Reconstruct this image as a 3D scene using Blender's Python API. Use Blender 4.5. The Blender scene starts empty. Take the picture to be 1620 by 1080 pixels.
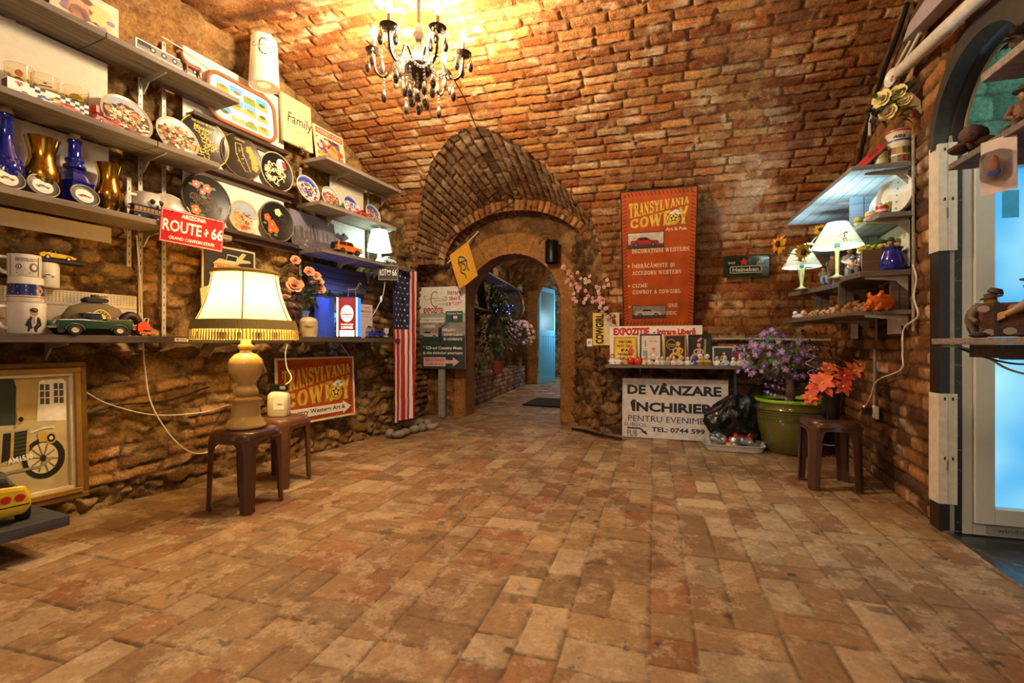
import bpy, math, random
import numpy as np
from mathutils import Matrix, Vector
R_ = random.Random(7)
SC = bpy.context.scene
COL = SC.collection
# ---------------------------------------------------------------- camera, world, lights, exposure
F_PX, YAW, CAM_H, HOR = 760.0, math.radians(16.5), 0.97, 545.0
_cd = bpy.data.cameras.new('camera'); CAM = bpy.data.objects.new('camera', _cd); COL.objects.link(CAM)
CAM.location = (0, 0, CAM_H); CAM.rotation_euler = (math.pi/2, 0, YAW)
_cd.sensor_width = 36; _cd.lens = 36*F_PX/1620; _cd.shift_y = (540-HOR)/1620*-1
_cd.clip_start = 0.05; _cd.clip_end = 60
SC.camera = CAM
SC.view_settings.view_transform = 'Standard'; SC.view_settings.look = 'None'
SC.view_settings.exposure = 0.35; SC.view_settings.gamma = 1.0; SC.view_settings.use_curve_mapping = False
W = bpy.data.worlds.new('world'); SC.world = W; W.use_nodes = True
_bg = W.node_tree.nodes['Background']; _bg.inputs[0].default_value = (1.0, 0.90, 0.78, 1); _bg.inputs[1].default_value = 0.7
def lamp(name, loc, power, color, size=0.05, kind='POINT', rot=None, parent=None, spot=None):
    l = bpy.data.lights.new(name, kind); l.energy = power; l.color = color
    if kind == 'AREA': l.shape = 'RECTANGLE'; l.size, l.size_y = size
    else: l.shadow_soft_size = size
    if spot: l.spot_size = spot; l.spot_blend = .6
    o = bpy.data.objects.new(name, l); COL.objects.link(o); o.location = loc
    if rot: o.rotation_euler = rot
    if parent: o.parent = parent
    return o
WARM = (1.0, 0.77, 0.46)
CH = Vector((-1.41, 2.71, 0))            # where the chandelier hangs
lamp('chandelier_light', (CH.x, CH.y, 2.86), 300, (1.0, .80, .52), .14)
lamp('rear_fill_light', (-.55, -.6, 2.75), 95, (1.0, .90, .74), .35)      # added fill light behind the viewer, no fitting is built for it
lamp('table_lamp_light', (-2.38, 2.34, 1.20), 30, (1.0, .62, .20), .07)
lamp('cool_shelf_light', (-2.56, 4.22, 1.97), 5.0, (.45, .95, 1.0), .03)
lamp('shade_lamp_light', (1.195, 3.77, 1.765), 14, (.66, .95, 1.0), .03)
lamp('shade_lamp_light', (1.16, 4.46, 1.715), 9, (.70, .92, 1.0), .03)
lamp('blue_strip_light', (-2.72, 3.80, 1.40), 5, (.04, .2, 1.0), .05)
lamp('passage_light', (-1.9, 9.2, 2.3), 45, (1.0, .72, .42), .2)
lamp('lobby_light', (2.3, 2.2, 2.5), 16, (.85, 1.0, .95), .2)
lamp('door_daylight', (-1.9, 12.6, 1.6), 42, (.45, .78, 1.0), .3)
# ---------------------------------------------------------------- camera geometry (pixels of the photograph -> places)
_s, _c = math.sin(YAW), math.cos(YAW)
def ray(px, py): 
    a, b = (px-810)/F_PX, (HOR-py)/F_PX
    return Vector((-_s + a*_c, _c + a*_s, b))
def on_z(px, py, z):
    r = ray(px, py); t = (z-CAM_H)/r.z; return Vector((r.x*t, r.y*t, z))
def on_y(px, Y):
    r = ray(px, HOR); t = Y/r.y; return (r.x*t, Y, t)
class Wall:
    def __init__(s, p, d, side):
        d = Vector(d).normalized(); s.p = Vector(p); s.d = d; s.n = Vector((d.y, -d.x))*side; s.side = side
        s.rz = math.atan2(d.y, d.x) if side > 0 else math.atan2(-d.y, -d.x)
    def xy(s, t, o): return s.p + s.d*t + s.n*o
    def at(s, px, o):
        "column px meets the plane at offset o: (x, y, depth)"
        r = ray(px, HOR); q = s.p + s.n*o
        t = q.dot(s.n)/(r.x*s.n.x + r.y*s.n.y); return (r.x*t, r.y*t, t)
    def t(s, px, o): 
        x, y, _ = s.at(px, o); return (Vector((x, y)) - s.p).dot(s.d)
LW = Wall((-3.115, 1.924), (.33, 2.55), 1)
RW = Wall((1.446, 3.18), (.119, 1.18), -1)
BW = Wall((0, 5.3), (1, 0), 1)
def zat(py, d): return CAM_H + (HOR-py)/F_PX*d
# ---------------------------------------------------------------- materials
_M = {}
def lin(h):
    h = h.lstrip('#'); v = [int(h[i:i+2], 16)/255 for i in (0, 2, 4)]
    return tuple(x/12.92 if x <= .04045 else ((x+.055)/1.055)**2.4 for x in v) + (1,)
def mat(hexc, rough=.6, metal=0., emit=0., trans=0., noise=.12, nscale=25., bump=0., coat=0., emitc=None, ior=1.45, sheen=0., transl=0.):
    key = (hexc, rough, metal, emit, trans, noise, nscale, bump, coat, emitc, transl)
    if key in _M: return _M[key]
    m = bpy.data.materials.new('material_' + hexc.lstrip('#')); m.use_nodes = True; nt = m.node_tree; N = nt.nodes; L = nt.links
    b = N['Principled BSDF']; c = lin(hexc)
    b.inputs['Base Color'].default_value = c; b.inputs['Roughness'].default_value = rough; b.inputs['Metallic'].default_value = metal
    b.inputs['Transmission Weight'].default_value = trans; b.inputs['Coat Weight'].default_value = coat; b.inputs['IOR'].default_value = ior
    if emit: b.inputs['Emission Color'].default_value = lin(emitc) if emitc else c; b.inputs['Emission Strength'].default_value = emit
    if noise or bump:
        tc = N.new('ShaderNodeTexCoord'); nz = N.new('ShaderNodeTexNoise'); nz.inputs['Scale'].default_value = nscale; nz.inputs['Detail'].default_value = 4
        L.new(tc.outputs['Object'], nz.inputs['Vector'])
        if noise:
            mr = N.new('ShaderNodeMapRange'); mr.inputs[1].default_value = .3; mr.inputs[2].default_value = .7; mr.inputs[3].default_value = 1-noise; mr.inputs[4].default_value = 1+noise
            mx = N.new('ShaderNodeVectorMath'); mx.operation = 'SCALE'; mx.inputs[0].default_value = c[:3]
            L.new(nz.outputs['Fac'], mr.inputs[0]); L.new(mr.outputs[0], mx.inputs['Scale']); L.new(mx.outputs[0], b.inputs['Base Color'])
        if bump:
            bp = N.new('ShaderNodeBump'); bp.inputs['Strength'].default_value = bump; bp.inputs['Distance'].default_value = .01
            L.new(nz.outputs['Fac'], bp.inputs['Height']); L.new(bp.outputs[0], b.inputs['Normal'])
    if transl:
        tr = N.new('ShaderNodeBsdfTranslucent'); tr.inputs[0].default_value = c; ms = N.new('ShaderNodeMixShader'); ms.inputs[0].default_value = transl
        L.new(b.outputs[0], ms.inputs[1]); L.new(tr.outputs[0], ms.inputs[2]); L.new(ms.outputs[0], N['Material Output'].inputs[0])
    _M[key] = m; return m
def wood(hexc, rough=.75, scale=1.0, grain=.35):
    "painted or bare timber with grain along the object's x"
    key = ('wood', hexc, rough, scale, grain)
    if key in _M: return _M[key]
    m = bpy.data.materials.new('timber_' + hexc.lstrip('#')); m.use_nodes = True; nt = m.node_tree; N = nt.nodes; L = nt.links; b = N['Principled BSDF']
    c = lin(hexc); b.inputs['Roughness'].default_value = rough
    tc = N.new('ShaderNodeTexCoord'); mp = N.new('ShaderNodeMapping'); mp.inputs['Scale'].default_value = (3*scale, 60*scale, 60*scale)
    nz = N.new('ShaderNodeTexNoise'); nz.inputs['Scale'].default_value = 1.0; nz.inputs['Detail'].default_value = 5
    L.new(tc.outputs['Object'], mp.inputs[0]); L.new(mp.outputs[0], nz.inputs['Vector'])
    mr = N.new('ShaderNodeMapRange'); mr.inputs[1].default_value = .3; mr.inputs[2].default_value = .7; mr.inputs[3].default_value = 1-grain; mr.inputs[4].default_value = 1+grain
    mx = N.new('ShaderNodeVectorMath'); mx.operation = 'SCALE'; mx.inputs[0].default_value = c[:3]
    L.new(nz.outputs['Fac'], mr.inputs[0]); L.new(mr.outputs[0], mx.inputs['Scale']); L.new(mx.outputs[0], b.inputs['Base Color'])
    bp = N.new('ShaderNodeBump'); bp.inputs['Strength'].default_value = .3; bp.inputs['Distance'].default_value = .004
    L.new(nz.outputs['Fac'], bp.inputs['Height']); L.new(bp.outputs[0], b.inputs['Normal'])
    _M[key] = m; return m
def masonry(name, rough=.9, spec=.25, bump=.6, nscale=60., var=.35, pale=None, scrape=None):
    "masonry: colour of each brick or stone from the mesh's own attribute, grain and mottling from noise"
    m = bpy.data.materials.new(name); m.use_nodes = True; nt = m.node_tree; N = nt.nodes; L = nt.links; b = N['Principled BSDF']
    b.inputs['Roughness'].default_value = rough; b.inputs['Specular IOR Level'].default_value = spec
    at = N.new('ShaderNodeAttribute'); at.attribute_name = 'Col'; tc = N.new('ShaderNodeTexCoord')
    def noise(sc, det, ro=.65, off=0):
        n = N.new('ShaderNodeTexNoise'); n.inputs['Scale'].default_value = sc; n.inputs['Detail'].default_value = det; n.inputs['Roughness'].default_value = ro
        mp = N.new('ShaderNodeMapping'); mp.inputs['Location'].default_value = (off, off*.7, 0); L.new(tc.outputs['Object'], mp.inputs[0]); L.new(mp.outputs[0], n.inputs['Vector']); return n.outputs['Fac']
    def rng(f, a0, a1, b0, b1):
        r = N.new('ShaderNodeMapRange'); r.inputs[1].default_value = a0; r.inputs[2].default_value = a1; r.inputs[3].default_value = b0; r.inputs[4].default_value = b1; L.new(f, r.inputs[0]); return r.outputs[0]
    def mul(x, y): q = N.new('ShaderNodeMath'); q.operation = 'MULTIPLY'; L.new(x, q.inputs[0]); L.new(y, q.inputs[1]); return q.outputs[0]
    fine, mid = noise(nscale, 6), noise(nscale*.22, 9, .7, 3)
    col = at.outputs['Color']
    def mixto(col, hexc, f):
        x = N.new('ShaderNodeMix'); x.data_type = 'RGBA'; L.new(f, x.inputs[0]); L.new(col, x.inputs[6]); x.inputs[7].default_value = lin(hexc); return x.outputs[2]
    if pale: col = mixto(col, pale[0], mul(rng(noise(pale[1], 10, .68, 11), .515, .56, 0, pale[2]), rng(noise(pale[1]*9, 4, .6, 5), .38, .5, .35, 1)))
    if scrape: col = mixto(col, scrape[0], mul(rng(noise(scrape[1], 8, .62, 23), .60, .64, 0, scrape[2]), rng(noise(scrape[1]*.3, 2, .5, 31), .42, .56, 0, 1)))
    mx = N.new('ShaderNodeVectorMath'); mx.operation = 'SCALE'
    L.new(col, mx.inputs[0]); L.new(mul(rng(fine, .3, .7, 1-var, 1+var), rng(mid, .3, .7, 1-var*.8, 1+var*.8)), mx.inputs['Scale']); L.new(mx.outputs[0], b.inputs['Base Color'])
    bp = N.new('ShaderNodeBump'); bp.inputs['Strength'].default_value = bump; bp.inputs['Distance'].default_value = .012
    ad = N.new('ShaderNodeMath'); ad.operation = 'MULTIPLY_ADD'; L.new(mid, ad.inputs[0]); ad.inputs[1].default_value = 1.6; L.new(fine, ad.inputs[2]); L.new(ad.outputs[0], bp.inputs['Height']); L.new(bp.outputs[0], b.inputs['Normal'])
    return m
def glass(hexc='#ffffff', rough=.02):
    return mat(hexc, rough=rough, trans=1.0, noise=0, ior=1.25)
WHITE = mat('#efece4', .5); BLACK = mat('#141212', .5); CREAM = mat('#e9dcc0', .55); STEEL = mat('#b9b4a8', .35, .7); WIRE = mat('#e6ddc8', .5)
INK = mat('#191514', .6, noise=0); PAPER = mat('#efe9de', .6, noise=.04); REDP = mat('#c2231b', .5); YEL = mat('#e8c63a', .5); GREY = mat('#7d7a78', .6)
# ---------------------------------------------------------------- mesh builder
_TX = {}
def _text(s, bold, font):
    k = (s, bold)
    if k not in _TX:
        c = bpy.data.curves.new('t', 'FONT'); c.body = s; c.size = 1; c.offset = bold; c.resolution_u = 2; c.fill_mode = 'FRONT'
        o = bpy.data.objects.new('t', c); me = o.to_mesh()
        V = np.array([v.co[:2] for v in me.vertices]) if len(me.vertices) else np.zeros((1, 2)); Fc = [tuple(p.vertices) for p in me.polygons]
        o.to_mesh_clear(); bpy.data.objects.remove(o); bpy.data.curves.remove(c)
        a, b = V.min(0), V.max(0); _TX[k] = ((V-a)/np.maximum(b-a, 1e-6), Fc)
    return _TX[k]
class MB:
    def __init__(s): s.v = []; s.f = []; s.fm = []; s.sm = []; s.mats = []; s.T = None; s.y0 = 0.0; s.lay = .0008
    def _add(s, vs, fs, m, smooth=False):
        b = len(s.v)
        if s.T is not None: vs = [tuple(s.T @ Vector(p)) for p in vs]
        s.v += [tuple(p) for p in vs]
        if m not in s.mats: s.mats.append(m)
        i = s.mats.index(m)
        for f in fs: s.f.append([b+k for k in f]); s.fm.append(i); s.sm.append(smooth)
        return s
    def box(s, c, d, m, M=None, taper=1.0):
        x, y, z = d[0]/2, d[1]/2, d[2]/2
        vs = [Vector((a*x*(taper if k > 0 else 1), b*y*(taper if k > 0 else 1), k*z)) for k in (-1, 1) for b in (-1, 1) for a in (-1, 1)]
        if M is not None: vs = [M @ p for p in vs]
        c = Vector(c); return s._add([p+c for p in vs], [(0, 2, 3, 1), (4, 5, 7, 6), (0, 1, 5, 4), (2, 6, 7, 3), (0, 4, 6, 2), (1, 3, 7, 5)], m)
    def bx(s, x0, y0, z0, x1, y1, z1, m): return s.box(((x0+x1)/2, (y0+y1)/2, (z0+z1)/2), (abs(x1-x0), abs(y1-y0), abs(z1-z0)), m)
    def rings(s, rings, m, caps=True, smooth=True, closed=False):
        n = len(rings[0]); vs = [p for r in rings for p in r]; fs = []; k = len(rings)
        for i in range(k if closed else k-1):
            a, b = i*n, ((i+1) % k)*n
            for j in range(n): fs.append((a+j, a+(j+1) % n, b+(j+1) % n, b+j))
        s._add(vs, fs, m, smooth)
        if caps and not closed: s._add(list(rings[0]), [tuple(range(n))[::-1]], m); s._add(list(rings[-1]), [tuple(range(n))], m)
        return s
    def lathe(s, prof, m, n=24, c=(0, 0, 0), M=None, caps=True, sx=1., sy=1.):
        c = Vector(c); rr = []
        for r, z in prof:
            ring = [Vector((math.cos(2*math.pi*i/n)*max(r, 1e-4)*sx, math.sin(2*math.pi*i/n)*max(r, 1e-4)*sy, z)) for i in range(n)]
            rr.append([(M @ p if M is not None else p)+c for p in ring])
        return s.rings(rr, m, caps)
    def tube(s, pts, r, m, n=7, closed=False, caps=True):
        P = [Vector(p) for p in pts]; k = len(P); rr = []; up = Vector((0, 0, 1))
        prev = None
        for i, p in enumerate(P):
            a = P[i-1] if (i > 0 or closed) else P[0]; b = P[(i+1) % k] if (i < k-1 or closed) else P[-1]
            d = (b-a); d = d.normalized() if d.length > 1e-9 else Vector((0, 0, 1))
            if prev is None: u = d.cross(up); u = u.normalized() if u.length > 1e-3 else Vector((1, 0, 0))
            else: u = prev - d*prev.dot(d); u = u.normalized() if u.length > 1e-6 else d.orthogonal().normalized()
            prev = u; w = d.cross(u); q = r[i] if isinstance(r, (list, tuple)) else r
            rr.append([p + u*math.cos(2*math.pi*j/n)*q + w*math.sin(2*math.pi*j/n)*q for j in range(n)])
        return s.rings(rr, m, caps, True, closed)
    def ell(s, c, r, m, n=12, k=7, M=None):
        if not isinstance(r, (tuple, list)): r = (r, r, r)
        c = Vector(c); rr = []
        for i in range(k+1):
            a = -math.pi/2 + math.pi*i/k; ca = max(math.cos(a), .01); sa = math.sin(a)
            ring = [Vector((r[0]*ca*math.cos(2*math.pi*j/n), r[1]*ca*math.sin(2*math.pi*j/n), r[2]*sa)) for j in range(n)]
            rr.append([(M @ p if M is not None else p)+c for p in ring])
        return s.rings(rr, m)
    def prism(s, pts, y0, y1, m, M=None):
        "outline in x,z extruded along y"
        n = len(pts); A = [Vector((p[0], y0, p[1])) for p in pts]; B = [Vector((p[0], y1, p[1])) for p in pts]
        if M is not None: A = [M @ p for p in A]; B = [M @ p for p in B]
        fs = [tuple(range(n)), tuple(range(2*n-1, n-1, -1))] + [(i, n+i, n+(i+1) % n, (i+1) % n) for i in range(n)]
        return s._add(A+B, fs, m)
    def poly(s, pts, m): return s._add(pts, [tuple(range(len(pts)))], m)
    # --- flat graphics on a face that looks along -y; x right, z up, k = layer
    def p2(s, pts, m, k=1): y = s.y0 - k*s.lay; return s._add([(a, y, b) for a, b in pts], [tuple(range(len(pts)))], m)
    def r2(s, x0, z0, x1, z1, m, k=1): return s.p2([(x0, z0), (x1, z0), (x1, z1), (x0, z1)], m, k)
    def c2(s, x, z, r, m, k=1, rz=None, n=20, a0=0.): 
        rz = rz or r; return s.p2([(x+r*math.cos(2*math.pi*i/n+a0), z+rz*math.sin(2*math.pi*i/n+a0)) for i in range(n)], m, k)
    def l2(s, pts, w, m, k=1, closed=False):
        y = s.y0 - k*s.lay; P = [Vector(p) for p in pts]
        if closed: P.append(P[0])
        L = []; Rr = []
        for i, p in enumerate(P):
            d = (P[min(i+1, len(P)-1)] - P[max(i-1, 0)])
            if closed and i in (0, len(P)-1): d = P[1]-P[-2]
            d = d.normalized() if d.length > 1e-9 else Vector((1, 0)); q = Vector((-d.y, d.x))*w/2
            L.append(p+q); Rr.append(p-q)
        n = len(P); return s._add([(p.x, y, p.y) for p in L] + [(p.x, y, p.y) for p in Rr], [(i+1, i, n+i, n+i+1) for i in range(n-1)], m)
    def t2(s, txt, x0, z0, x1, z1, m, k=1, bold=.015, shear=0., rot=0., fit=None):
        V, Fc = _text(txt, bold, None); y = s.y0 - k*s.lay; w, h = x1-x0, z1-z0; P = []
        for a, b in V:
            x = a*w + shear*b*h; z = b*h
            if fit: x, z = fit(a, b)
            if rot: x, z = x*math.cos(rot)-z*math.sin(rot), x*math.sin(rot)+z*math.cos(rot)
            P.append((x0+x, y, z0+z) if not fit else (x, y, z))
        return s._add(P, Fc, m)
    def build(s, name, parent=None, bevel=0., seg=1, subsurf=0, loc=None, rz=0., rot=None, solid=0., flat=False):
        me = bpy.data.meshes.new(name); me.from_pydata(s.v, [], s.f)
        for m in s.mats: me.materials.append(m)
        me.polygons.foreach_set('material_index', s.fm); me.polygons.foreach_set('use_smooth', [False]*len(s.fm) if flat else s.sm); me.update()
        if not flat and any(s.sm): me.set_sharp_from_angle(angle=1.12)
        o = bpy.data.objects.new(name, me); COL.objects.link(o)
        if parent is not None: o.parent = parent
        if loc is not None: o.location = loc
        o.rotation_euler = rot if rot else (0, 0, rz)
        if solid: md = o.modifiers.new('t', 'SOLIDIFY'); md.thickness = solid; md.offset = 0
        if bevel: md = o.modifiers.new('b', 'BEVEL'); md.width = bevel; md.segments = seg; md.limit_method = 'ANGLE'; md.angle_limit = .7
        if subsurf: md = o.modifiers.new('s', 'SUBSURF'); md.levels = md.render_levels = subsurf
        return o
def tag(o, label, cat, group=None, kind=None):
    if label: o['label'] = label
    if cat: o['category'] = cat
    if group: o['group'] = group
    if kind: o['kind'] = kind
    return o
def thing(name, label, cat, loc=(0, 0, 0), rz=0., group=None, rot=None):
    o = bpy.data.objects.new(name, None); COL.objects.link(o); o.empty_display_size = .1
    o.location = loc; o.rotation_euler = rot if rot else (0, 0, rz); return tag(o, label, cat, group)
def single(mb, name, label, cat, loc=(0, 0, 0), rz=0., group=None, kind=None, **kw):
    return tag(mb.build(name, loc=loc, rz=rz, **kw), label, cat, group, kind)
def dup(root, loc, rz=None, label=None, group=None, scale=None):
    r = root.copy(); COL.objects.link(r); r.location = loc
    if rz is not None: r.rotation_euler = (root.rotation_euler[0], root.rotation_euler[1], rz)
    if scale: r.scale = (scale,)*3
    if label: r['label'] = label
    if group: r['group'] = group
    for ch in list(root.children):
        c = ch.copy(); COL.objects.link(c); c.parent = r
        for g in list(ch.children):
            d = g.copy(); COL.objects.link(d); d.parent = c
    return r
def rotx(a): return Matrix.Rotation(a, 4, 'X')
def roty(a): return Matrix.Rotation(a, 4, 'Y')
def rotz(a): return Matrix.Rotation(a, 4, 'Z')
def tr(x, y, z): return Matrix.Translation((x, y, z))
def spl(pts, n=8):
    "smooth curve through points (Catmull-Rom)"
    P = [Vector(p) for p in pts]; out = []
    for i in range(len(P)-1):
        a, b, c, d = P[max(i-1, 0)], P[i], P[i+1], P[min(i+2, len(P)-1)]
        for k in range(n):
            t = k/n; out.append(.5*((2*b) + (c-a)*t + (2*a-5*b+4*c-d)*t*t + (3*b-a-3*c+d)*t**3))
    return out + [P[-1]]
# ================================================================ structure: masonry height fields
def _h(i, j, s=0):
    x = (np.asarray(i).astype(np.int64)*374761393 + np.asarray(j).astype(np.int64)*668265263 + s*974711) & 0x7fffffff
    x = ((x ^ (x >> 13))*1274126177) & 0x7fffffff
    return ((x ^ (x >> 16)) & 0xffff)/65535.0
def vn(u, v, s=0):
    i, j = np.floor(u), np.floor(v); a, b = u-i, v-j; a = a*a*(3-2*a); b = b*b*(3-2*b)
    return (_h(i, j, s)*(1-a)+_h(i+1, j, s)*a)*(1-b) + (_h(i, j+1, s)*(1-a)+_h(i+1, j+1, s)*a)*b
def fbm(u, v, s=0, o=4):
    r = 0; w = .5
    for k in range(o): r = r + w*vn(u*2**k, v*2**k, s+k*17); w *= .5
    return r/(1-.5**o)
def sst(a, b, x): t = np.clip((x-a)/(b-a), 0, 1); return t*t*(3-2*t)
def mixc(a, b, t): return a + (b-a)*t[..., None]
def C3(h): return np.array(lin(h)[:3])
def bricks(u, v, bw, bh, s, joint=.008, wob=.012, tones=None, worn=.35, mortar='#5a3820', depth=.03, broken=.35, jit=.5):
    "height (<= 0, joints deepest) and colour of coursed brickwork at metres (u, v)"
    v2 = v + wob*(fbm(u*1.3, v*1.3, s)-.5)*2 + .004*(vn(u*9, v*9, s+3)-.5)
    row = np.floor(v2/bh); fv = v2 - row*bh
    off = _h(row, row*0+5, s)*bw; w = bw*(1 + .0*row); u2 = u + off + wob*.7*(vn(u*4, v*4, s+9)-.5)*2
    col = np.floor(u2/w); fu = u2 - col*w
    rj = (_h(row, col, s+1)-.5)*jit*.05; fu = fu + rj*0
    r1, r2, r3, r4 = (_h(row, col, s+k) for k in (11, 23, 37, 51))
    jn = joint*(.55 + .9*vn(u*18, v*18, s+61)) + .002*r3
    e = np.minimum(np.minimum(fu, w-fu), np.minimum(fv, bh-fv)) + .010*(vn(u*38, v*38, s+71)-.5)
    m = sst(jn*.4, jn*1.6, e)
    hole = (r4 < broken*.12)
    h = m*(.5 + .5*r1) * depth + .010*(fbm(u*14, v*14, s+81)-.5)*m + .006*fbm(u*25, v*25, s+91)
    h = np.where(hole, h*.35, h)
    T = np.stack([C3(t) for t in (tones or ['#8a4a24', '#a25a2c', '#7a3c1e', '#b0703c', '#96603a'])])
    c = T[(r2*len(T)*.999).astype(int)] * (.8+.45*r3)[..., None]
    pale = C3('#d8b488'); pm = sst(.52, .72, fbm(u*5, v*9, s+101) + .28*(r4-.5) + worn-.35)
    c = mixc(c, pale[None, None]*np.ones_like(c)*(.75+.4*fbm(u*30, v*30, s+5))[..., None], pm*.75*m)
    c = mixc(C3(mortar)[None, None]*(.55+.9*fbm(u*12, v*12, s+111))[..., None], c, m)
    return h - depth*1.15, c
def _vor(uu, vv, s):
    i, j = np.floor(uu), np.floor(vv); f1 = np.full(uu.shape, 9.); f2 = f1.copy(); ci = i.copy(); cj = j.copy()
    for a in (-1, 0, 1):
        for b in (-1, 0, 1):
            p, q = i+a, j+b; d = np.hypot(uu-(p+.1+.8*_h(p, q, s+2)), vv-(q+.1+.8*_h(p, q, s+3)))
            n = d < f1; f2 = np.where(n, f1, np.minimum(f2, d)); ci = np.where(n, p, ci); cj = np.where(n, q, cj); f1 = np.where(n, d, f1)
    return f2-f1, ci, cj
def rubble(u, v, cw, ch, s, tones, depth=.05, mortar='#6b4a2a'):
    wu, wv = .085*(fbm(u*4, v*5, s)-.5) + .03*(fbm(u*13, v*13, s+21)-.5), .085*(fbm(u*4+7, v*5, s+1)-.5) + .03*(fbm(u*13+5, v*13, s+22)-.5)
    e1, i1, j1 = _vor((u+wu)/cw, (v+wv)/ch, s); e2, i2, j2 = _vor((u+wu)/(cw*.5)+3, (v+wv)/(ch*.55)+5, s+40); k = fbm(u*1.7, v*2.1, s+30) + .25*(_h(i1, j1, s+31)-.5) > .5
    e = np.where(k, e2*.6, e1); ci, cj = np.where(k, i2+911, i1), np.where(k, j2, j1)
    e = e + .16*(fbm(u*20, v*24, s+4)-.5); m = sst(.0, .26, e); r1, r2, r3 = (_h(ci, cj, s+n) for n in (5, 6, 7))
    h = depth*m*(.25+.75*r1) + .045*(fbm(u*8, v*11, s+8)-.5)*(.45+m) + .016*(fbm(u*30, v*30, s+9)-.5)
    T = np.stack([C3(t) for t in tones]); c = T[(r2*len(T)*.999).astype(int)]*(.75+.5*r3)[..., None]
    c = c*(.45+1.1*fbm(u*10, v*13, s+12, 5))[..., None]
    c = mixc(C3(mortar)[None, None]*(.45+1.1*fbm(u*16, v*16, s+13))[..., None], c, .25+.75*m)
    return h - depth*1.1, c
def sheet(name, P, c, m, mask=None, flip=False, kind='structure', label=None, cat=None, smooth=True):
    "grid of points P[i, j] -> one mesh with the colours c in its attribute"
    n, k = P.shape[:2]; idx = np.arange(n*k).reshape(n, k)
    q = np.stack([idx[:-1, :-1], idx[1:, :-1], idx[1:, 1:], idx[:-1, 1:]], -1)
    if flip: q = q[..., ::-1]
    if mask is not None: q = q[mask]
    q = q.reshape(-1, 4)
    used = np.unique(q); rem = np.full(n*k, -1); rem[used] = np.arange(len(used)); q = rem[q]
    V = P.reshape(-1, 3)[used]; Cc = c.reshape(-1, 3)[used]
    me = bpy.data.meshes.new(name); me.vertices.add(len(V)); me.vertices.foreach_set('co', V.astype(np.float32).ravel())
    me.loops.add(q.size); me.loops.foreach_set('vertex_index', q.ravel().astype(np.int32)); me.polygons.add(len(q))
    me.polygons.foreach_set('loop_start', np.arange(0, q.size, 4, dtype=np.int32)); me.polygons.foreach_set('loop_total', np.full(len(q), 4, dtype=np.int32))
    me.polygons.foreach_set('use_smooth', np.full(len(q), smooth)); me.update(calc_edges=True)
    a = me.color_attributes.new('Col', 'FLOAT_COLOR', 'POINT'); a.data.foreach_set('color', np.concatenate([np.clip(Cc, 0, 1), np.ones((len(Cc), 1))], 1).astype(np.float32).ravel())
    me.materials.append(m); me.validate(); o = bpy.data.objects.new(name, me); COL.objects.link(o)
    return tag(o, label, cat, None, kind)
M_BRICK = masonry('old_brick', bump=.75, nscale=70, pale=('#b88c58', 6., .4), scrape=('#4a3424', 3., .5)); M_RUB = masonry('rubble_stone', bump=1.0, nscale=50, var=.4, pale=('#a88a5c', 5., .4), scrape=('#33271c', 3.5, .6)); M_FLOOR = masonry('worn_floor_brick', rough=.62, spec=.3, bump=.3, nscale=70, var=.2, pale=('#c4ae8c', 6., .42), scrape=('#54473a', 7., .75))
M_NEAT = masonry('pointed_brick', bump=.45, nscale=70)
M_STONE = masonry('dressed_stone', bump=.5, nscale=30)
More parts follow.
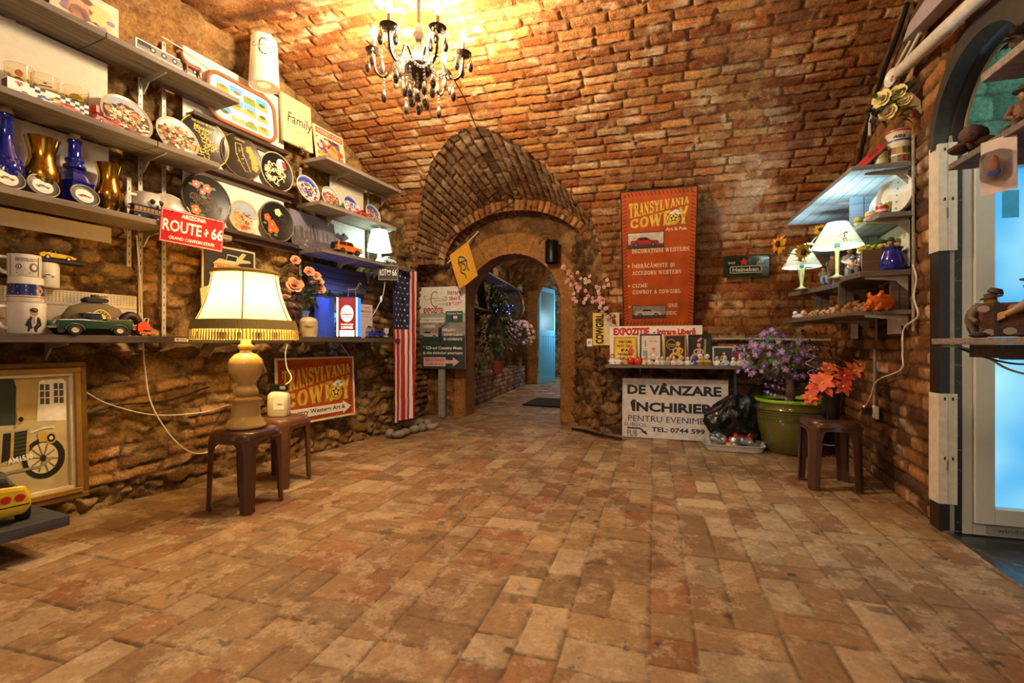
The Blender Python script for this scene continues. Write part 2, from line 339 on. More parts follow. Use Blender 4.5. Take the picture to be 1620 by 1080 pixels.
# ---- floor: columns of bricks, laid along or across
def floor():
    st = .011; xs = np.arange(-3.5, 1.75, .0085); ys = [.8]
    while ys[-1] < 7.2: ys.append(ys[-1]+max(.005, .0045*ys[-1]))
    ys = np.array([.35, .5, .65]+ys); X, Y = np.meshgrid(xs, ys, indexing='ij'); rnd = random.Random(4)
    edges = [-3.6]; wide = True
    edges = [-.0165]; 
    cols = [('n', .145), ('w', .285), ('w', .285), ('n', .145), ('w', .29), ('w', .285), ('n', .15), ('w', .29), ('w', .29), ('n', .145), ('w', .29)]
    E = [(-.0165, 'n', .145)]; x = -.0165+.145
    for t, w in cols[1:]: E.append((x, t, w)); x += w
    x = -.0165
    for t, w in [('w', .275), ('n', .145), ('n', .15), ('w', .29), ('n', .145), ('w', .285), ('w', .29), ('n', .145), ('w', .29), ('w', .29), ('w', .285), ('w', .29), ('w', .29)]:
        x -= w; E.append((x, t, w))
    wx = X + .012*(fbm(X*1.2, Y*1.2, 3)-.5)*2 + .005*(vn(X*7, Y*7, 4)-.5); wy = Y + .02*(fbm(X*1.5, Y*1.5, 5)-.5)*2 + .005*(vn(X*8, Y*8, 6)-.5)
    e = np.full(X.shape, .02); ida = np.zeros(X.shape); idb = np.zeros(X.shape)
    for k, (x0, t, w) in enumerate(E):
        inc = (wx >= x0) & (wx < x0+w); fx = wx-x0; y = -.3-rnd.random()*.2
        while y < 7.6:
            if t == 'n': h, sp = rnd.choice([.15, .15, .26, .29]), False
            else: h, sp = rnd.choice([(.15, False), (.15, False), (.29, True), (.28, True)])
            s = inc & (wy >= y) & (wy < y+h)
            fy = wy[s]-y; f = fx[s]; ee = np.minimum(np.minimum(f, w-f), np.minimum(fy, h-fy))
            if sp: ee = np.minimum(ee, np.abs(f-w/2))
            e[s] = ee; ida[s] = k*7 + (f > w/2 if sp else 0); idb[s] = int(y*1000)
            y += h
    r1, r2, r3 = (_h(ida, idb, k) for k in (1, 2, 3))
    m = sst(.0012, .0065, e + .006*(vn(X*45, Y*45, 7)-.5))
    T = np.stack([C3(t) for t in ('#a8875c', '#a07c54', '#93704a', '#9a6a44', '#b89e78', '#97764f')]); c = T[(r2*5.99).astype(int)]*(.78+.42*r3)[..., None]
    worn = sst(.5, .62, fbm(X*6, Y*6, 21, 5)+.22*(r1-.5)); fine = fbm(X*40, Y*40, 22, 3)
    c = mixc(c, C3('#b89c74')*(.8+.4*fine)[..., None], worn*.3*sst(.3, .55, fine))
    dk = sst(.66, .74, fbm(X*9, Y*9, 31, 4)); c = mixc(c, C3('#4a3a2c')[None, None]+0*c, dk*.25)
    c = c*(.72+.5*fbm(X*2.2, Y*2.2, 41, 4))[..., None]
    sand = sst(.45, .8, fbm(X*1.7, Y*1.7, 61, 3)+.25*sst(.55, .1, np.abs(X-1.1)))*.35; c = mixc(c, C3('#a07c50')[None, None]+0*c, sand)
    sp = np.zeros(X.shape)
    for _ in range(46):
        a, b, r = rnd.uniform(-.5, 1.2), rnd.uniform(.9, 3.6), rnd.uniform(.006, .022); sp = np.maximum(sp, sst(1.15, .75, np.hypot(X-a, (Y-b)*1.0)/r+.3*(vn(X*60, Y*60, 8)-.5)))
    c = mixc(c, C3('#3c2415')[None, None]+0*c, sp*.75)
    c = mixc(C3('#5c4c36')*(.6+.7*fbm(X*20, Y*20, 51))[..., None], c, .25+.75*m)
    c = c*(.80)
    Zh = -.007*(1-m) - .004*worn*0 - .006*(1-fbm(X*7, Y*7, 23)) - .006*r1
    # worn edge of the brick floor towards the lobby's marble
    xe = 1.40 - 0*Y; fx = X[:-1, :-1]; fy = Y[:-1, :-1]
    rw = 1.446 + (fy-3.18)*.1008; cut = np.where(fy > 3.02, rw+.02, np.minimum(1.455, 1.455-.06*(3.0-fy)))
    sheet('floor', np.stack([X, Y, Zh], -1), c, M_FLOOR, mask=fx < cut, flip=False)
    b = MB(); b.bx(-4.5, -4, -.2, 3.6, 14, -.03, mat('#6a5238', .9)); o = b.build('floor_foundation'); tag(o, None, None, None, 'structure')
floor()
# ---- vault and back wall in one profile: upright to 1.5 m, then an elliptical barrel whose axis runs along x
VY, VA, VZ, VB = 1.8, 3.5, 1.5, 1.85
def vault_z(Y): return VZ + VB*math.sqrt(max(0, 1-((Y-VY)/VA)**2))
def on_vault(px, py):
    r = ray(px, py); t = .6; 
    while t < 12:
        t += .004; x, y, z = r.x*t, r.y*t, CAM_H + r.z*t
        if (z < VZ and y > 5.3) or (z >= VZ and ((y-VY)/VA)**2 + ((z-VZ)/VB)**2 > 1): break
    return Vector((x, y, z))
_th = np.linspace(0, math.pi, 4001); _ex, _ez = VY+VA*np.cos(_th), VZ+VB*np.sin(_th)
_sl = np.concatenate([[0], np.cumsum(np.hypot(np.diff(_ex), np.diff(_ez)))])
def prof(s):
    "arc length above the springing -> (Y, z, inward normal)"
    s = np.asarray(s); th = np.interp(s, _sl, _th); Y = np.where(s < 0, 5.3, VY+VA*np.cos(th)); Zz = np.where(s < 0, VZ+s, VZ+VB*np.sin(th))
    ny, nz = -np.cos(th)/VA, -np.sin(th)/VB; L = np.hypot(ny, nz); ny = np.where(s < 0, -1, ny/L); nz = np.where(s < 0, 0, nz/L)
    return Y, Zz, ny, nz
def v2s(p): 
    "point on the vault -> (x, arc length)"
    if p.z <= VZ: return (p.x, p.z-VZ)
    return (p.x, float(np.interp(math.acos(max(-1, min(1, (p.y-VY)/VA))), _th, _sl)))
OUT_PX = [(655, 455), (655, 420), (657, 385), (662, 345), (669, 300), (682, 256), (713, 216), (748, 203), (782, 208), (830, 235), (880, 280), (915, 322), (938, 352), (948, 385), (952, 420), (954, 455)]
OUTP = [on_vault(*p) for p in OUT_PX]
OUT2 = [v2s(p) for p in OUTP]
def inside(px, py, poly):
    r = np.zeros(px.shape, bool); n = len(poly)
    for i in range(n):
        (x0, y0), (x1, y1) = poly[i], poly[(i+1) % n]
        c = ((y0 > py) != (y1 > py)) & (px < (x1-x0)*(py-y0)/(y1-y0+1e-12)+x0); r ^= c
    return r
REC_R = -.56     # right edge of the recess in the back wall
def vault():
    st = .0125; xs = np.arange(-3.25, 1.78, st); ss = np.arange(-1.5, 3.35, st); U, S = np.meshgrid(xs, ss, indexing='ij')
    tone = ['#98592a', '#a86834', '#8a4c20', '#b67e46', '#a06836', '#8c5832']
    h, c = bricks(U, S, .265, .086, 3, joint=.0065, wob=.016, tones=tone, worn=.30, depth=.024, broken=.45, mortar='#7c4a24')
    hr, cr = rubble(U, S, .26, .13, 9, ['#6e5236', '#5c4630', '#7a5c3c', '#4e3e2e', '#80603c'], depth=.05, mortar='#4c3822')
    low = sst(-.55, -.75, S + .25*(fbm(U*3, S*3, 77)-.5)); h = h*(1-low)+(hr)*low; c = mixc(c, cr, low)
    bl = sst(.5, .7, fbm(U*1.1+3, S*1.1, 15, 4)); c = c*(1-.35*bl)[..., None]
    red = sst(.9, 1.5, U+.25*S); c = mixc(c, c*np.array([1.0, .84, .70]), red*.45)
    pale = np.exp(-(((U-.75-.45*(S-.7))/.35)**2))*sst(.1, .5, S)*sst(2.0, .9, S)*sst(.38, .6, fbm(U*6, S*6, 19)); c = mixc(c, C3('#c9a68a')[None, None]+0*c, pale*.6)
    h = h - .10*(np.exp(-(((U-.02)/.17)**2+((S-1.0)/.06)**2)))        # a knocked-out hole above the banner
    h = h + .10*low*sst(-1.0, -1.5, S)*0
    Y, Z, ny, nz = prof(S); d = h
    P = np.stack([U, Y+ny*(d+.012)+0, Z+nz*(d+.012)], -1); P = np.stack([U, Y-ny*0+ny*d, Z+nz*d], -1)
    poly = [(-4, -1.6)] + [(-4, OUT2[0][1])] + OUT2 + [(REC_R, 0.0), (REC_R, -1.6)]
    cu, cs = U[:-1, :-1]+st/2, S[:-1, :-1]+st/2; ins = inside(cu, cs, poly)
    sheet('ceiling', P, c, M_BRICK, mask=(~ins) & (cs > 0), flip=True)
    sheet('wall_back', P, c, M_BRICK if False else M_RUB, mask=(~ins) & (cs <= 0), flip=True)
    # rest of the barrel, behind the viewer
    st = .06; xs = np.arange(-3.5, 1.9, st); ss = np.arange(3.33, _sl[-1], st); U, S = np.meshgrid(xs, ss, indexing='ij'); Y, Z, ny, nz = prof(S)
    h, c = bricks(U, S, .26, .079, 3, tones=tone); P = np.stack([U, Y, Z], -1); sheet('ceiling_rear', P, c, M_BRICK, flip=True)
vault()
# ---- side walls (end walls of the barrel)
def left_wall():
    st = .0125; t = np.arange(-1.6, 4.25, st); z = np.arange(-.03, 3.42, st); Tt, Zz = np.meshgrid(t, z, indexing='ij')
    hb, cb = bricks(Tt, Zz, .24, .075, 41, joint=.009, wob=.075, tones=['#8e6030', '#a0703a', '#805630', '#aa7e46', '#7c5a30'], worn=.30, depth=.028, broken=1.6, mortar='#674a2a')
    hr, cr = rubble(Tt, Zz, .27, .15, 47, ['#80602e', '#92703a', '#70522a', '#a07c46', '#644a26', '#a88650'], depth=.06, mortar='#6a4c28')
    k = sst(.50, .58, fbm(Tt*1.4+2, Zz*2.2+5, 53, 3) + .10*np.exp(-(((Tt-.25)/.5)**2+((Zz-.75)/.25)**2)) - .30*sst(.25, .05, Zz) - .25*sst(1.9, 2.3, Zz))
    h = hr*(1-k)+hb*k; c = mixc(cr, cb, k)
    # plastered, smoke-brown upper part
    pl = sst(2.35, 2.65, Zz + .3*(fbm(Tt*2, Zz*2, 59)-.5))*sst(.36, .5, fbm(Tt*1.5, Zz*1.5, 67)+.1); h = h*(1-.65*pl) ; c = mixc(c, C3('#8a6238')*(.55+.9*fbm(Tt*5, Zz*5, 61, 5))[..., None], pl*.85)
    c = c*(.7+.55*fbm(Tt*1.6, Zz*1.6, 71, 3))[..., None]
    h = h + .06*sst(.35, .0, Zz)*fbm(Tt*3, Zz*4, 73) - .03
    P = np.stack([LW.p.x+LW.d.x*Tt+LW.n.x*h, LW.p.y+LW.d.y*Tt+LW.n.y*h, Zz], -1)
    Yc = LW.p.y+LW.d.y*Tt; zt = VZ+VB*np.sqrt(np.clip(1-((Yc-VY)/VA)**2, 0, 1)); ok = (Zz < np.where(Yc > 5.2, 3.0, zt+.10)) & ~((Yc > 5.2) & (Zz < 2.45))
    sheet('wall_left', P, c, M_RUB, mask=ok[:-1, :-1], flip=True)
left_wall()
AY0, AYC, ARW, ARH, AZ = 3.06, 2.66, .42, .36, 2.0    # lobby opening in the right wall: far jamb y, centre, half width, rise, springing
def right_wall():
    st = .0125; t = np.arange(-2.6, 2.2, st); z = np.arange(-.03, 3.40, st); Tt, Zz = np.meshgrid(t, z, indexing='ij')
    h, c = bricks(Tt, Zz, .255, .085, 83, joint=.008, wob=.006, tones=['#80542e', '#8c5e34', '#6c4424', '#94683c', '#5c3e28'], worn=.22, depth=.022, broken=0, mortar='#5a4028')
    soot = sst(.42, .62, fbm(Tt*4, Zz*6, 85, 4)); c = c*(1-.5*soot)[..., None]
    P = np.stack([RW.p.x+RW.d.x*Tt+RW.n.x*h, RW.p.y+RW.d.y*Tt+RW.n.y*h, Zz], -1); Yc = RW.p.y+RW.d.y*Tt
    zt = VZ+VB*np.sqrt(np.clip(1-((Yc-VY)/VA)**2, 0, 1)); ok = Zz < np.where(Yc > 5.2, 1.9, zt+.08)
    hole = (np.abs(Yc-AYC) < ARW) & (Zz < AZ + ARH*np.sqrt(np.clip(1-((Yc-AYC)/ARW)**2, 0, 1)))
    sheet('wall_right', P, c, M_NEAT, mask=(ok & ~hole)[:-1, :-1], flip=False)
right_wall()
# ---- the recess: flaring brick hood, brick ring, splayed sides and the stone wall with its arch
RY, SY = 5.80, 6.06
def ell_arc(cx, hw, z0, rise, n, a0=0., a1=math.pi): return [(cx - hw*math.cos(a0+(a1-a0)*i/(n-1)), z0 + rise*math.sin(a0+(a1-a0)*i/(n-1))) for i in range(n)]
RCX = -1.70
def recess():
    n = 260; k = 95
    # outer outline resampled by arc length
    O = np.array([[p.x, p.y, p.z] for p in spl(OUTP[1:-1], 24)]); L = np.concatenate([[0], np.cumsum(np.linalg.norm(np.diff(O, axis=0), axis=1))]); q = np.linspace(0, L[-1], n)
    O = np.stack([np.interp(q, L, O[:, i]) for i in range(3)], 1)
    arc = ell_arc(RCX, 1.02, 2.02, .76, n); I = np.array([[a, RY+.02, b] for a, b in arc])
    w = np.linspace(0, 1, k); A = O[:, None]*(1-w)[None, :, None] + I[:, None]*w[None, :, None]
    cen = np.array([RCX, 5.2, 1.9]); nr = cen[None, None]-A; nr[..., 1] *= .25; nr /= np.linalg.norm(nr, axis=-1, keepdims=True)
    uu = np.broadcast_to((q)[:, None], (n, k)); dl = np.linalg.norm(O-I, axis=1); vv = dl[:, None]*w[None]
    h, c = bricks(vv, uu, .26, .105, 131, joint=.009, wob=.012, tones=['#a88460', '#987452', '#b8946a', '#886648', '#a8784c'], worn=.36, depth=.032, broken=.6, mortar='#5a4028')
    A = A + nr*(h[..., None])
    sheet('ceiling_hood', A, c, M_BRICK, flip=True)
    # ring: front face and soffit of turned bricks
    def band(name, ro, ri, y0, y1, s, cw, flip, tones, dep=.02, n=220, k=24, z0o=2.02, z0i=2.0):
        o = ell_arc(RCX, ro[0], z0o, ro[1], n); i_ = ell_arc(RCX, ri[0], z0i, ri[1], n); w = np.linspace(0, 1, k)
        A = np.array([[a, y0, b] for a, b in o])[:, None]*(1-w)[None, :, None] + np.array([[a, y1, b] for a, b in i_])[:, None]*w[None, :, None]
        L = np.concatenate([[0], np.cumsum([math.dist(i_[j], i_[j+1]) for j in range(n-1)])]); vv = w*max(.02, abs(y1-y0)+abs(ro[0]-ri[0]))
        uu = np.broadcast_to(L[:, None], (n, k)); h, c = bricks(np.broadcast_to(vv[None], (n, k)), uu, .3, cw, s, joint=.010, wob=.008, tones=tones, worn=.28, depth=dep, mortar='#5c341a', broken=.2)
        if y0 == y1: A[..., 1] -= h
        else:
            nr = np.array([RCX, 0, 1.9])-A*np.array([1, 0, 1]); nr /= np.linalg.norm(nr, axis=-1, keepdims=True); A = A+nr*h[..., None]
        return sheet(name, A, c, M_BRICK, flip=flip)
    tn = ['#9a5c2e', '#a4683a', '#8a4e28', '#b07844']
    band('trim_1', (1.05, .80), (.95, .66), RY, RY, 141, .075, True, tn)
    band('trim_2', (.95, .66), (.95, .655), RY, SY+.02, 151, .075, True, ['#7e5230', '#8c6038', '#70462a'], dep=.04)
    # stone wall at the back of the recess, arch cut out
    st = .0125; xs = np.arange(-3.3, -.36, st); zs = np.arange(-.03, 2.95, st); X, Z = np.meshgrid(xs, zs, indexing='ij')
    h, c = rubble(X, Z, .42, .3, 161, ['#8a6238', '#7c5630', '#966e42', '#74502e'], depth=.03, mortar='#6b4826')
    hole = stone_hole(X, Z); r = stone_ring(X, Z); rm = sst(.30, .27, r)*(Z > 1.35); jm = (np.abs(X+1.8)*0)
    ang = np.arctan2(Z-1.55, X+1.8); jn = np.abs(((ang*2.1) % 1)-.5); cs_ = C3('#a2703c')*(.75+.5*fbm(X*7, Z*7, 163))[..., None]*(1-.5*sst(.03, .0, jn))[..., None]
    h = h*(1-rm)-.004*rm*fbm(X*9, Z*9, 5); c = mixc(c, cs_, rm)
    px_ = (X > -1.17) & (X < -.92) & (Z < 1.55) | (X < -2.40) & (X > -2.62) & (Z < 1.5); pm = px_*1.0; h = h*(1-pm)-.006*fbm(X*6, Z*6, 9)*pm; c = mixc(c, C3('#9c6c3a')*(.6+.75*fbm(X*5, Z*5, 165))[..., None], pm*.9)
    sheet('wall_recess', np.stack([X, SY+.0-h*1.0-.0, Z], -1), c, M_STONE, mask=~hole[:-1, :-1], flip=True)
    # right splay from the back wall's edge to the stone wall
    t = np.arange(0, 1.0001, .0125); z = np.arange(-.03, 2.35, .0125); Tt, Z = np.meshgrid(t, z, indexing='ij'); a, b = np.array([REC_R, 5.3]), np.array([-1.02, 6.07]); Ln = np.linalg.norm(b-a)
    h, c = rubble(Tt*Ln+3, Z, .3, .2, 171, ['#80582e', '#704a28', '#8c663a', '#5c4026'], depth=.05, mortar='#5f4022'); nn = np.array([-(b-a)[1], (b-a)[0]])/Ln
    wd = np.clip((1.45-Z)/1.4, 0, 1)*.10*0
    XY = a+(b-a)*Tt[..., None]+nn*(h*-1)[..., None]*-1
    sheet('wall_splay', np.concatenate([XY, Z[..., None]], -1), c, M_RUB, flip=True)
def stone_hole(X, Z):
    return (np.abs(X+1.805) < .655) & (Z < 1.50 + .66*np.sqrt(np.clip(1-((X+1.805)/.655)**2, 0, 1)))
def stone_ring(X, Z):
    "distance outside the opening's edge"
    return np.maximum(np.hypot((X+1.805)/.655*.66, np.maximum(Z-1.5, 0))-.66, -1) 
recess()
def recess_left():
    pts = [RV2 for RV2 in ((-2.78, 5.17), (-2.97, 5.24), (-3.0, 6.1))]; L_ = [0]
    for p, q in zip(pts, pts[1:]): L_.append(L_[-1]+math.dist(p, q))
    t = np.arange(0, L_[-1], .0125); z = np.arange(-.03, 2.5, .0125); T, Z = np.meshgrid(t, z, indexing='ij'); X = np.interp(T, L_, [p[0] for p in pts]); Y = np.interp(T, L_, [p[1] for p in pts])
    h, c = bricks(T, Z, .25, .08, 177, joint=.014, wob=.03, tones=['#7c5430', '#8e6236', '#6c4626', '#80603c'], worn=.3, depth=.05, broken=1.5, mortar='#4a3420')
    sheet('wall_recess_left', np.stack([X+h*.8, Y+h*.0, Z], -1), c, M_RUB, flip=True)
recess_left()
# thickness of the stone arch
def arch_soffit():
    p = [(-1.805-.655, -.03)] + ell_arc(-1.805, .655, 1.5, .66, 60) + [(-1.805+.655, -.03)]
    P0 = []; 
    for (a, b), (c_, d) in zip(p, p[1:]):
        m = max(2, int(math.dist((a, b), (c_, d))/.03)); P0 += [(a+(c_-a)*i/m, b+(d-b)*i/m) for i in range(m)]
    P0.append(p[-1]); ys = np.linspace(SY-.01, SY+.36, 16); n = len(P0)
    A = np.array([[[a, y, b] for y in ys] for a, b in P0]); U = np.broadcast_to(np.arange(n)[:, None]*.03, (n, 16)); V = np.broadcast_to(ys[None], (n, 16))
    c = C3('#8e6234')*(.6+.7*fbm(U*5, V*5, 181))[..., None]; sheet('trim_3', A, c, M_STONE, flip=False)
arch_soffit()
# ---- the passage beyond
def passage():
    st = .03
    def plane(name, a, b, z0, z1, fn, m, hole=None, flip=False, y_top=None):
        a, b = np.array(a), np.array(b); Ln = np.linalg.norm(b-a); t = np.arange(0, Ln, st); z = np.arange(z0, z1, st); T, Z = np.meshgrid(t, z, indexing='ij'); h, c = fn(T, Z); d = (b-a)/Ln; n = np.array([d[1], -d[0]])
        P = np.concatenate([a+d*T[..., None]+n*h[..., None], Z[..., None]], -1); return sheet(name, P, c, m, mask=None if hole is None else ~hole(T, Z)[:-1, :-1], flip=flip)
    rub = lambda s: (lambda T, Z: rubble(T, Z, .3, .2, s, ['#5e4a34', '#6c563c', '#4c3e30', '#7a6246', '#8a7252'], depth=.05, mortar='#453626'))
    plane('wall_passage_left', (-3.05, 6.4), (-3.45, 11.6), -.03, 3.0, rub(191), M_RUB)
    plane('wall_passage_right', (-.9, 11.7), (-.9, 6.4), -.03, 3.0, rub(193), M_RUB)
    def dh(T, Z):
        r = np.abs(T-1.27); return (r < .50) & (Z < 2.05 + (.85*np.clip(1-(r/.50)**1.5, 0, 1)))
    def far(T, Z):
        h, c = rubble(T, Z, .3, .2, 195, ['#7a5a38', '#6a4c30', '#86663e'], depth=.03, mortar='#4c3826')
        r = np.abs(T-1.27); e = np.maximum(r-.50, Z-(2.05+.85*np.clip(1-(np.minimum(r, .5)/.50)**1.5, 0, 1))); k = sst(.26, .24, e)*(Z > .0)
        return h*(1-k), mixc(c, C3('#9a6c3e')*(.65+.6*fbm(T*5, Z*5, 7))[..., None], k)
    plane('wall_passage_end', (-3.55, 11.55), (-.8, 11.55), -.03, 3.4, far, M_STONE, hole=dh)
    t = np.arange(-3.6, -.8, .05); y = np.arange(6.1, 11.8, .05); T, Yy = np.meshgrid(t, y, indexing='ij'); h, c = bricks(T, Yy, .25, .08, 197)
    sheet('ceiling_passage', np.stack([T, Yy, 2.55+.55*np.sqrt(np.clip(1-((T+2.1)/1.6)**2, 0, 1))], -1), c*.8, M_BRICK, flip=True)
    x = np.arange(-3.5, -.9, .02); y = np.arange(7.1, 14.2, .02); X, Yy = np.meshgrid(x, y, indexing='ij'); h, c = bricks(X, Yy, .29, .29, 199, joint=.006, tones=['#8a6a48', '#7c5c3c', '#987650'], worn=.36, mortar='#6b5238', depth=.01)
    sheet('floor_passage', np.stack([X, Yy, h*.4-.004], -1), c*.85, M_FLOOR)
    plane('wall_yard', (-4.6, 14.1), (.6, 14.1), -.03, 3.6, rub(201), M_RUB); plane('wall_yard_right', (-1.75, 14.1), (-1.75, 11.75), -.03, 3.4, rub(203), M_RUB)
passage()
# ---- lobby behind the arched opening
def lobby():
    y0 = 3.065; st = .0125; x = np.arange(1.515, 3.2, st); z = np.arange(1.9, 3.2, st); X, Z = np.meshgrid(x, z, indexing='ij')
    g = ['#5c8c78', '#64967f', '#558270', '#6d9c86']
    h, c = bricks(X, Z, .27, .135, 211, joint=.006, tones=g, worn=.05, mortar='#4c6e60', depth=.012, broken=0, wob=.01)
    c = mixc(c, C3('#c2b89a')[None, None]+0*c, sst(2.06, 1.98, Z+.06*(fbm(X*6, Z*6, 5)-.5)))
    sheet('wall_lobby', np.stack([X, y0+.10-h, Z], -1), c, M_NEAT, flip=True)
    b = MB(); b.bx(3.15, .4, -.02, 3.2, 3.2, 3.2, mat('#6a9884', .7)); tag(b.build('wall_lobby_side'), None, None, None, 'structure')
    b = MB(); b.bx(2.322, 3.08, -.02, 3.2, 3.2, 1.92, mat('#5c8c78', .7, noise=.15, nscale=6)); tag(b.build('wall_lobby_end'), None, None, None, 'structure')
    b = MB(); b.bx(1.5, .4, 3.15, 3.2, 3.2, 3.25, mat('#8a9a8c', .8)); tag(b.build('ceiling_lobby'), None, None, None, 'structure')
    # black veined marble floor
    xs = np.arange(1.30, 3.2, .01); ys = np.arange(.5, 3.1, .01); X, Y = np.meshgrid(xs, ys, indexing='ij'); vein = sst(.03, .0, np.abs(fbm(X*5, Y*5, 221, 5)-.5))*.6+.25*sst(.5, .8, fbm(X*11, Y*11, 223, 4))
    c = mixc(C3('#17191c')[None, None]+0*np.stack([X]*3, -1), C3('#8d9093')[None, None]+0*np.stack([X]*3, -1), vein*.55)
    jt = (np.abs(((X-1.3) % .40)-.2) < .003) | (np.abs((Y % .40)-.2) < .003); c = np.where(jt[..., None], C3('#3c3c3c'), c)
    m = masonry('black_marble', rough=.25, spec=.5, bump=.03, var=.1); sheet('floor_lobby', np.stack([X, Y, X*0-.016], -1), c, m)
    MARB = m
    # casing strips of the far jamb: reveal between the brick corner and the door frame
    dk = mat('#211d1a', .35, noise=.2); gy = mat('#a39a83', .5)
    b = MB(); b.bx(1.432, 3.05, 0, 1.478, 3.14, 2.02, dk); tag(b.build('trim_4'), None, None, None, 'structure')
    b = MB(); b.bx(1.478, 3.052, 0, 1.498, 3.14, 2.06, gy); tag(b.build('trim_5'), None, None, None, 'structure')
    b = MB(); b.bx(1.498, 3.060, 0, 1.534, 3.14, 2.0, mat('#1c1a18', .25, noise=.35, nscale=14)); 
    for k in range(22):
        zz = .04+k*.09; p = [(1.500+.03*R_.random(), zz+.03*R_.random()) for _ in range(3)]; b.y0 = 3.0595; b.lay = .0003; b.l2(p, .0015, mat('#8e8a84', .4, noise=0))
    for zz in (.42, .86, 1.3, 1.72): b.r2(1.498, zz, 1.534, zz+.004, mat('#7d756a', .5))
    tag(b.build('trim_6'), None, None, None, 'structure')
    # curved black casing of the opening: front band and deep soffit
    n = 70; arc = [(AYC+.405, 2.0)] + [(AYC+.405*math.cos(math.pi*i/n), 2.0+.345*math.sin(math.pi*i/n)) for i in range(n+1)] + [(AYC-.405, 0)]
    out = [(AYC+.50, 2.0)] + [(AYC+.50*math.cos(math.pi*i/n), 2.0+.44*math.sin(math.pi*i/n)) for i in range(n+1)] + [(AYC-.50, 0)]
    def rx(y): return RW.p.x + (y-RW.p.y)*RW.d.x/RW.d.y
    b = MB(); A = [(rx(y)-.012, y, z) for y, z in out]; B = [(rx(y)-.022, y, z) for y, z in arc]; Cc = [(rx(y)+.05, y-.0, z) for y, z in arc]; A0 = [(rx(y)+.03, y, z) for y, z in out]
    dark = mat('#39342d', .5, noise=.25)
    b._add(A+B+Cc+A0, [(i, i+1, len(A)+i+1, len(A)+i) for i in range(len(A)-1)] + [(len(A)+i, len(A)+i+1, 2*len(A)+i+1, 2*len(A)+i) for i in range(len(A)-1)] + [(3*len(A)+i, 3*len(A)+i+1, i+1, i) for i in range(len(A)-1)], dark, True)
    inn = [(AYC+.392*math.cos(math.pi*i/n), 2.0+.332*math.sin(math.pi*i/n)) for i in range(n+1)]
    D = [(rx(y)+.05, y, z) for y, z in arc[1:-1]]; E_ = [(rx(y)+.06, y, z) for y, z in inn]; G = [(rx(y)+.10, y, z) for y, z in inn]; k = len(D)
    b._add(D+E_+G, [(i, i+1, k+i+1, k+i) for i in range(k-1)] + [(k+i, k+i+1, 2*k+i+1, 2*k+i) for i in range(k-1)], mat('#12100e', .6), True)
    b.tube([(rx(y)+.105, y, z) for y, z in inn], .008, mat('#8d7a55', .5), n=6)
    tag(b.build('trim_7'), None, None, None, 'structure')
    # white plastic door with a lit blue pane
    pv = mat('#cfcabb', .4, noise=.03); pv2 = mat('#c4bfae', .4, noise=.03); b = MB(); X0, X1 = 1.534, 2.32; yy = 3.075
    for (x0, z0, x1, z1, y) in ((X0, -.012, X0+.045, 2.0, yy-.02), (X1-.045, -.012, X1, 2.0, yy-.02), (X0+.045, 1.955, X1-.045, 2.0, yy-.02), (X0+.045, -.012, X1-.045, .045, yy-.02)): b.bx(x0, y, z0, x1, yy+.06, z1, pv2)
    d = b.build('door_1', bevel=.004); tag(d, 'white plastic framed door with a glowing blue pane', None, None, 'structure')
    b = MB(); a0, a1, z0, z1, w = X0+.045, X1-.045, .05, 1.955, .085
    for (x0, q0, x1, q1) in ((a0, z0, a0+w, z1), (a1-w, z0, a1, z1), (a0+w, z0, a1-w, z0+w), (a0+w, z1-w, a1-w, z1)): b.bx(x0, yy-.035, q0, x1, yy+.05, q1, pv)
    b.build('door_sash', d, bevel=.004)
    b = MB(); m = bpy.data.materials.new('backlit_ribbed_pane'); m.use_nodes = True; nt = m.node_tree; N = nt.nodes; L = nt.links; p = N['Principled BSDF']; p.inputs['Roughness'].default_value = .35
    tc = N.new('ShaderNodeTexCoord'); wv = N.new('ShaderNodeTexWave'); wv.bands_direction = 'Z'; wv.inputs['Scale'].default_value = 42; wv.inputs['Distortion'].default_value = .6; L.new(tc.outputs['Object'], wv.inputs['Vector'])
    nz = N.new('ShaderNodeTexNoise'); nz.inputs['Scale'].default_value = 1.6; L.new(tc.outputs['Object'], nz.inputs['Vector'])
    mr = N.new('ShaderNodeValToRGB'); mr.color_ramp.elements[0].position = .38; mr.color_ramp.elements[0].color = lin('#2da2e0'); mr.color_ramp.elements[1].position = .66; mr.color_ramp.elements[1].color = lin('#a4e2f6')
    L.new(nz.outputs['Fac'], mr.inputs[0]); mm = N.new('ShaderNodeMix'); mm.data_type = 'RGBA'; mm.blend_type = 'MULTIPLY'; mm.inputs[0].default_value = .22; L.new(mr.outputs[0], mm.inputs[6]); L.new(wv.outputs['Color'], mm.inputs[7])
    L.new(mm.outputs[2], p.inputs['Emission Color']); p.inputs['Emission Strength'].default_value = 1.0; p.inputs['Base Color'].default_value = lin('#2a5c74')
    b.bx(a0+w, yy+.01, z0+w, a1-w, yy+.02, z1-w, m); b.y0 = yy+.0095; b.r2(a0+w+.05, 1.62, a0+w+.12, 1.76, mat('#2c86a8', .5, emit=.35)); b.build('pane', d)
    b = MB(); b.bx(X0+.10, yy-.026, .002, X1-.1, yy-.0205, .042, mat('#9a9484', .5)); b.y0 = yy-.0262; b.lay = .0004
    b.t2('windows', X0+.14, .012, X0+.30, .034, mat('#5e5848', .6)); b.t2('windows', X0+.34, .012, X0+.5, .034, mat('#5e5848', .6)); b.build('door_sill_film', d)
lobby()
# side surfaces that close the hall behind the viewer
b = MB(); b.bx(-3.9, -2.2, -.05, 2.6, -2.1, 3.4, mat('#8a6038', .9, nscale=6, noise=.3)); tag(b.build('wall_rear'), None, None, None, 'structure')

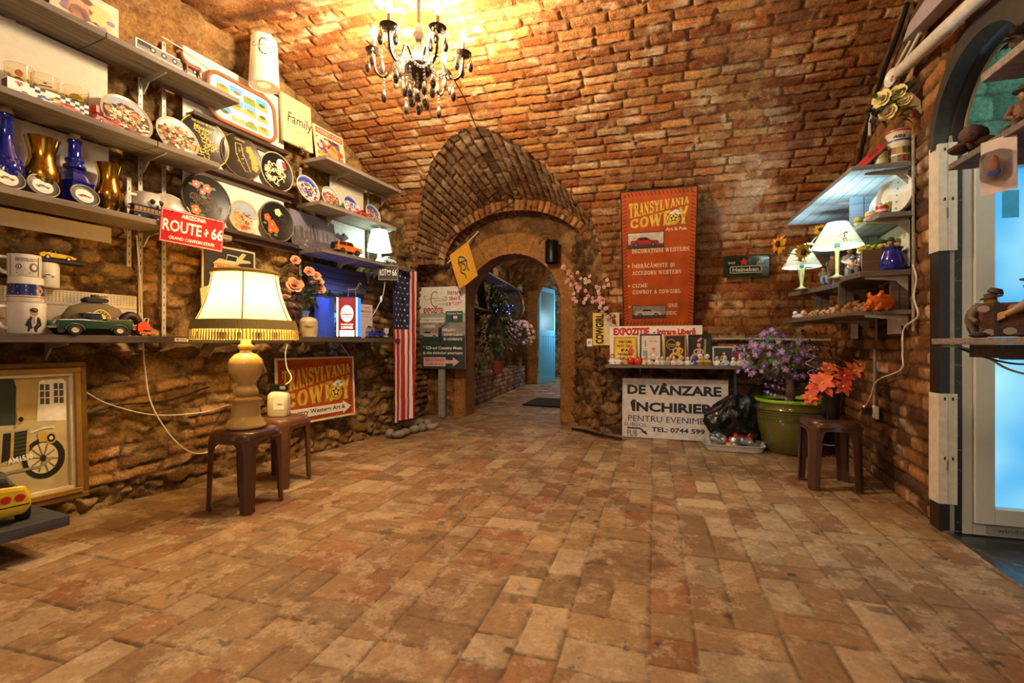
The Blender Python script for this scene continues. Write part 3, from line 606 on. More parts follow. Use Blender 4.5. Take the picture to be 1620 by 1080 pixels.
# ================================================================ shared builders
RV = Vector
def shelf_z(px, o, wall, z): x, y, d = wall.at(px, o); return RV((x, y, z)), d
WOODG = wood('#6f655c', .8); WOODB = wood('#4c4038', .8); WOODL = wood('#8a7c6c', .8)
SLOT = mat('#b3aa98', .45, .3)
def bracket_mb(depth, big=False):
    b = MB(); dp = depth*.82
    pts = [(0, 0), (-dp, 0), (-dp-.004, -.006), (-dp, -.012), (-.06, -.030), (-.018, -.075), (0, -.095)]
    A = [RV((-.004, y, z)) for y, z in pts]; B = [RV((.004, y, z)) for y, z in pts]; n = len(pts)
    b._add(A+B, [tuple(range(n)), tuple(range(2*n-1, n-1, -1))] + [(i, n+i, n+(i+1) % n, (i+1) % n) for i in range(n)], SLOT)
    b.bx(-.011, -dp, -.003, .011, 0, 0, SLOT); return b
def shelf(wall, t0, t1, ztop, depth, label, brackets=(), m=None, th=.032, planks=5, joint=None, group=None, brkmat=None, name='wall_shelf', o=.012, lip=0.):
    p = wall.xy(t0, o); r = thing(name, label, 'shelf', (p.x, p.y, ztop), wall.rz, group); m = m or WOODG; b = MB(); s = wall.side; L = t1-t0
    a, e = (0, L) if s > 0 else (-L, 0); w = depth/planks
    cuts = [a] + ([a+(e-a)*joint] if joint else []) + [e]
    for x0, x1 in zip(cuts, cuts[1:]):
        for k in range(planks):
            b.bx(x0+.002, -k*w-.0012, -th, x1-.002, -(k+1)*w+.0012, 0, m)
        b.bx(x0+.004, -.003, -th+.004, x1-.004, -depth+.003, -.004, m)
    b.build('board', r, bevel=.002)
    for q in brackets:
        o_ = bracket_mb(depth).build('bracket', r, loc=((q-t0)*s, 0, -th))
    return r
def upright(wall, t, z0, z1, label, o=.0):
    p = wall.xy(t, o+.006); b = MB(); b.bx(-.012, -.007, z0, .012, 0, z1, SLOT); b.y0 = -.007
    z = z0+.02
    while z < z1-.03: b.r2(-.0025, z, .0025, z+.018, INK); z += .05
    return single(b, 'slotted_wall_rail', label, 'shelf rail', (p.x, p.y, 0), wall.rz, 'slotted shelf rails')
def panel(wall, px0, px1, pyt, pyb, o, pxc=None):
    "pixel box on the wall plane at offset o -> (centre bottom, width, height)"
    t0, t1 = wall.t(px0, o), wall.t(px1, o); pc = pxc if pxc is not None else (px0+px1)/2
    t = wall.t(pc, o) if pxc is not None else (t0+t1)/2
    p = wall.xy((t0+t1)/2, o); q = wall.xy(t, o); d = (-_s)*q.x + _c*q.y
    z1, z0 = zat(pyt, d), zat(pyb, d); return RV((p.x, p.y, z0)), abs(t1-t0), z1-z0
def blobs(b, cx, cz, rx, rz, n, cols, r0, r1, k=3, seed=1, rect=False):
    q = random.Random(seed)
    for i in range(n):
        if rect: x, z = q.uniform(-1, 1), q.uniform(-1, 1)
        else: a = q.random()*6.283; rr = math.sqrt(q.random()); x, z = math.cos(a)*rr, math.sin(a)*rr
        r = q.uniform(r0, r1); b.c2(cx+x*(rx-r), cz+z*(rz-r), r, q.choice(cols), k+.2*q.random()*0+(i % 5)*.3, r*q.uniform(.4, 1), n=7, a0=q.random()*3)
def flower2(b, x, z, r, petal, core, k=4):
    for i in range(5): a = i*1.2566; b.c2(x+math.cos(a)*r*.55, z+math.sin(a)*r*.55, r*.5, petal, k+i*.1, n=8)
    b.c2(x, z, r*.28, core, k+1, n=7)
def scrolls(b, cx, cz, rx, rz, n, m, w, seed=1, k=3):
    q = random.Random(seed)
    for i in range(n):
        a = q.random()*6.283; rr = math.sqrt(q.random())*.8; x, z = cx+math.cos(a)*rr*rx, cz+math.sin(a)*rr*rz; s = q.uniform(.14, .26)*rx; t0 = q.random()*6.28; sg = q.choice((-1, 1))
        b.l2([(x+s*(1-u/9)*math.cos(t0+sg*u*.5), z+s*(1-u/9)*math.sin(t0+sg*u*.5)) for u in range(9)], w, m, k)
def plate_mb(r, m, dep=.016):
    b = MB(); b.T = rotx(math.pi/2); b.lathe([(0, 0), (r*.86, 0), (r, dep*.8), (r, dep), (r*.95, dep*.95), (r*.88, dep*.5), (0, dep*.5)], m, n=40, caps=False); b.T = None; b.y0 = -dep*.5; return b
def rim_mb(r, m, dep=.016, w=.004):
    b = MB(); b.T = rotx(math.pi/2); b.tube([(r*math.cos(i*math.pi/20), r*math.sin(i*math.pi/20), dep) for i in range(40)], w, m, n=6, closed=True); b.T = None; return b
def plate(label, loc, r, rz, face, rimc=None, deco=None, lean=.12, cat='plate', dep=.016, group=None, rimw=.004, name='plate'):
    root = thing(name, label, cat, loc, rot=(-lean, 0, rz), group=group)
    b = plate_mb(r, face, dep); b.T = None
    if deco: deco(b, r)
    o = b.build('dish', root, loc=(0, 0, r))
    if rimc: rim_mb(r, rimc, dep, rimw).build('rim', root, loc=(0, 0, r))
    return root
def wheel_mb(r, w, hub='#d8d2c4'):
    b = MB(); T = rotx(math.pi/2); b.lathe([(r*.55, -w/2), (r, -w/2*.8), (r, w/2*.8), (r*.55, w/2)], mat('#1a1817', .7), n=18, M=T, caps=False)
    b.lathe([(0, -w*.42), (r*.6, -w*.42), (r*.6, w*.42), (0, w*.42)], mat(hub, .35, .5), n=14, M=T); return b
def toy_car(label, loc, rz, L, style, colour, group=None, name='toy_car', hub='#d8d2c4', cab=None, extra=None, cat='toy car', zs=1.):
    "toy vehicle, nose towards +x, standing on its wheels"
    root = thing(name, label, cat, loc, rz, group); root.scale = (1, 1, zs); H = {'sedan': .32, 'pickup': .40, 'suv': .42, 'low': .27, 'old': .42}[style]*L; Wd = .40*L; r = {'suv': .105, 'pickup': .09, 'old': .10}.get(style, .082)*L
    paint = mat(colour, .25, coat=.6); dark = mat('#22262a', .15, coat=.4); chrome = mat('#cfcac0', .2, .9)
    X = lambda a: (a-.5)*L
    low = {'sedan': [(0, .10), (1, .10), (1, .19), (.97, .26), (.70, .30), (0.05, .30), (0, .24)], 'low': [(0, .08), (1, .08), (1, .14), (.9, .20), (.62, .24), (.08, .25), (0, .2)],
           'suv': [(0, .12), (1, .12), (1, .22), (.98, .29), (.70, .31), (.02, .31), (0, .24)], 'pickup': [(0, .12), (1, .12), (1, .20), (.985, .29), (.72, .31), (0.0, .27)], 'old': [(0, .12), (1, .12), (1, .22), (.96, .30), (.66, .32), (.05, .32), (0, .28)]}[style]
    b = MB(); b.prism([(X(a), z*L*.95) for a, z in low], -Wd/2, Wd/2, paint); o = b.build('body', root, bevel=.012*L, seg=2)
    cb = {'sedan': [(.16, .29), (.70, .29), (.58, .42), (.28, .42)], 'low': [(.22, .24), (.66, .23), (.52, .33), (.32, .33)], 'suv': [(.04, .30), (.72, .30), (.64, .44), (.06, .44)], 'pickup': [(.40, .29), (.70, .30), (.64, .45), (.43, .45)], 'old': [(.1, .31), (.62, .31), (.6, .5), (.12, .5)]}[style]
    b = MB(); b.prism([(X(a), z*L*.95) for a, z in cb], -Wd*.42, Wd*.42, mat(cab, .3, coat=.5) if cab else paint); c = b.build('cabin', root, bevel=.01*L, seg=2)
    cx = sum(a for a, _ in cb)/4; zt = cb[2][1]; zb = cb[0][1]; g = MB()
    ins = [(cx+(a-cx)*.84, zb+.015+(z-zb)*.80) for a, z in cb]; mid = (ins[0][0]+ins[1][0])/2; mt = (ins[2][0]+ins[3][0])/2
    for sgn in (-1, 1):
        for poly in ([ins[0], (mid-.012, ins[0][1]), (mt-.012, ins[2][1]), ins[3]], [(mid+.012, ins[1][1]), ins[1], ins[2], (mt+.012, ins[2][1])]):
            g.prism([(X(a), z*L*.95) for a, z in poly], sgn*Wd*.415, sgn*(Wd*.42+.0012), dark)
    for (a0, z0), (a1, z1), sg in ((cb[1], cb[2], 1), (cb[0], cb[3], -1)):
        u = RV((X(a0), 0, z0*L*.95)); v = RV((X(a1), 0, z1*L*.95)); nn = RV((sg, 0, .35))*.0015; q = []
        for f, yy in ((.15, -1), (.15, 1), (.85, 1), (.85, -1)): p = u.lerp(v, f)+nn; q.append((p.x, yy*Wd*.36, p.z))
        g.poly(q, dark)
    g.build('window', c)
    for x in (.2, .79):
        for sgn in (-1, 1): wheel_mb(r, .07*L, hub).build('wheel', root, loc=(X(x), sgn*(Wd/2-.02*L), r))
    for xa, xb in ((1.0, 1.03), (-.03, 0)): MB().bx(X(xa), -Wd*.48, .12*L, X(xb), Wd*.48, .16*L, chrome).build('bumper', root, bevel=.004*L)
    for sgn in (-1, 1): MB().ell((X(1.0), sgn*Wd*.34, .235*L*.95), (.012*L, .035*L, .035*L), chrome, 10, 6).build('headlight', root)
    if style == 'pickup':
        b = MB(); b.bx(X(.02), -Wd*.40, .255*L, X(.37), Wd*.40, .262*L, dark); b.bx(X(.0), -Wd*.5, .25*L, X(.38), -Wd*.44, .31*L, paint); b.bx(X(0), Wd*.44, .25*L, X(.38), Wd*.5, .31*L, paint); b.bx(X(.0), -Wd*.5, .25*L, X(.02), Wd*.5, .31*L, paint); b.build('truck_bed', root, bevel=.004*L)
        for x in (.2, .79):
            for sgn in (-1, 1): MB().tube([(X(x)+r*1.25*math.cos(t*math.pi/8), sgn*Wd*.5, r+r*1.25*math.sin(t*math.pi/8)) for t in range(9)], .018*L, paint, n=6).build('fender', root)
    if extra: extra(root, L, Wd)
    return root
def quad_animal(b, L, m, mane=None, tailm=None, thick=1.0, neckup=.5, lift=None):
    "standing four-legged animal, facing +x, one continuous chain of swept rings; feet at z=0"
    h = .48*L; q = thick
    b.tube(spl([(-.42*L, 0, h*1.12), (-.36*L, 0, h*1.1), (-.15*L, 0, h*1.07), (.1*L, 0, h*1.08), (.26*L, 0, h*1.15), (.36*L, 0, h*(1.3+neckup*.3)), (.42*L, 0, h*(1.5+neckup*.6)), (.5*L, 0, h*(1.5+neckup*.62)), (.62*L, 0, h*(1.35+neckup*.55))], 4),
           [L*q*x for x in np.interp(np.linspace(0, 1, 33), [0, .06, .15, .35, .5, .62, .75, .86, .93, 1], [.02, .09, .125, .105, .13, .085, .06, .07, .055, .035])], m, n=10)
    for sx, dy, hind in ((.22, .07, 0), (.22, -.07, 0), (-.32, .07, 1), (-.32, -.07, 1)):
        k = [(sx*L, dy*L*q, h*1.0), (sx*L+(.03 if hind else 0)*L, dy*L*q, h*.62), (sx*L-(.055 if hind else 0)*L, dy*L*q, h*.34), (sx*L-(.03 if hind else 0)*L, dy*L*q, h*.06), (sx*L+.005*L, dy*L*q, 0)]
        b.tube(k, [.07*L*q, .05*L*q, .03*L*q, .024*L*q, .03*L*q], m, n=7)
    for sg in (-1, 1): b.tube([(.45*L, sg*.035*L, h*(1.6+neckup*.62)), (.44*L, sg*.05*L, h*(1.76+neckup*.62))], [.022*L, .006*L], m, n=5)
    b.tube(spl([(-.41*L, 0, h*1.15), (-.5*L, 0, h*1.05), (-.53*L, 0, h*.6)], 4), [.02*L]*4+[.03*L]*4+[.012*L], tailm or m, n=6)
def figurine(label, loc, rz, H, coat, trousers, hat='#2a2420', pose='sit', group=None, skin='#b98a5c', beard=None, tilt=.0, base='#5a4028'):
    "small painted resin figure of a vagabond in a hat"
    root = thing('resin_figurine', label, 'figurine', loc, rz, group); s = H
    cm, tm, sm, hm = mat(coat, .6, bump=.4, nscale=60), mat(trousers, .6, bump=.4, nscale=60), mat(skin, .55), mat(hat, .6); sh = mat('#2c211a', .6)
    b = MB(); zh = .30*s if pose == 'sit' else .47*s
    b.tube([(0, .01*s, zh-.04*s), (0, 0, zh+.06*s), (tilt*.5*s, -.01*s, zh+.22*s), (tilt*s, -.02*s, zh+.33*s), (tilt*s, -.02*s, zh+.38*s)], [.13*s, .15*s, .155*s, .12*s, .05*s], cm, n=12)
    hx = tilt*s; hz = zh+.45*s
    b.ell((hx, -.035*s, hz), (.078*s, .085*s, .095*s), sm, 12, 9); b.ell((hx, -.125*s, hz-.01*s), (.02*s, .022*s, .022*s), sm, 8, 5)
    for sg in (-1, 1):
        b.ell((hx+sg*.08*s, -.03*s, hz), (.014*s, .022*s, .028*s), sm, 6, 5); b.ell((hx+sg*.03*s, -.108*s, hz+.022*s), .010*s, INK, 6, 4)
        b.tube([(hx+sg*.13*s, -.01*s, zh+.29*s), (sg*.2*s, -.05*s, zh+.14*s), (sg*.11*s, -.17*s, zh+.07*s)], [.06*s, .052*s, .042*s], cm, n=8); b.ell((sg*.09*s, -.20*s, zh+.06*s), (.032*s, .042*s, .028*s), sm, 8, 6)
        if pose == 'sit': k = [(sg*.07*s, 0, zh-.02*s), (sg*.10*s, -.22*s, zh+.0*s), (sg*.11*s, -.25*s, .04*s)]
        else: k = [(sg*.065*s, 0, zh), (sg*.08*s, -.03*s, .24*s), (sg*.085*s, 0, .04*s)]
        b.tube(k, [.085*s, .075*s, .055*s], tm, n=9); e = k[-1]; b.ell((e[0], e[1]-.04*s, .03*s), (.045*s, .085*s, .032*s), sh, 9, 6)
    if beard: b.ell((hx, -.095*s, hz-.065*s), (.055*s, .04*s, .06*s), mat(beard, .8), 9, 6)
    b.build('body', root)
    b = MB(); b.lathe([(.15*s, -.006*s), (.155*s, .004*s), (.092*s, .014*s), (.088*s, .08*s), (.06*s, .10*s), (0, .095*s)], hm, n=18, c=(hx, -.03*s, hz+.05*s), M=roty(.12)); b.build('hat', root)
    if pose == 'sit': b = MB(); b.lathe([(.17*s, 0), (.17*s, .05*s), (.14*s, .22*s), (.13*s, .27*s), (0, .27*s)], mat(base, .75, bump=.6, nscale=40), n=11, c=(0, .05*s, 0)); b.build('seat_stump', root, flat=True)
    return root
def leaf(b, p, d, L, w, m, droop=.3, up=RV((0, 0, 1))):
    d = RV(d).normalized(); s = d.cross(up); s = s.normalized() if s.length > 1e-3 else RV((1, 0, 0)); n = s.cross(d); P = RV(p)
    c = [P, P+d*L*.35+n*L*.06, P+d*L*.7-n*L*droop*.15, P+d*L-n*L*droop*.5]
    l = [P, c[1]+s*w*.45+n*w*.12, c[2]+s*w*.4+n*w*.1]; r = [P, c[1]-s*w*.45+n*w*.12, c[2]-s*w*.4+n*w*.1]
    return b._add([c[0], c[1], c[2], c[3], l[1], l[2], r[1], r[2]], [(0, 1, 4), (1, 2, 5, 4), (2, 3, 5), (0, 6, 1), (1, 6, 7, 2), (2, 7, 3)], m, True)
def rose_mb(r, m, core=None, seed=0):
    "open rose facing +z: whorls of cupped petals"
    q = random.Random(seed); b = MB(); k = 0
    for ring, (n, rad, tilt, sz) in enumerate(((6, .62, 1.15, .62), (5, .42, .75, .52), (4, .24, .4, .4), (3, .1, .15, .3))):
        for i in range(n):
            a = 6.283*i/n + ring*.5 + q.uniform(-.15, .15); ca, sa = math.cos(a), math.sin(a); vs = []; w = sz*r
            for u in range(4):
                f = u/3; rr = rad*r*.35 + f*sz*r*math.sin(tilt)*.95 + .08*r*f*f; z = f*sz*r*math.cos(tilt)*1.1 + .1*r*(3-ring)*.2 + (-.10*r*f*f if ring < 2 else 0) + ring*.03*r
                for v in range(5):
                    g = (v-2)/2; ww = w*(.35+.75*math.sin(f*2.2+.4)); cup = .16*r*g*g*(1-.6*f); vs.append((ca*(rr-cup)-sa*g*ww*.62, sa*(rr-cup)+ca*g*ww*.62, z+cup*.5))
            b._add(vs, [(u*5+v, u*5+v+1, u*5+v+6, u*5+v+5) for u in range(3) for v in range(4)], core if (core and ring > 1) else m, True)
    return b
# slab-serif show lettering, drawn with strokes in a unit box: (width kind, points)
_o = [(.5+.38*math.cos(i*.6283+.3), .5+.45*math.sin(i*.6283+.3)) for i in range(11)]
GLY = {'T': ['s.5,0 .5,1', 'n.02,.93 .98,.93', 'n.27,.06 .73,.06', 'n.07,.66 .07,.98', 'n.93,.66 .93,.98'], 'R': ['s.24,0 .24,1', 'm.24,.92 .66,.92 .82,.8 .82,.62 .66,.5 .24,.5', 's.52,.5 .82,.06', 'n.0,.06 .48,.06', 'n.66,.06 1,.06', 'n0,.94 .3,.94'],
 'A': ['n.14,.04 .46,.97', 's.52,.97 .84,.04', 'n.25,.33 .75,.33', 'n0,.06 .34,.06', 'n.62,.06 1,.06'], 'N': ['n.16,0 .16,1', 's.16,.97 .84,.03', 'n.84,0 .84,1', 'n0,.06 .34,.06', 'n0,.94 .3,.94', 'n.66,.94 1,.94'],
 'S': ['m.84,.72 .72,.92 .3,.92 .16,.76 .22,.6 .8,.42 .86,.24 .7,.08 .3,.08 .14,.28', 'n.88,.66 .88,.98', 'n.11,.02 .11,.34'], 'Y': ['s.12,.95 .5,.46', 'm.88,.95 .5,.46', 's.5,.5 .5,0', 'n.26,.06 .74,.06', 'n0,.94 .34,.94', 'n.66,.94 1,.94'],
 'L': ['s.28,0 .28,1', 'n.05,.06 .94,.06', 'n.9,.04 .9,.36', 'n.04,.94 .52,.94'], 'V': ['s.14,.97 .5,.03', 'n.86,.97 .5,.03', 'n0,.94 .36,.94', 'n.64,.94 1,.94'], 'I': ['s.5,0 .5,1', 'n.2,.06 .8,.06', 'n.2,.94 .8,.94'],
 'C': ['m.84,.68 .72,.9 .5,.95 .26,.86 .15,.64 .15,.36 .26,.14 .5,.05 .72,.1 .84,.3', 'n.88,.64 .88,.96'], 'W': ['s.1,.97 .3,.04', 'n.3,.04 .5,.9', 's.5,.9 .7,.04', 'n.7,.04 .9,.97', 'n0,.94 .26,.94', 'n.38,.94 .62,.94', 'n.76,.94 1,.94'],
 'B': ['s.24,0 .24,1', 'm.24,.93 .64,.93 .78,.82 .78,.66 .64,.52 .24,.52', 'm.64,.52 .84,.4 .84,.18 .68,.07 .24,.07', 'n0,.06 .3,.06', 'n0,.94 .3,.94'], 'D': ['s.24,0 .24,1', 'm.24,.93 .6,.93 .84,.76 .84,.24 .6,.07 .24,.07', 'n0,.06 .3,.06', 'n0,.94 .3,.94'],
 'E': ['s.26,0 .26,1', 'n.04,.94 .88,.94', 'n.26,.5 .66,.5', 'n.04,.06 .9,.06', 'n.88,.68 .88,.98', 'n.9,.02 .9,.32', 'n.68,.38 .68,.62'], 'M': ['n.12,0 .12,1', 'm.14,.96 .5,.2', 'm.5,.2 .86,.96', 's.88,0 .88,1', 'n0,.06 .28,.06', 'n.7,.06 1,.06'],
 'Z': ['n.08,.94 .92,.94', 's.86,.94 .14,.06', 'n.08,.06 .94,.06', 'n.1,.68 .1,.96', 'n.92,.04 .92,.32'], 'G': ['m.84,.7 .7,.92 .5,.95 .26,.86 .15,.64 .15,.36 .26,.14 .5,.05 .7,.1 .82,.26', 'n.56,.44 .96,.44', 's.82,.44 .82,.04'], 'U': ['s.22,1 .22,.3 .34,.09 .5,.06', 'm.5,.06 .68,.1 .8,.3 .8,1', 'n.02,.94 .42,.94', 'n.62,.94 1,.94'],
 'P': ['s.24,0 .24,1', 'm.24,.93 .66,.93 .84,.8 .84,.6 .66,.46 .24,.46', 'n0,.06 .48,.06', 'n0,.94 .3,.94'], '&': ['m.9,.06 .35,.66 .35,.85 .5,.95 .66,.84 .62,.68 .22,.4 .18,.2 .36,.05 .6,.1 .9,.42'], '*': ['d'], 'H': ['s.2,0 .2,1', 's.8,0 .8,1', 'n.2,.5 .8,.5', 'n0,.06 .4,.06', 'n.6,.06 1,.06', 'n0,.94 .4,.94', 'n.6,.94 1,.94']}
GLY['O'] = [('m', [(.5+.36*math.cos(i*math.pi/6), .5+.44*math.sin(i*math.pi/6)) for i in range(13)])]
ACC = {'Ț': ('T', ','), 'Ș': ('S', ','), 'Î': ('I', '^'), 'Ă': ('A', 'u')}
WD = {'I': .5, 'W': 1.45, 'M': 1.25, ' ': .5}
def western(b, txt, m, fn, k=2, ws=.30, wm=.24, wn=.13, gap=.12):
    "letters of a slab face mapped through fn(u 0..1, v 0..1) -> (x, z)"
    tot = sum(WD.get(c, 1) for c in txt) + gap*(len(txt)-1); x = 0; lay = k
    def seg(p, q, w, wl, x0):
        (a, c), (d, e) = p, q; dx, dz = (d-a)*wl, e-c; L = math.hypot(dx, dz) or 1e-6; hx, hz = -dz/L*w/2, dx/L*w/2*1.0; ex, ez = dx/L*w*.12, dz/L*w*.12
        P = [(a*wl-ex+hx, c-ez+hz*.8), (d*wl+ex+hx, e+ez+hz*.8), (d*wl+ex-hx, e+ez-hz*.8), (a*wl-ex-hx, c-ez-hz*.8)]
        b.p2([fn((x0+u)/tot, min(1, max(0, v)) if abs(v-.5) < .62 else v) for u, v in P][::-1], m, lay)
    for ch in txt:
        g, ac = ACC.get(ch, (ch, None)); wl = WD.get(ch, WD.get(g, 1))
        for st in GLY.get(g, []):
            if st == 'd': b.p2([fn((x+.5+.3*math.cos(i))/tot, .4+.3*math.sin(i)) for i in np.linspace(0, 6, 10)], m, lay); continue
            kd, pts = (st[0], [tuple(float(y) for y in t.split(',')) for t in st[1:].split(' ')]) if isinstance(st, str) else st
            w = {'s': ws, 'm': wm, 'n': wn}[kd]
            for p, q in zip(pts, pts[1:]): seg(p, q, w, wl, x)
        if ac == ',': seg((.5, -.1), (.42, -.3), .14, wl, x)
        elif ac == '^': seg((.2, 1.1), (.5, 1.3), .1, wl, x); seg((.5, 1.3), (.8, 1.1), .1, wl, x)
        elif ac == 'u': seg((.3, 1.28), (.5, 1.1), .1, wl, x); seg((.5, 1.1), (.7, 1.28), .1, wl, x)
        x += wl+gap; lay += .04
def wline(b, txt, x0, z0, x1, z1, m, k=2, **kw): western(b, txt, m, lambda u, v: (x0+(x1-x0)*u, z0+(z1-z0)*v), k, **kw)
def cowboy_logo(b, x0, z0, w, h, m, dark, pale):
    "the pub's two-line show lettering, TRANSYLVANIA shrinking to the right over COWBOY growing to the right"
    top = lambda u: .90+.10*u; mid = lambda u: .36+.40*u; mid2 = lambda u: mid(u)-.06
    western(b, 'TRANSYLVANIA', m, lambda u, v: (x0+w*u, z0+h*(mid(u)+(top(u)-mid(u))*v)), 2, ws=.36)
    def low(u, v): u2 = .02+.97*u; return (x0+w*u2, z0+h*((.02+.03*u)+((mid2(u2)-(.02+.03*u)))*v))
    western(b, 'COWB Y', m, low, 2.4, ws=.36, wm=.3, gap=.14)
    cx, cz, r = x0+w*.755, z0+h*.27, h*.215
    b.c2(cx, cz, r, m, 4, n=24); b.c2(cx, cz, r*.82, dark, 5, n=24); b.c2(cx, cz, r*.74, m, 6, n=24)
    for i in range(5): a = 1.57+i*1.2566; b.p2([(cx+r*.7*math.cos(a), cz+r*.7*math.sin(a)), (cx+r*.3*math.cos(a+.63), cz+r*.3*math.sin(a+.63)), (cx, cz), (cx+r*.3*math.cos(a-.63), cz+r*.3*math.sin(a-.63))], dark, 7)
    b.c2(cx, cz, r*.26, m, 8, n=10)
    for dx, dz, rr, mm in ((-.1, .95, .42, pale), (.35, 1.15, .5, pale), (.75, .85, .4, pale), (.25, .9, .18, dark), (.95, .25, .16, dark), (.9, 1.05, .16, dark)): b.c2(cx+r*dx, cz+r*dz, r*rr, mm, 9, r*rr*.62, n=9)
def script_logo(b, x, z, w, m, k=2, t=.006):
    "pen-drawn cowboy hat emblem with two short script lines"
    L = lambda P, tt=t: b.l2([(x+w*p[0], z+w*p[1]) for p in spl([RV((a, c)).to_3d() for a, c in P], 7)], tt, m, k)
    L([(-.62, .16), (-.5, .02), (-.1, .1), (.3, .06), (.56, -.02), (.62, .1), (.45, .16)], t*.8); L([(-.62, .16), (-.58, .22), (-.45, .2)], t*.8)
    L([(.12, .34), (.0, .42), (-.16, .36), (-.24, .1), (-.2, -.2), (-.02, -.36), (.12, -.3)], t*1.5)
    b.t2('Transylvania', x-.12*w, z-.10*w, x+.56*w, z+.02*w, m, k, shear=.3, bold=0); b.t2('cowboy', x+.12*w, z-.29*w, x+.58*w, z-.15*w, m, k, shear=.3, bold=0)
def easel_frame(root, w, h, fm, t=.02, d=.018, name='frame'):
    b = MB(); b.bx(-w/2, -d, 0, w/2, 0, t, fm); b.bx(-w/2, -d, h-t, w/2, 0, h, fm); b.bx(-w/2, -d, t, -w/2+t, 0, h-t, fm); b.bx(w/2-t, -d, t, w/2, 0, h-t, fm); return b.build(name, root, bevel=.003)
def car2(b, x, z, L, body, k=4, dark=None, wheel=None, flip=1):
    "side view of a car printed on a picture"
    d = dark or mat('#2a2c30', .5, noise=0); X = lambda a: x+flip*(a-.5)*L
    b.p2([(X(a), z+c*L) for a, c in ((0, .08), (1, .08), (1, .17), (.95, .22), (.72, .24), (.58, .34), (.3, .34), (.2, .24), (.02, .23))][::flip], body, k)
    b.p2([(X(a), z+c*L) for a, c in ((.25, .24), (.68, .24), (.57, .32), (.32, .32))][::flip], d, k+1)
    for a in (.2, .8): b.c2(X(a), z+.08*L, .085*L, d, k+2, n=12); b.c2(X(a), z+.08*L, .045*L, wheel or GREY, k+3, n=10)
# ================================================================ left wall
LO = .27                                   # reach of the left-hand shelves
t_ = LW.t
S1, S2, S3, S4 = 2.66, 2.17, 1.705, 1.02
G1, G2, G3 = 2.565, 2.165, 1.775
BR = [t_(130, 0), t_(207, 0)]
TB = t_(225, .0)
s1 = shelf(LW, -1.3, t_(378, LO), S1, LO, 'highest long grey plank shelf on the stone wall, upper left', [TB], joint=.62)
s2 = shelf(LW, -1.3, t_(347, LO), S2, LO, 'grey plank shelf carrying three glasses and a printed car box', [TB], joint=.8)
s3 = shelf(LW, -1.3, t_(366, LO), S3, LO, 'grey plank shelf carrying blue bottles and gold vases', [TB], m=wood('#7a6e5e', .8))
s4 = shelf(LW, -1.0, t_(462, LO)-.01, S4, LO, 'dark low plank shelf carrying mugs and the green toy pickup', [t_(70, 0), t_(330, 0)], m=WOODB, th=.04)
g1 = shelf(LW, t_(515, LO), t_(634, LO), G1, LO, 'grey plank shelf above the four round scenic plates, below the family plaque', [t_(500, 0)+.18, t_(590, 0)+.12], m=WOODL)
g2 = shelf(LW, t_(505, LO), t_(626, LO), G2, LO, 'grey plank shelf holding four scenic plates and tiny cars', [t_(495, 0)+.15, t_(580, 0)+.1], m=WOODL)
g3 = shelf(LW, t_(515, LO)-.05, t_(650, LO), G3, LO, 'grey plank shelf holding the orange model car and small white lamp', [t_(520, 0)+.1, t_(590, 0)], m=WOODG)
g4 = shelf(LW, t_(462, LO)+.01, t_(632, LO), S4+.012, LO, 'dark low plank shelf under the lit display box and roses', [t_(480, 0), t_(590, 0)], m=WOODB, th=.04)
for px, z0, z1, lab in ((48, 2.0, 2.85, 'short slotted rail behind the printed drinking glasses'), (225, .95, 2.8, 'long slotted rail carrying the brackets of the three plank shelves'), (262, .95, 2.95, 'long slotted rail just right of the bracket rail, rising past the highest shelf'), (207, 1.45, 2.0, 'short slotted rail beside the gold vase and skull mug')): upright(LW, t_(px, 0), z0, z1, lab, -.03)
for px, z0, z1, lab in ((478, 1.55, 2.5, 'slotted rail at the near end of the scenic plate shelf'), (585, 1.6, 2.55, 'slotted rail behind the small white lamp')): upright(LW, t_(px, 0), z0, z1, lab, -.03)
# white backing boards
def back_board(px0, px1, z0, z1, label, o=.008, m=None):
    ta, tb = t_(px0, o), t_(px1, o); p = LW.xy(ta, o); b = MB(); b.bx(0, -.006, z0, tb-ta, 0, z1, m or mat('#cdc1a8', .6, noise=.05)); return single(b, 'backing_board', label, 'board', (p.x, p.y, 0), LW.rz, None)
BT = t_(0, 0)-.8
def bb(t0, t1, z0, z1, label, m=None, o=.008):
    p = LW.xy(t0, o); b = MB(); b.bx(0, -.006, z0, t1-t0, 0, z1, m or mat('#cdc1a8', .6, noise=.05)); return single(b, 'backing_board', label, 'board', (p.x, p.y, 0), LW.rz)
bb(BT, t_(168, 0), S2+.005, S1-.04, 'white backing board behind the three printed glasses')
bb(BT, t_(170, 0), S3+.005, S2-.04, 'white backing board behind the blue bottles and gold vases')
bb(BT, t_(174, 0), 1.57, S3-.045, 'cream strip of board hanging below the bottle shelf')
tw0, tw1 = t_(292, 0), t_(447, 0)
bb(t_(520, 0), t_(573, 0), G2+.005, G1-.04, 'white backing board behind the globe plates', o=.01)
bb(t_(522, 0), t_(575, 0), G3+.005, G2-.04, 'white backing board behind the orange model car', mat('#f2ede0', .6), o=.01)
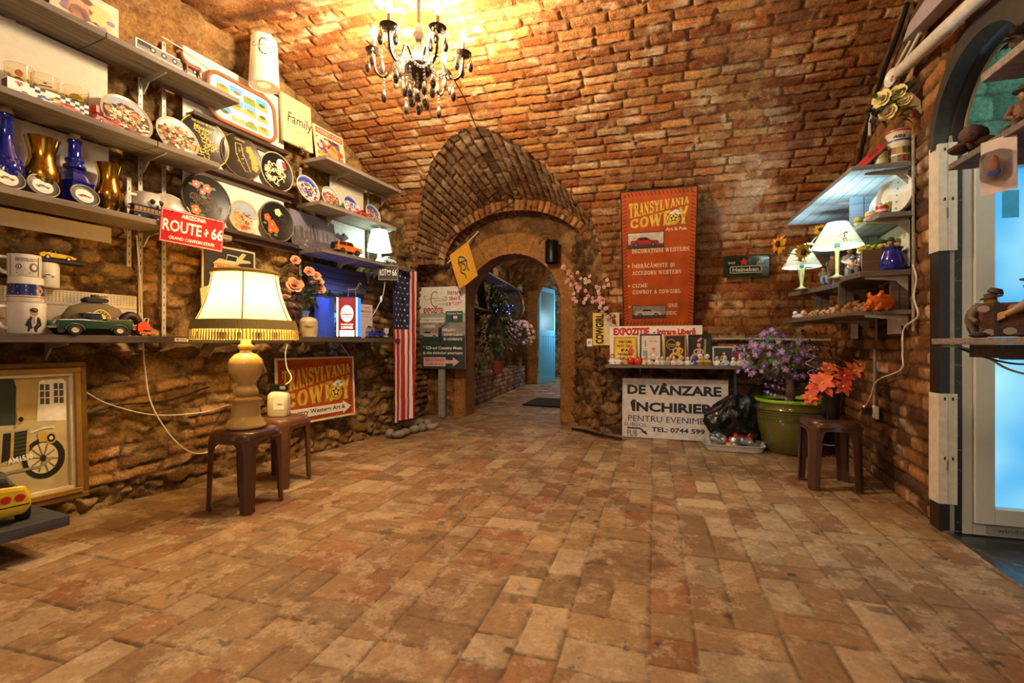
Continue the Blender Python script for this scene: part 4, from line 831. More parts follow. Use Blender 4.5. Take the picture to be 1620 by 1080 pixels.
# plate rails
RAIL = wood('#4a3220', .6)
def rail(px0, px1, z, label):
    a, e = t_(px0, .03), t_(px1, .03); p = LW.xy(a, .016); b = MB(); b.bx(0, -.055, -.006, e-a, 0, .013, RAIL); b.bx(0, -.010, -.045, e-a, 0, 0, RAIL); b.bx(0, -.055, 0, e-a, -.049, .022, RAIL)
    return single(b, 'plate_rail', label, 'rail', (p.x, p.y, z), LW.rz, bevel=.002)
def zl(px, py, o): x, y, d = LW.at(px, o); return zat(py, d)
rz1, rz2, rz3 = zl(400, 222, .04), (zl(382, 286, .04)+zl(438, 305, .04))/2, (zl(327, 358, .04)+zl(438, 386, .04))/2
rail(300, 452, rz1, 'topmost dark wood plate rail, under the picture tray'); rail(292, 462, rz2, 'middle dark wood plate rail, between the two rows of round trays'); rail(350, 468, rz3, 'lowest dark wood plate rail, under the flowered round trays')
def wp(px, py, o): x, y, d = LW.at(px, o); return RV((x, y, zat(py, d))), d
bb(tw0-.02, tw1, rz3-.04, 2.98, 'large white backing board behind the hung souvenir trays', mat('#e2d8c4', .55, noise=.04))
# ---- souvenir trays on the rails
gold, blk, org, grn = mat('#c9a84a', .45, noise=0), mat('#1c1a17', .35, noise=.1), mat('#d8772c', .5, noise=0), mat('#5a7a34', .5, noise=0)
cr2, pink, wht = mat('#e2d3a4', .5, noise=0), mat('#d86a5a', .5, noise=0), mat('#f0ead8', .5, noise=0)
def tray_at(px, py, rad, label, o=.042, **kw):
    p, d = wp(px, py, o); return plate(label, (p.x, p.y, (rz2 if py < 300 else rz3)+.015 if p.z-rad < 9 else 0), rad, LW.rz, lean=.07, **kw)
def d_missouri(b, r):
    q = mat('#d8bc3c', .5, noise=0); scrolls(b, 0, -.1*r, .75*r, .7*r, 34, q, .004, 3); b.t2('Missouri', -.42*r, .42*r, .4*r, .6*r, q, 4, shear=.2); b.t2('THE SHOW ME STATE', -.5*r, .66*r, .5*r, .75*r, q, 4)
tray_at(324, 222, .172, 'round black tray with bright yellow rim and gold scroll map', face=blk, rimc=mat('#d8bc30', .4), deco=d_missouri, cat='tray', name='souvenir_tray')
def d_calif(b, r):
    o = [(-.3, .62), (.02, .66), (.06, .3), (.5, -.62), (.2, -.68), (-.05, -.3), (-.28, .1)]; b.l2([(x*r*.9, z*r*.9) for x, z in o], .005, gold, 3, closed=True); scrolls(b, -.02*r, .05*r, .26*r, .5*r, 16, gold, .003, 5)
    for x, z in ((.42, .45), (.58, .2), (.66, -.05), (.68, -.28)): flower2(b, x*r, z*r, .19*r, mat('#e0903c', .5, noise=0), gold)
    b.l2([(.5*r, .4*r), (.74*r, -.5*r)], .01, grn, 3); b.t2('California', -.3*r, .72*r, .2*r, .82*r, gold, 4, shear=.2)
tray_at(382, 248, .163, 'round black tray with brown rim, outlined state map and orange poppies', face=mat('#2a231d', .4), rimc=mat('#7a5a38', .5), deco=d_calif, cat='tray', name='souvenir_tray')
def d_orn(b, r):
    scrolls(b, -.1*r, -.1*r, .8*r, .8*r, 46, cr2, .007, 7); b.c2(.3*r, .48*r, .3*r, wht, 4); b.p2([(.3*r, .7*r), (.58*r, .66*r), (.62*r, .3*r), (.4*r, .3*r)], mat('#a83a22', .5, noise=0), 5)
    for i in range(8): a = i*.785; b.l2([(-.45*r+.05*r*math.cos(a), -.45*r+.05*r*math.sin(a)), (-.45*r+.2*r*math.cos(a), -.45*r+.2*r*math.sin(a))], .008, cr2, 4)
tray_at(438, 268, .152, 'scalloped black tray covered in cream scrolls with a red feather', face=blk, rimc=mat('#b8ac88', .5), deco=d_orn, cat='tray', name='souvenir_tray', rimw=.005)
def d_flor(b, r):
    scrolls(b, 0, -.1*r, .8*r, .7*r, 44, mat('#6a5432', .5, noise=0), .004, 11)
    for x, z, s, c_ in ((-.4, .55, .16, pink), (.05, .5, .18, pink), (-.15, .3, .13, pink), (-.45, -.5, .2, org)): flower2(b, x*r, z*r, s*r, c_, wht)
    for x, z in ((-.6, .5), (-.2, .65), (.3, .55), (-.1, .1), (-.2, -.65)): b.c2(x*r, z*r, .12*r, grn, 3, .06*r, n=8)
tray_at(327, 315, .172, 'large round dark tray with small red and white flowers', face=mat('#1f1b16', .4), rimc=mat('#4c4234', .5), deco=d_flor, cat='tray', name='souvenir_tray', rimw=.006)
def d_chief(b, r):
    b.p2([(r*.84*math.cos(a), r*.84*math.sin(a)) for a in np.linspace(.1, math.pi-.1, 16)], mat('#8fa3b4', .5, noise=0), 2); blobs(b, -.3*r, -.1*r, .45*r, .65*r, 40, [mat('#d08a2c', .5, noise=0), mat('#c8702a', .5, noise=0), mat('#d8b060', .5, noise=0)], .03*r, .12*r, 3, 2)
    blobs(b, .2*r, -.1*r, .5*r, .5*r, 50, [mat('#6a4630', .5, noise=0), mat('#8a6a54', .5, noise=0), mat('#a03c28', .5, noise=0), mat('#b8b0a4', .5, noise=0)], .03*r, .09*r, 3, 3); blobs(b, .1*r, -.65*r, .4*r, .2*r, 18, [mat('#b84a34', .5, noise=0)], .04*r, .1*r, 4, 4)
tray_at(385, 344, .122, 'small round scenic plate, autumn colours, between two dark trays', face=mat('#b8a47c', .4), rimc=mat('#cdbb90', .4), deco=d_chief, name='souvenir_plate')
def d_or(b, r):
    scrolls(b, .2*r, -.1*r, .55*r, .7*r, 22, mat('#4a3a26', .5, noise=0), .004, 13); flower2(b, .1*r, .5*r, .2*r, cr2, gold)
    for x, z, s in ((-.55, .1, .2), (-.3, -.2, .24), (-.1, -.42, .2), (-.4, -.5, .17)): flower2(b, x*r, z*r, s*r, mat('#d85a22', .5, noise=0), gold)
    for x, z in ((-.7, -.2), (-.1, -.7), (-.5, -.75), (-.05, .55), (.3, .45)): b.c2(x*r, z*r, .12*r, grn, 3, .07*r, n=8)
tray_at(438, 350, .157, 'round dark tray with a spray of orange flowers, right end of the lowest rail', face=mat('#1c1814', .4), rimc=mat('#6a5f48', .5), deco=d_or, cat='tray', name='souvenir_tray', rimw=.006)
# picture tray with a cane rim
p, d = wp(384, 183, .05); r = thing('picture_tray', 'rounded picture tray with a cane rim and small landscape photographs', 'tray', (p.x, p.y, rz1+.20), rot=(-.10, 0, LW.rz))
w, h = .54, .34; rr_ = [(sx*(w/2-.09)+.09*math.cos(a), sz*(h/2-.09)+.09*math.sin(a)) for sx, sz, a0 in ((1, 1, 0), (-1, 1, 1.57), (-1, -1, 3.14), (1, -1, 4.71)) for a in np.linspace(a0, a0+1.57, 7)]
b = MB(); b.prism(rr_, -.008, 0, mat('#a9c4d8', .35)); b.y0 = -.008; q = random.Random(5)
for i in range(4):
    for j in range(3):
        x0, z0 = -.205+i*.105, -.135+j*.092; b.r2(x0, z0, x0+.098, z0+.085, mat(q.choice(['#7fb2dc', '#9cc6e4', '#5f98cc']), .35), 1); b.r2(x0, z0, x0+.098, z0+q.uniform(.03, .055), mat(q.choice(['#6d8a3c', '#b59a54', '#d8d4c4', '#4a6a34']), .4), 2); b.c2(x0+.05, z0+.04, .03, mat(q.choice(['#8a6a3c', '#e8e2d2', '#3c5a2c']), .4), 3, .014, n=8)
b.build('picture', r); b = MB(); b.tube([(x, -.012, z) for x, z in rr_], .014, mat('#9c5a2a', .5, bump=.5, nscale=80), closed=True, n=8); b.build('cane_rim', r)
# ---- plates that lean on shelves
def scene_deco(cols, sky, seed, n=80):
    def f(b, r):
        b.c2(0, 0, .97*r, mat(cols[3], .4, noise=0), 1, n=36); b.p2([(r*.96*math.cos(a), r*.96*math.sin(a)) for a in np.linspace(.35, math.pi-.35, 16)], mat(sky, .4, noise=0), 2); blobs(b, 0, -.12*r, .95*r, .80*r, n*3, [mat(c, .5, noise=0) for c in cols], .04*r, .13*r, 3, seed); blobs(b, 0, -.2*r, .6*r, .3*r, n//2, [mat(c, .5, noise=0) for c in cols[::-1]], .02*r, .06*r, 5, seed+1)
    return f
COWB = ['#7a5232', '#b98a5a', '#e0d0b0', '#4a3424', '#8a9a6a', '#a8553a', '#c8b898', '#2e241c']
def on_shelf(px, o, z, wall=LW): x, y, d = wall.at(px, o); return RV((x, y, z+.001)), d
p, d = on_shelf(206, .16, S2); plate('plate of riders crossing a plain, beside the red toy truck', p, .135, LW.rz, mat('#a0947e', .3), None, scene_deco(COWB, '#9aa6ac', 21), lean=.30)
p, d = on_shelf(286, .16, S2); plate('plate of riders with a pale sky, in front of the yellow rimmed tray', p, .132, LW.rz, mat('#a89c86', .3), None, scene_deco(COWB, '#c4c6c0', 33), lean=.30)
PEW = mat('#7c766c', .4, .4)
def d_old(col):
    def f(b, r): b.c2(0, 0, r*.66, mat('#ede6d8', .4, noise=0), 2); car2(b, 0, -.18*r, r*.95, mat(col, .5, noise=0), 3); b.l2([(-.3*r, -.42*r), (.3*r, -.42*r)], .002, GREY, 3)
    return f
for px, col, lab in ((14, '#b89a3c', 'leftmost small pewter rimmed plate with a yellow vintage car'), (71, '#8a9a8a', 'small pewter rimmed plate with a pale vintage car, before the first gold vase'), (137, '#b5402c', 'small pewter rimmed plate with a red vintage car, before the square blue bottle')):
    p, d = on_shelf(px, .22, S3); plate(lab, p, .062, LW.rz, PEW, mat('#8c867a', .35, .5), d_old(col), lean=.42, dep=.014)
p, d = on_shelf(276, .09, S3); plate('large plain cream plate leaning behind the toy trolley', p, .125, LW.rz, mat('#b8aa8c', .25, coat=.4), None, None, lean=.3)
BL = ['#1c3a9c', '#2850b8', '#e8e4dc', '#d0a060', '#f0e8c8', '#8a3a2a', '#3c2c24']
for px, r_, sky, cols, lab in ((490, .115, '#2444b0', BL, 'vivid blue scenic plate with a yellow dress, leftmost of the globe plates'), (526, .105, '#c9c4bc', ['#7a3a2a', '#b06a48', '#e4dcd0', '#5a4638', '#c89a70'], 'brown and white scenic plate, second of the globe plates'), (558, .100, '#2a3c9a', ['#2a3c9a', '#e8c070', '#c84a32', '#e8e4dc', '#5a78c0'], 'blue scenic plate with yellow figures, third of the globe plates'), (592, .100, '#39509c', ['#6a4636', '#b89070', '#4a5ea8', '#d8d0c0', '#8a3c30'], 'dim blue and brown scenic plate, nearest the passage')):
    p, d = on_shelf(px, .15, G2); plate(lab, p, r_, LW.rz, mat('#8f94a4', .15, coat=.8), mat('#d8d4cc', .12, coat=1.0), scene_deco(cols, sky, int(px)), lean=.26, group='scenic plates on the middle shelf')
# ---- top shelf: model ship box, dog figure, poster
p, d = on_shelf(265, .20, S1); r = thing('model_box', 'long white printed box of a model locomotive on the highest shelf', 'box', p, LW.rz); b = MB(); b.bx(-.19, -.03, 0, .19, .03, .085, mat('#efe9dc', .5)); b.y0 = -.03; b.r2(-.185, .035, .185, .08, mat('#6b6256', .5), 1)
for i in range(5): b.c2(-.1+i*.062, .056, .016, INK, 2); b.c2(-.1+i*.062, .056, .008, mat('#c9c0ae', .5), 3, n=8)
b.r2(-.18, .055, -.11, .078, INK, 2); b.l2([(-.185, .03), (.185, .03)], .004, INK, 2); b.build('carton', r)
p, d = on_shelf(302, .235, S1); b = MB(); quad_animal(b, .15, mat('#7c4020', .5, bump=.3), neckup=.55, thick=1.05); o = single(b, 'dog_figurine', 'brown standing dog figurine on the edge of the highest shelf', 'figurine', p, LW.rz+math.pi, subsurf=1)
p, d = on_shelf(135, .03, S1); b = MB(); b.bx(-.16, -.006, 0, .16, 0, .3, mat('#cdb9a0', .6)); b.y0 = -.006; blobs(b, 0, .15, .15, .14, 40, [mat(c, .5, noise=0) for c in ('#b88a6a', '#8a6a8c', '#d8b070', '#6a4a3c')], .02, .06, 1, 4, True); single(b, 'print', 'faded print standing at the back of the highest shelf', 'picture', p, LW.rz)
# white cylinder wall lamp with pen logo
x, y, d = LW.at(418, .16); z0, z1 = zat(138, d), zat(42, d); rad = .094; r = thing('wall_lamp', 'white cylindrical wall lamp with a pen-drawn hat emblem', 'lamp', (x, y, z0)); hgt = z1-z0; b = MB()
lm = mat('#f3ead6', .5, noise=0, transl=.25); b.lathe([(rad*1.12, 0), (rad*.9, hgt)], lm, n=36, caps=False); b.lathe([(rad*1.08, .004), (rad*.88, hgt-.002)], lm, n=36, caps=False); b.lathe([(rad*1.1, .012), (rad*.5, .014), (rad*.5, .022), (rad*1.1, .024)], lm, n=24, caps=False); o = b.build('lamp_shade', r)
b = MB(); q = MB(); script_logo(q, 0, 0, .15, INK, 0, .0065)
yaw = math.atan2(y, x); 
for V_ in q.v: 
    a = V_[0]/rad; rr = rad*(1.12-.22*(.62+V_[2]/hgt))+.0012; th = yaw+math.pi+a; b.v.append((rr*math.cos(th), rr*math.sin(th), hgt*.56+V_[2]))
b.f, b.fm, b.sm, b.mats = q.f, q.fm, q.sm, q.mats; b.build('emblem', r)
b = MB(); b.tube(spl([(rad*.9*math.cos(yaw+1.57), rad*.9*math.sin(yaw+1.57), hgt-.01), (rad*.8*math.cos(yaw+1.57), rad*.8*math.sin(yaw+1.57), hgt+.09), (0, 0, hgt+.14), (-rad*.8*math.cos(yaw+1.57), -rad*.8*math.sin(yaw+1.57), hgt+.08), (-rad*.9*math.cos(yaw+1.57), -rad*.9*math.sin(yaw+1.57), hgt-.02)], 6), .006, WHITE); b.build('wire_handle', r)
b = MB(); n_ = LW.n; b.tube([(-n_.x*.13, -n_.y*.13, hgt*.3), (0, 0, hgt*.3)], .008, WHITE); b.build('bracket_arm', r)
lamp('wall_lamp_light', (x, y, z0+hgt*.55), 1.4, WARM, .04)
# cable that droops from the lamp along the board
def cord(name, label, pts, rad=.004, m=None, n=8): b = MB(); b.tube(spl(pts, n), rad, m or WIRE, n=14 if rad > .009 else 6); return single(b, name, label, 'cable')
def wq(px, py, o): return wp(px, py, o)[0]
cord('power_cable', 'thin white cord looping over the white board to the cylinder lamp', [wq(256, 58, .02), wq(300, 85, .03), wq(345, 120, .02), wq(385, 142, .02), wq(410, 140, .05)], .0035)
# family plaque and magazine on the highest group shelf
p, d = on_shelf(470, .06, G1-.02); w = t_(494, .06)-t_(447, .06); r = thing('plaque', 'cream wooden plaque with the word Family in dark script', 'sign', (p.x, p.y, zat(233, d)), rot=(-.08, 0, LW.rz)); h = .40; b = MB(); b.bx(-w/2, -.02, 0, w/2, 0, h, mat('#dcc494', .55, noise=.15, nscale=12)); b.y0 = -.02
b.t2('Family', -w*.34, h*.38, w*.46, h*.66, mat('#3a2a1a', .6), 2, shear=.15, bold=0)
for i in range(9): b.l2([(-w*.42+.02*math.sin(i+u)+u*.012, h*.9-.03*i+.015*math.cos(u*1.3)) for u in range(6)], .003, mat('#a8813c', .5), 1)
b.t2('is everything', -w*.2, h*.28, w*.3, h*.34, mat('#b89a60', .6), 2, shear=.2, bold=0); b.build('board', r, bevel=.003)
p, d = on_shelf(525, .10, G1); w = .36; h = .34; r = thing('comic_poster', 'colourful rodeo poster with red title leaning behind the shelf edge', 'poster', p, rot=(-.16, 0, LW.rz)); b = MB(); b.bx(-w/2, -.008, 0, w/2, 0, h, mat('#d8c69a', .5)); b.y0 = -.008
b.r2(-w*.42, h*.80, w*.46, h*.95, mat('#c23420', .5), 1); b.t2('RODEO DAYS', -w*.38, h*.83, w*.42, h*.92, mat('#f0e4c4', .5), 2); blobs(b, 0, h*.4, w*.46, h*.38, 70, [mat(c, .5, noise=0) for c in ('#d8a04c', '#b8483c', '#e8d8b8', '#6a4a7a', '#f0c8b0', '#c87a3a', '#5a3424')], .02, .06, 1, 9, True)
b.l2([(-w*.2, h*.22), (0, h*.14), (w*.2, h*.1), (w*.4, h*.04)], .03, mat('#24368c', .5), 4); b.t2('western', -w*.2, h*.66, w*.35, h*.76, INK, 4); b.build('print', r)
p, d = on_shelf(478, .10, G1); b = MB(); b.lathe([(0, 0), (.02, 0), (.024, .07), (.022, .07), (.018, .004), (0, .004)], glass('#f4efe2'), n=14, caps=False); single(b, 'shot_glass', 'small clear shot glass beside the family plaque', 'glass', (p.x, p.y, G1+.001), 0)
# ---- shelf S2: printed glasses, car box, red truck
def tumbler(px, label, o, prints, z=S2):
    p, d = on_shelf(px, o, z); r = thing('drinking_glass', label, 'glass', p, 0, 'printed drinking glasses'); r.scale = (1.2, 1.2, 1.4); b = MB(); b.lathe([(0, 0), (.034, 0), (.047, .135), (.0445, .135), (.032, .012), (0, .012)], glass('#f6efe0'), n=28, caps=False); b.build('glass', r)
    q = MB(); prints(q); b = MB(); yw = math.atan2(p.y, p.x)+math.pi
    for V_ in q.v: a = V_[0]/.042; th = yw+a; rr = .034+.013*(V_[2]/.135)+.0008; b.v.append((rr*math.cos(th), rr*math.sin(th), V_[2]))
    b.f, b.fm, b.sm, b.mats = q.f, q.fm, q.sm, q.mats; b.build('print', r); return r
yl = mat('#d8c23c', .5, noise=0); gg = mat('#5a7a5a', .5, noise=0); bk = mat('#2c2a28', .5, noise=0)
tumbler(30, 'clear tumbler with a yellow roadster print, leftmost of the three', .10, lambda q: (car2(q, 0, .07, .05, yl, 1), q.c2(0, .10, .012, mat('#b05a2c', .5), 1)))
tumbler(72, 'clear tumbler with a faint grey print, middle of the three', .10, lambda q: (q.l2([(-.02, .09), (.02, .092)], .004, bk, 1), q.l2([(-.006, .1), (.004, .1)], .006, bk, 1)))
tumbler(120, 'clear tumbler with a green and yellow car print, rightmost of the three', .10, lambda q: (q.p2([(.028*math.cos(a), .085+.02*math.sin(a)) for a in np.linspace(0, 3.14, 10)], yl, 1), car2(q, 0, .062, .06, bk, 2)))
p, d = on_shelf(75, .20, S2); w = t_(146, .2)-t_(20, .2); h = .042; r = thing('toy_box', 'flat white carton printed with sports cars and chequered flags', 'box', p, LW.rz); b = MB(); b.bx(-w/2, -.03, 0, w/2, .03, h+.03, PAPER); b.y0 = -.03; H = h+.03
for i in range(16):
    for j in range(5):
        if (i+j) % 2 == 0 and (i > 11 or (j > 2 and 3 < i < 13 and R_.random() < .6)): b.r2(-w/2+w*(i/16), H*j/5, -w/2+w*(i+1)/16, H*(j+1)/5, bk, 1)
for x, z, L, c_, k in ((-.3, .2, .2, '#d8cfc8', 2), (-.08, .45, .16, '#5a78b8', 2), (-.12, .14, .2, '#4a4a78', 2), (.08, .55, .2, '#d8b83c', 2), (.06, .25, .17, '#d8a83c', 3), (.24, .2, .34, '#d8502c', 4)): car2(b, x*w, z*H-.01, L*w, mat(c_, .5, noise=0), k)
b.t2('V', -.39*w, .6*H, -.34*w, .92*H, REDP, 3); b.p2([(-.42*w, .88*H), (-.31*w, .88*H), (-.36*w, .55*H)], mat('#c98a84', .5), 2); b.build('carton', r); 
b = MB(); b.y0 = 0; b.T = tr(-w/2, 0, 0) @ rotz(-math.pi/2); b.r2(-.028, .004, .028, H-.004, mat('#4a4540', .6), 1); b.build('end_label', r)
p, d = on_shelf(166, .21, S2); toy_car('bright red toy tow truck on the shelf beside the printed car box', p, LW.rz+.2, .12, 'pickup', '#d0241c', name='toy_truck', extra=lambda r, L, Wd: MB().tube([(-.3*L, 0, .3*L), (-.45*L, 0, .75*L), (-.1*L, 0, .62*L), (0, 0, .4*L)], .03*L, mat('#d0241c', .3), n=6).box((-.42*L, 0, .62*L), (.14*L, .3*L, .3*L), mat('#c8201a', .3)).build('crane', r))
# ---- shelf S3: bottles, vases, mug, trolley
COB = mat('#1a2fa8', .06, trans=.55, noise=0, coat=.6); GOLD = mat('#c8982c', .18, 1.0, noise=.05)
p, d = on_shelf(9, .13, S3); r = thing('blue_bottle', 'tall round cobalt bottle with a textured shoulder, left of the gold vases', 'bottle', p); b = MB(); b.lathe([(.05, 0), (.062, .01), (.064, .12), (.058, .16), (.04, .21), (.026, .26), (.024, .36), (.028, .365), (.028, .385), (.02, .387)], COB, n=28); b.build('bottle', r)
b = MB()
for j in range(4):
    for i in range(14): a = i*.4488+j*.22; b.ell(((.064-.003*j)*math.cos(a), (.064-.003*j)*math.sin(a), .10+.022*j), .008, COB, 7, 5)
b.build('beading', r); b = MB(); b.lathe([(.029, .388), (.029, .40), (.02, .425), (0, .425)], mat('#8a6a4a', .6), n=16); b.build('stopper', r)
def vase(px, o, label, h, txt):
    p, d = on_shelf(px, o, S3); r = thing('gold_vase', label, 'vase', p); s = h/.26; b = MB(); b.lathe([(0, 0), (.036*s, 0), (.04*s, .008*s), (.03*s, .022*s), (.045*s, .05*s), (.058*s, .09*s), (.056*s, .12*s), (.043*s, .17*s), (.042*s, .20*s), (.054*s, .25*s), (.058*s, .26*s), (.054*s, .26*s), (.038*s, .20*s), (.036*s, .17*s), (0, .1*s)], GOLD, n=32, caps=False); b.build('vase', r)
    q = MB(); dk = mat('#5a3a14', .5, noise=0); q.t2(txt, -.034*s, .085*s, .034*s, .1*s, dk, 1); blobs(q, 0, .125*s, .03*s, .03*s, 22, [dk], .002, .005, 1, px); blobs(q, 0, .065*s, .03*s, .014*s, 14, [dk], .002, .005, 1, px+1); b = MB(); yw = math.atan2(p.y, p.x)+math.pi
    for V_ in q.v: z = V_[2]; rr = np.interp(z/s, [0, .05, .09, .12, .17], [.03, .045, .058, .056, .043])*s+.001; th = yw+V_[0]/(.056*s); b.v.append((rr*math.cos(th), rr*math.sin(th), z))
    b.f, b.fm, b.sm, b.mats = q.f, q.fm, q.sm, q.mats; b.build('print', r); return r
vase(67, .13, 'mirror gold waisted vase between the two blue bottles', .32, 'ESCAPE'); vase(172, .13, 'mirror gold waisted vase right of the square blue bottle', .285, 'ESCAPE')
p, d = on_shelf(118, .10, S3); r = thing('blue_decanter', 'square cobalt glass decanter with stepped neck between gold vases', 'bottle', p, LW.rz+.3); r.scale = (1.1, 1.1, 1.17); b = MB()
for w, z0, z1, tp in ((.105, 0, .12, 1), (.115, .12, .135, .9), (.085, .135, .165, .85), (.06, .165, .19, .9)): b.box((0, 0, (z0+z1)/2), (w, w, z1-z0), COB, taper=tp)
b.lathe([(.045, .188), (.045, .2), (.03, .21), (.038, .22), (.038, .23), (.026, .24), (.024, .30), (.029, .303), (.029, .32), (.02, .32)], COB, n=24); b.build('bottle', r, bevel=.006, seg=2); b = MB(); b.lathe([(.02, .32), (.022, .345), (0, .345)], mat('#8a6a4a', .6), n=14); b.build('stopper', r)
p, d = on_shelf(232, .16, S3); r = thing('skull_mug', 'white sculpted skull mug with dark eye hollows on the bottle shelf', 'mug', (p.x, p.y, S3+.037), LW.rz); r.scale = (1.2,)*3; b = MB(); sk = mat('#d8d0c0', .3, coat=.4); b.lathe([(.045, 0), (.055, .02), (.058, .06), (.056, .1), (.06, .108), (.052, .108), (.048, .02), (0, .02)], sk, n=24); b.ell((.01, -.05, .055), (.032, .02, .028), sk); b.build('cup', r)
b = MB(); 
for x in (-.006, .03): b.ell((x, -.063, .062), (.013, .008, .014), INK, 10, 6)
b.ell((.012, -.069, .04), (.006, .005, .009), INK, 8, 5); b.build('eye_sockets', r); b = MB(); b.tube(spl([(-.05, -.01, .09), (-.09, -.015, .08), (-.092, -.015, .03), (-.052, -.01, .015)], 6), .009, sk); b.build('handle', r); b = MB(); b.lathe([(.05, 0), (.05, .03), (0, .03)], sk, n=20, c=(0, 0, -.03)); b.build('foot', r)
p, d = on_shelf(232, .22, S3); r = thing('toy_trolley', 'toy streetcar, dark blue with a yellow stripe and red windows', 'toy tram', p, LW.rz); r.scale = (.72,)*3; b = MB(); nv = mat('#141c30', .35); b.bx(-.11, -.03, .014, .11, .03, .05, nv); b.bx(-.112, -.031, .05, .112, .031, .056, mat('#d8a832', .4)); b.build('body', r, bevel=.003)
b = MB(); b.bx(-.105, -.028, .056, .105, .028, .098, mat('#4a2418', .5)); b.y0 = -.028
for i in range(7): b.r2(-.098+i*.029, .062, -.076+i*.029, .09, mat('#8a7458', .3), 1)
b.build('cabin', r); b = MB(); b.bx(-.122, -.034, .098, .122, .034, .106, mat('#2a2622', .5)); b.build('roof', r, bevel=.003)
for x in (-.07, .07):
    for sg in (-1, 1): wheel_mb(.016, .012, '#b8b0a0').build('wheel', r, loc=(x, sg*.026, .016))
# number plate sign clipped to the shelf end
x, y, d = LW.at(303, .345); w = .335; h = .20; r = thing('route_sign', 'red embossed souvenir number plate hung from the bottle shelf', 'sign', (x, y, zat(390, d)), rot=(.0, .07, LW.rz-.32)); b = MB(); rd = mat('#b3201d', .35, coat=.4); b.bx(-w/2, -.004, 0, w/2, 0, h, rd); b.y0 = -.004
wv = mat('#f4efe6', .4, noise=0); b.l2([(-w/2+.006, .006), (w/2-.006, .006), (w/2-.006, h-.006), (-w/2+.006, h-.006)], .003, wv, 1, closed=True)
b.t2('ARIZONA', -.065, .158, .065, .185, wv, 2, bold=.03); b.t2('ROUTE', -.155, .068, .045, .14, wv, 2, bold=.02); b.t2('66', .098, .068, .162, .14, wv, 2, bold=.02); b.t2('GRAND CANYON STATE', -.12, .022, .12, .042, wv, 2, bold=.02)
b.l2([(.07, .075), (.07, .125)], .007, wv, 2); b.l2([(.06, .10), (.06, .09), (.07, .09)], .004, wv, 2); b.l2([(.08, .112), (.08, .098), (.07, .098)], .004, wv, 2); b.build('plate', r)
for sx in (-.11, .12): MB().ell((sx, -.006, h-.012), .005, mat('#3a2a22', .5), 8, 5).build('screw', r)
for k, (px, m_, lab) in enumerate(((288, '#2c2a24', 'tiny dark toy jeep above the red number plate'), (315, '#3a4034', 'tiny dark green toy car above the red number plate'))):
    p, d = on_shelf(px, .24, S3); toy_car(lab, p, LW.rz, .075, 'low', m_, group='tiny cars over the number plate')
# ---- shelf S4: stacked mugs
def mug_mb(r, h, m, handle=True, hdir=0., flare=1.0, curl=False):
    b = MB(); b.lathe([(0, 0), (r*.9, 0), (r, h*.04), (r*flare, h), (r*flare*.93, h), (r*.9, h*.08), (0, h*.08)], m, n=32, caps=False); g = MB(); a = hdir; c_, s_ = math.cos(a), math.sin(a)
    P = [(r*.97, h*.85), (r*1.45, h*.82), (r*1.55, h*.5), (r*1.2, h*.22), (r*.95, h*.18)]
    g.tube(spl([(c_*x, s_*x, z) for x, z in P], 6), r*.13, m, n=8); return b, g
def wrap(root, q, rr, loc, name='print', flare=0., dz=0.):
    b = MB(); yw = math.atan2(loc.y, loc.x)+math.pi
    for V_ in q.v: th = yw+V_[0]/rr; R2 = rr+flare*V_[2]+.0009-.0001*V_[1]*1000*0 - V_[1]*.5; b.v.append((R2*math.cos(th), R2*math.sin(th), V_[2]+dz))
    b.f, b.fm, b.sm, b.mats = q.f, q.fm, q.sm, q.mats; return b.build(name, root)
china = mat('#e4dcc8', .2, coat=.5, noise=.03)
tow = math.atan2(*reversed(LW.at(30, .15)[:2]))+math.pi      # direction from the shelf to the viewer
p, d = on_shelf(42, .17, S4); r = thing('photo_mug', 'white mug with a heart shaped handle and a man in black, bottom of stack', 'mug', p); H1 = .155; b, g = mug_mb(.073, H1, china, hdir=tow-1.2); b.build('cup', r); g.build('handle', r); q = MB()
q.l2([(.02, .012), (.026, .06), (.03, .085)], .036, INK, 1); q.c2(.028, .105, .014, mat('#a07858', .5), 1, .017); q.c2(.026, .117, .016, INK, 2, .011); q.l2([(.012, .075), (.0, .045), (.02, .03)], .012, INK, 1); q.l2([(.045, .075), (.052, .045), (.035, .03)], .012, INK, 1); q.l2([(.026, .085), (.027, .05)], .006, mat('#8a8078', .5), 3); wrap(r, q, .073, p)
p2 = p+RV((-.005, 0, H1)); r = thing('star_mug', 'navy starred mug with a cream rim, middle of the mug stack', 'mug', p2); H2 = .125; b = MB(); b.lathe([(0, 0), (.062, 0), (.067, .006), (.067, .03), (.07, .034), (.07, .03)], china, n=32, caps=False); b.lathe([(.068, .028), (.066, .092)], mat('#182a6a', .25, coat=.5), n=32, caps=False); b.lathe([(.066, .09), (.0665, .096), (.064, H2), (.06, H2), (.06, .01), (0, .01)], china, n=32, caps=False); b.lathe([(.0685, .026), (.0685, .03), (.068, .03)], mat('#a83226', .4), n=32, caps=False); b.build('cup', r); q = MB()
for x, z in ((-.05, .05), (-.03, .075), (-.028, .045), (0, .06), (.0, .08), (-.06, .08), (.02, .042)): q.c2(x, z, .0022, wht, 1, n=5)
q.p2([(.035, .06), (.055, .085), (.075, .06), (.055, .035)], mat('#c08a5c', .5), 1); wrap(r, q, .0675, p2)
p3 = p2+RV((-.01, 0, H2)); r = thing('banknote_mug', 'white mug printed like a grey banknote, top of the mug stack', 'mug', p3); H3 = .112; b, g = mug_mb(.062, H3, china, hdir=tow-1.5); b.build('cup', r); g.build('handle', r); q = MB()
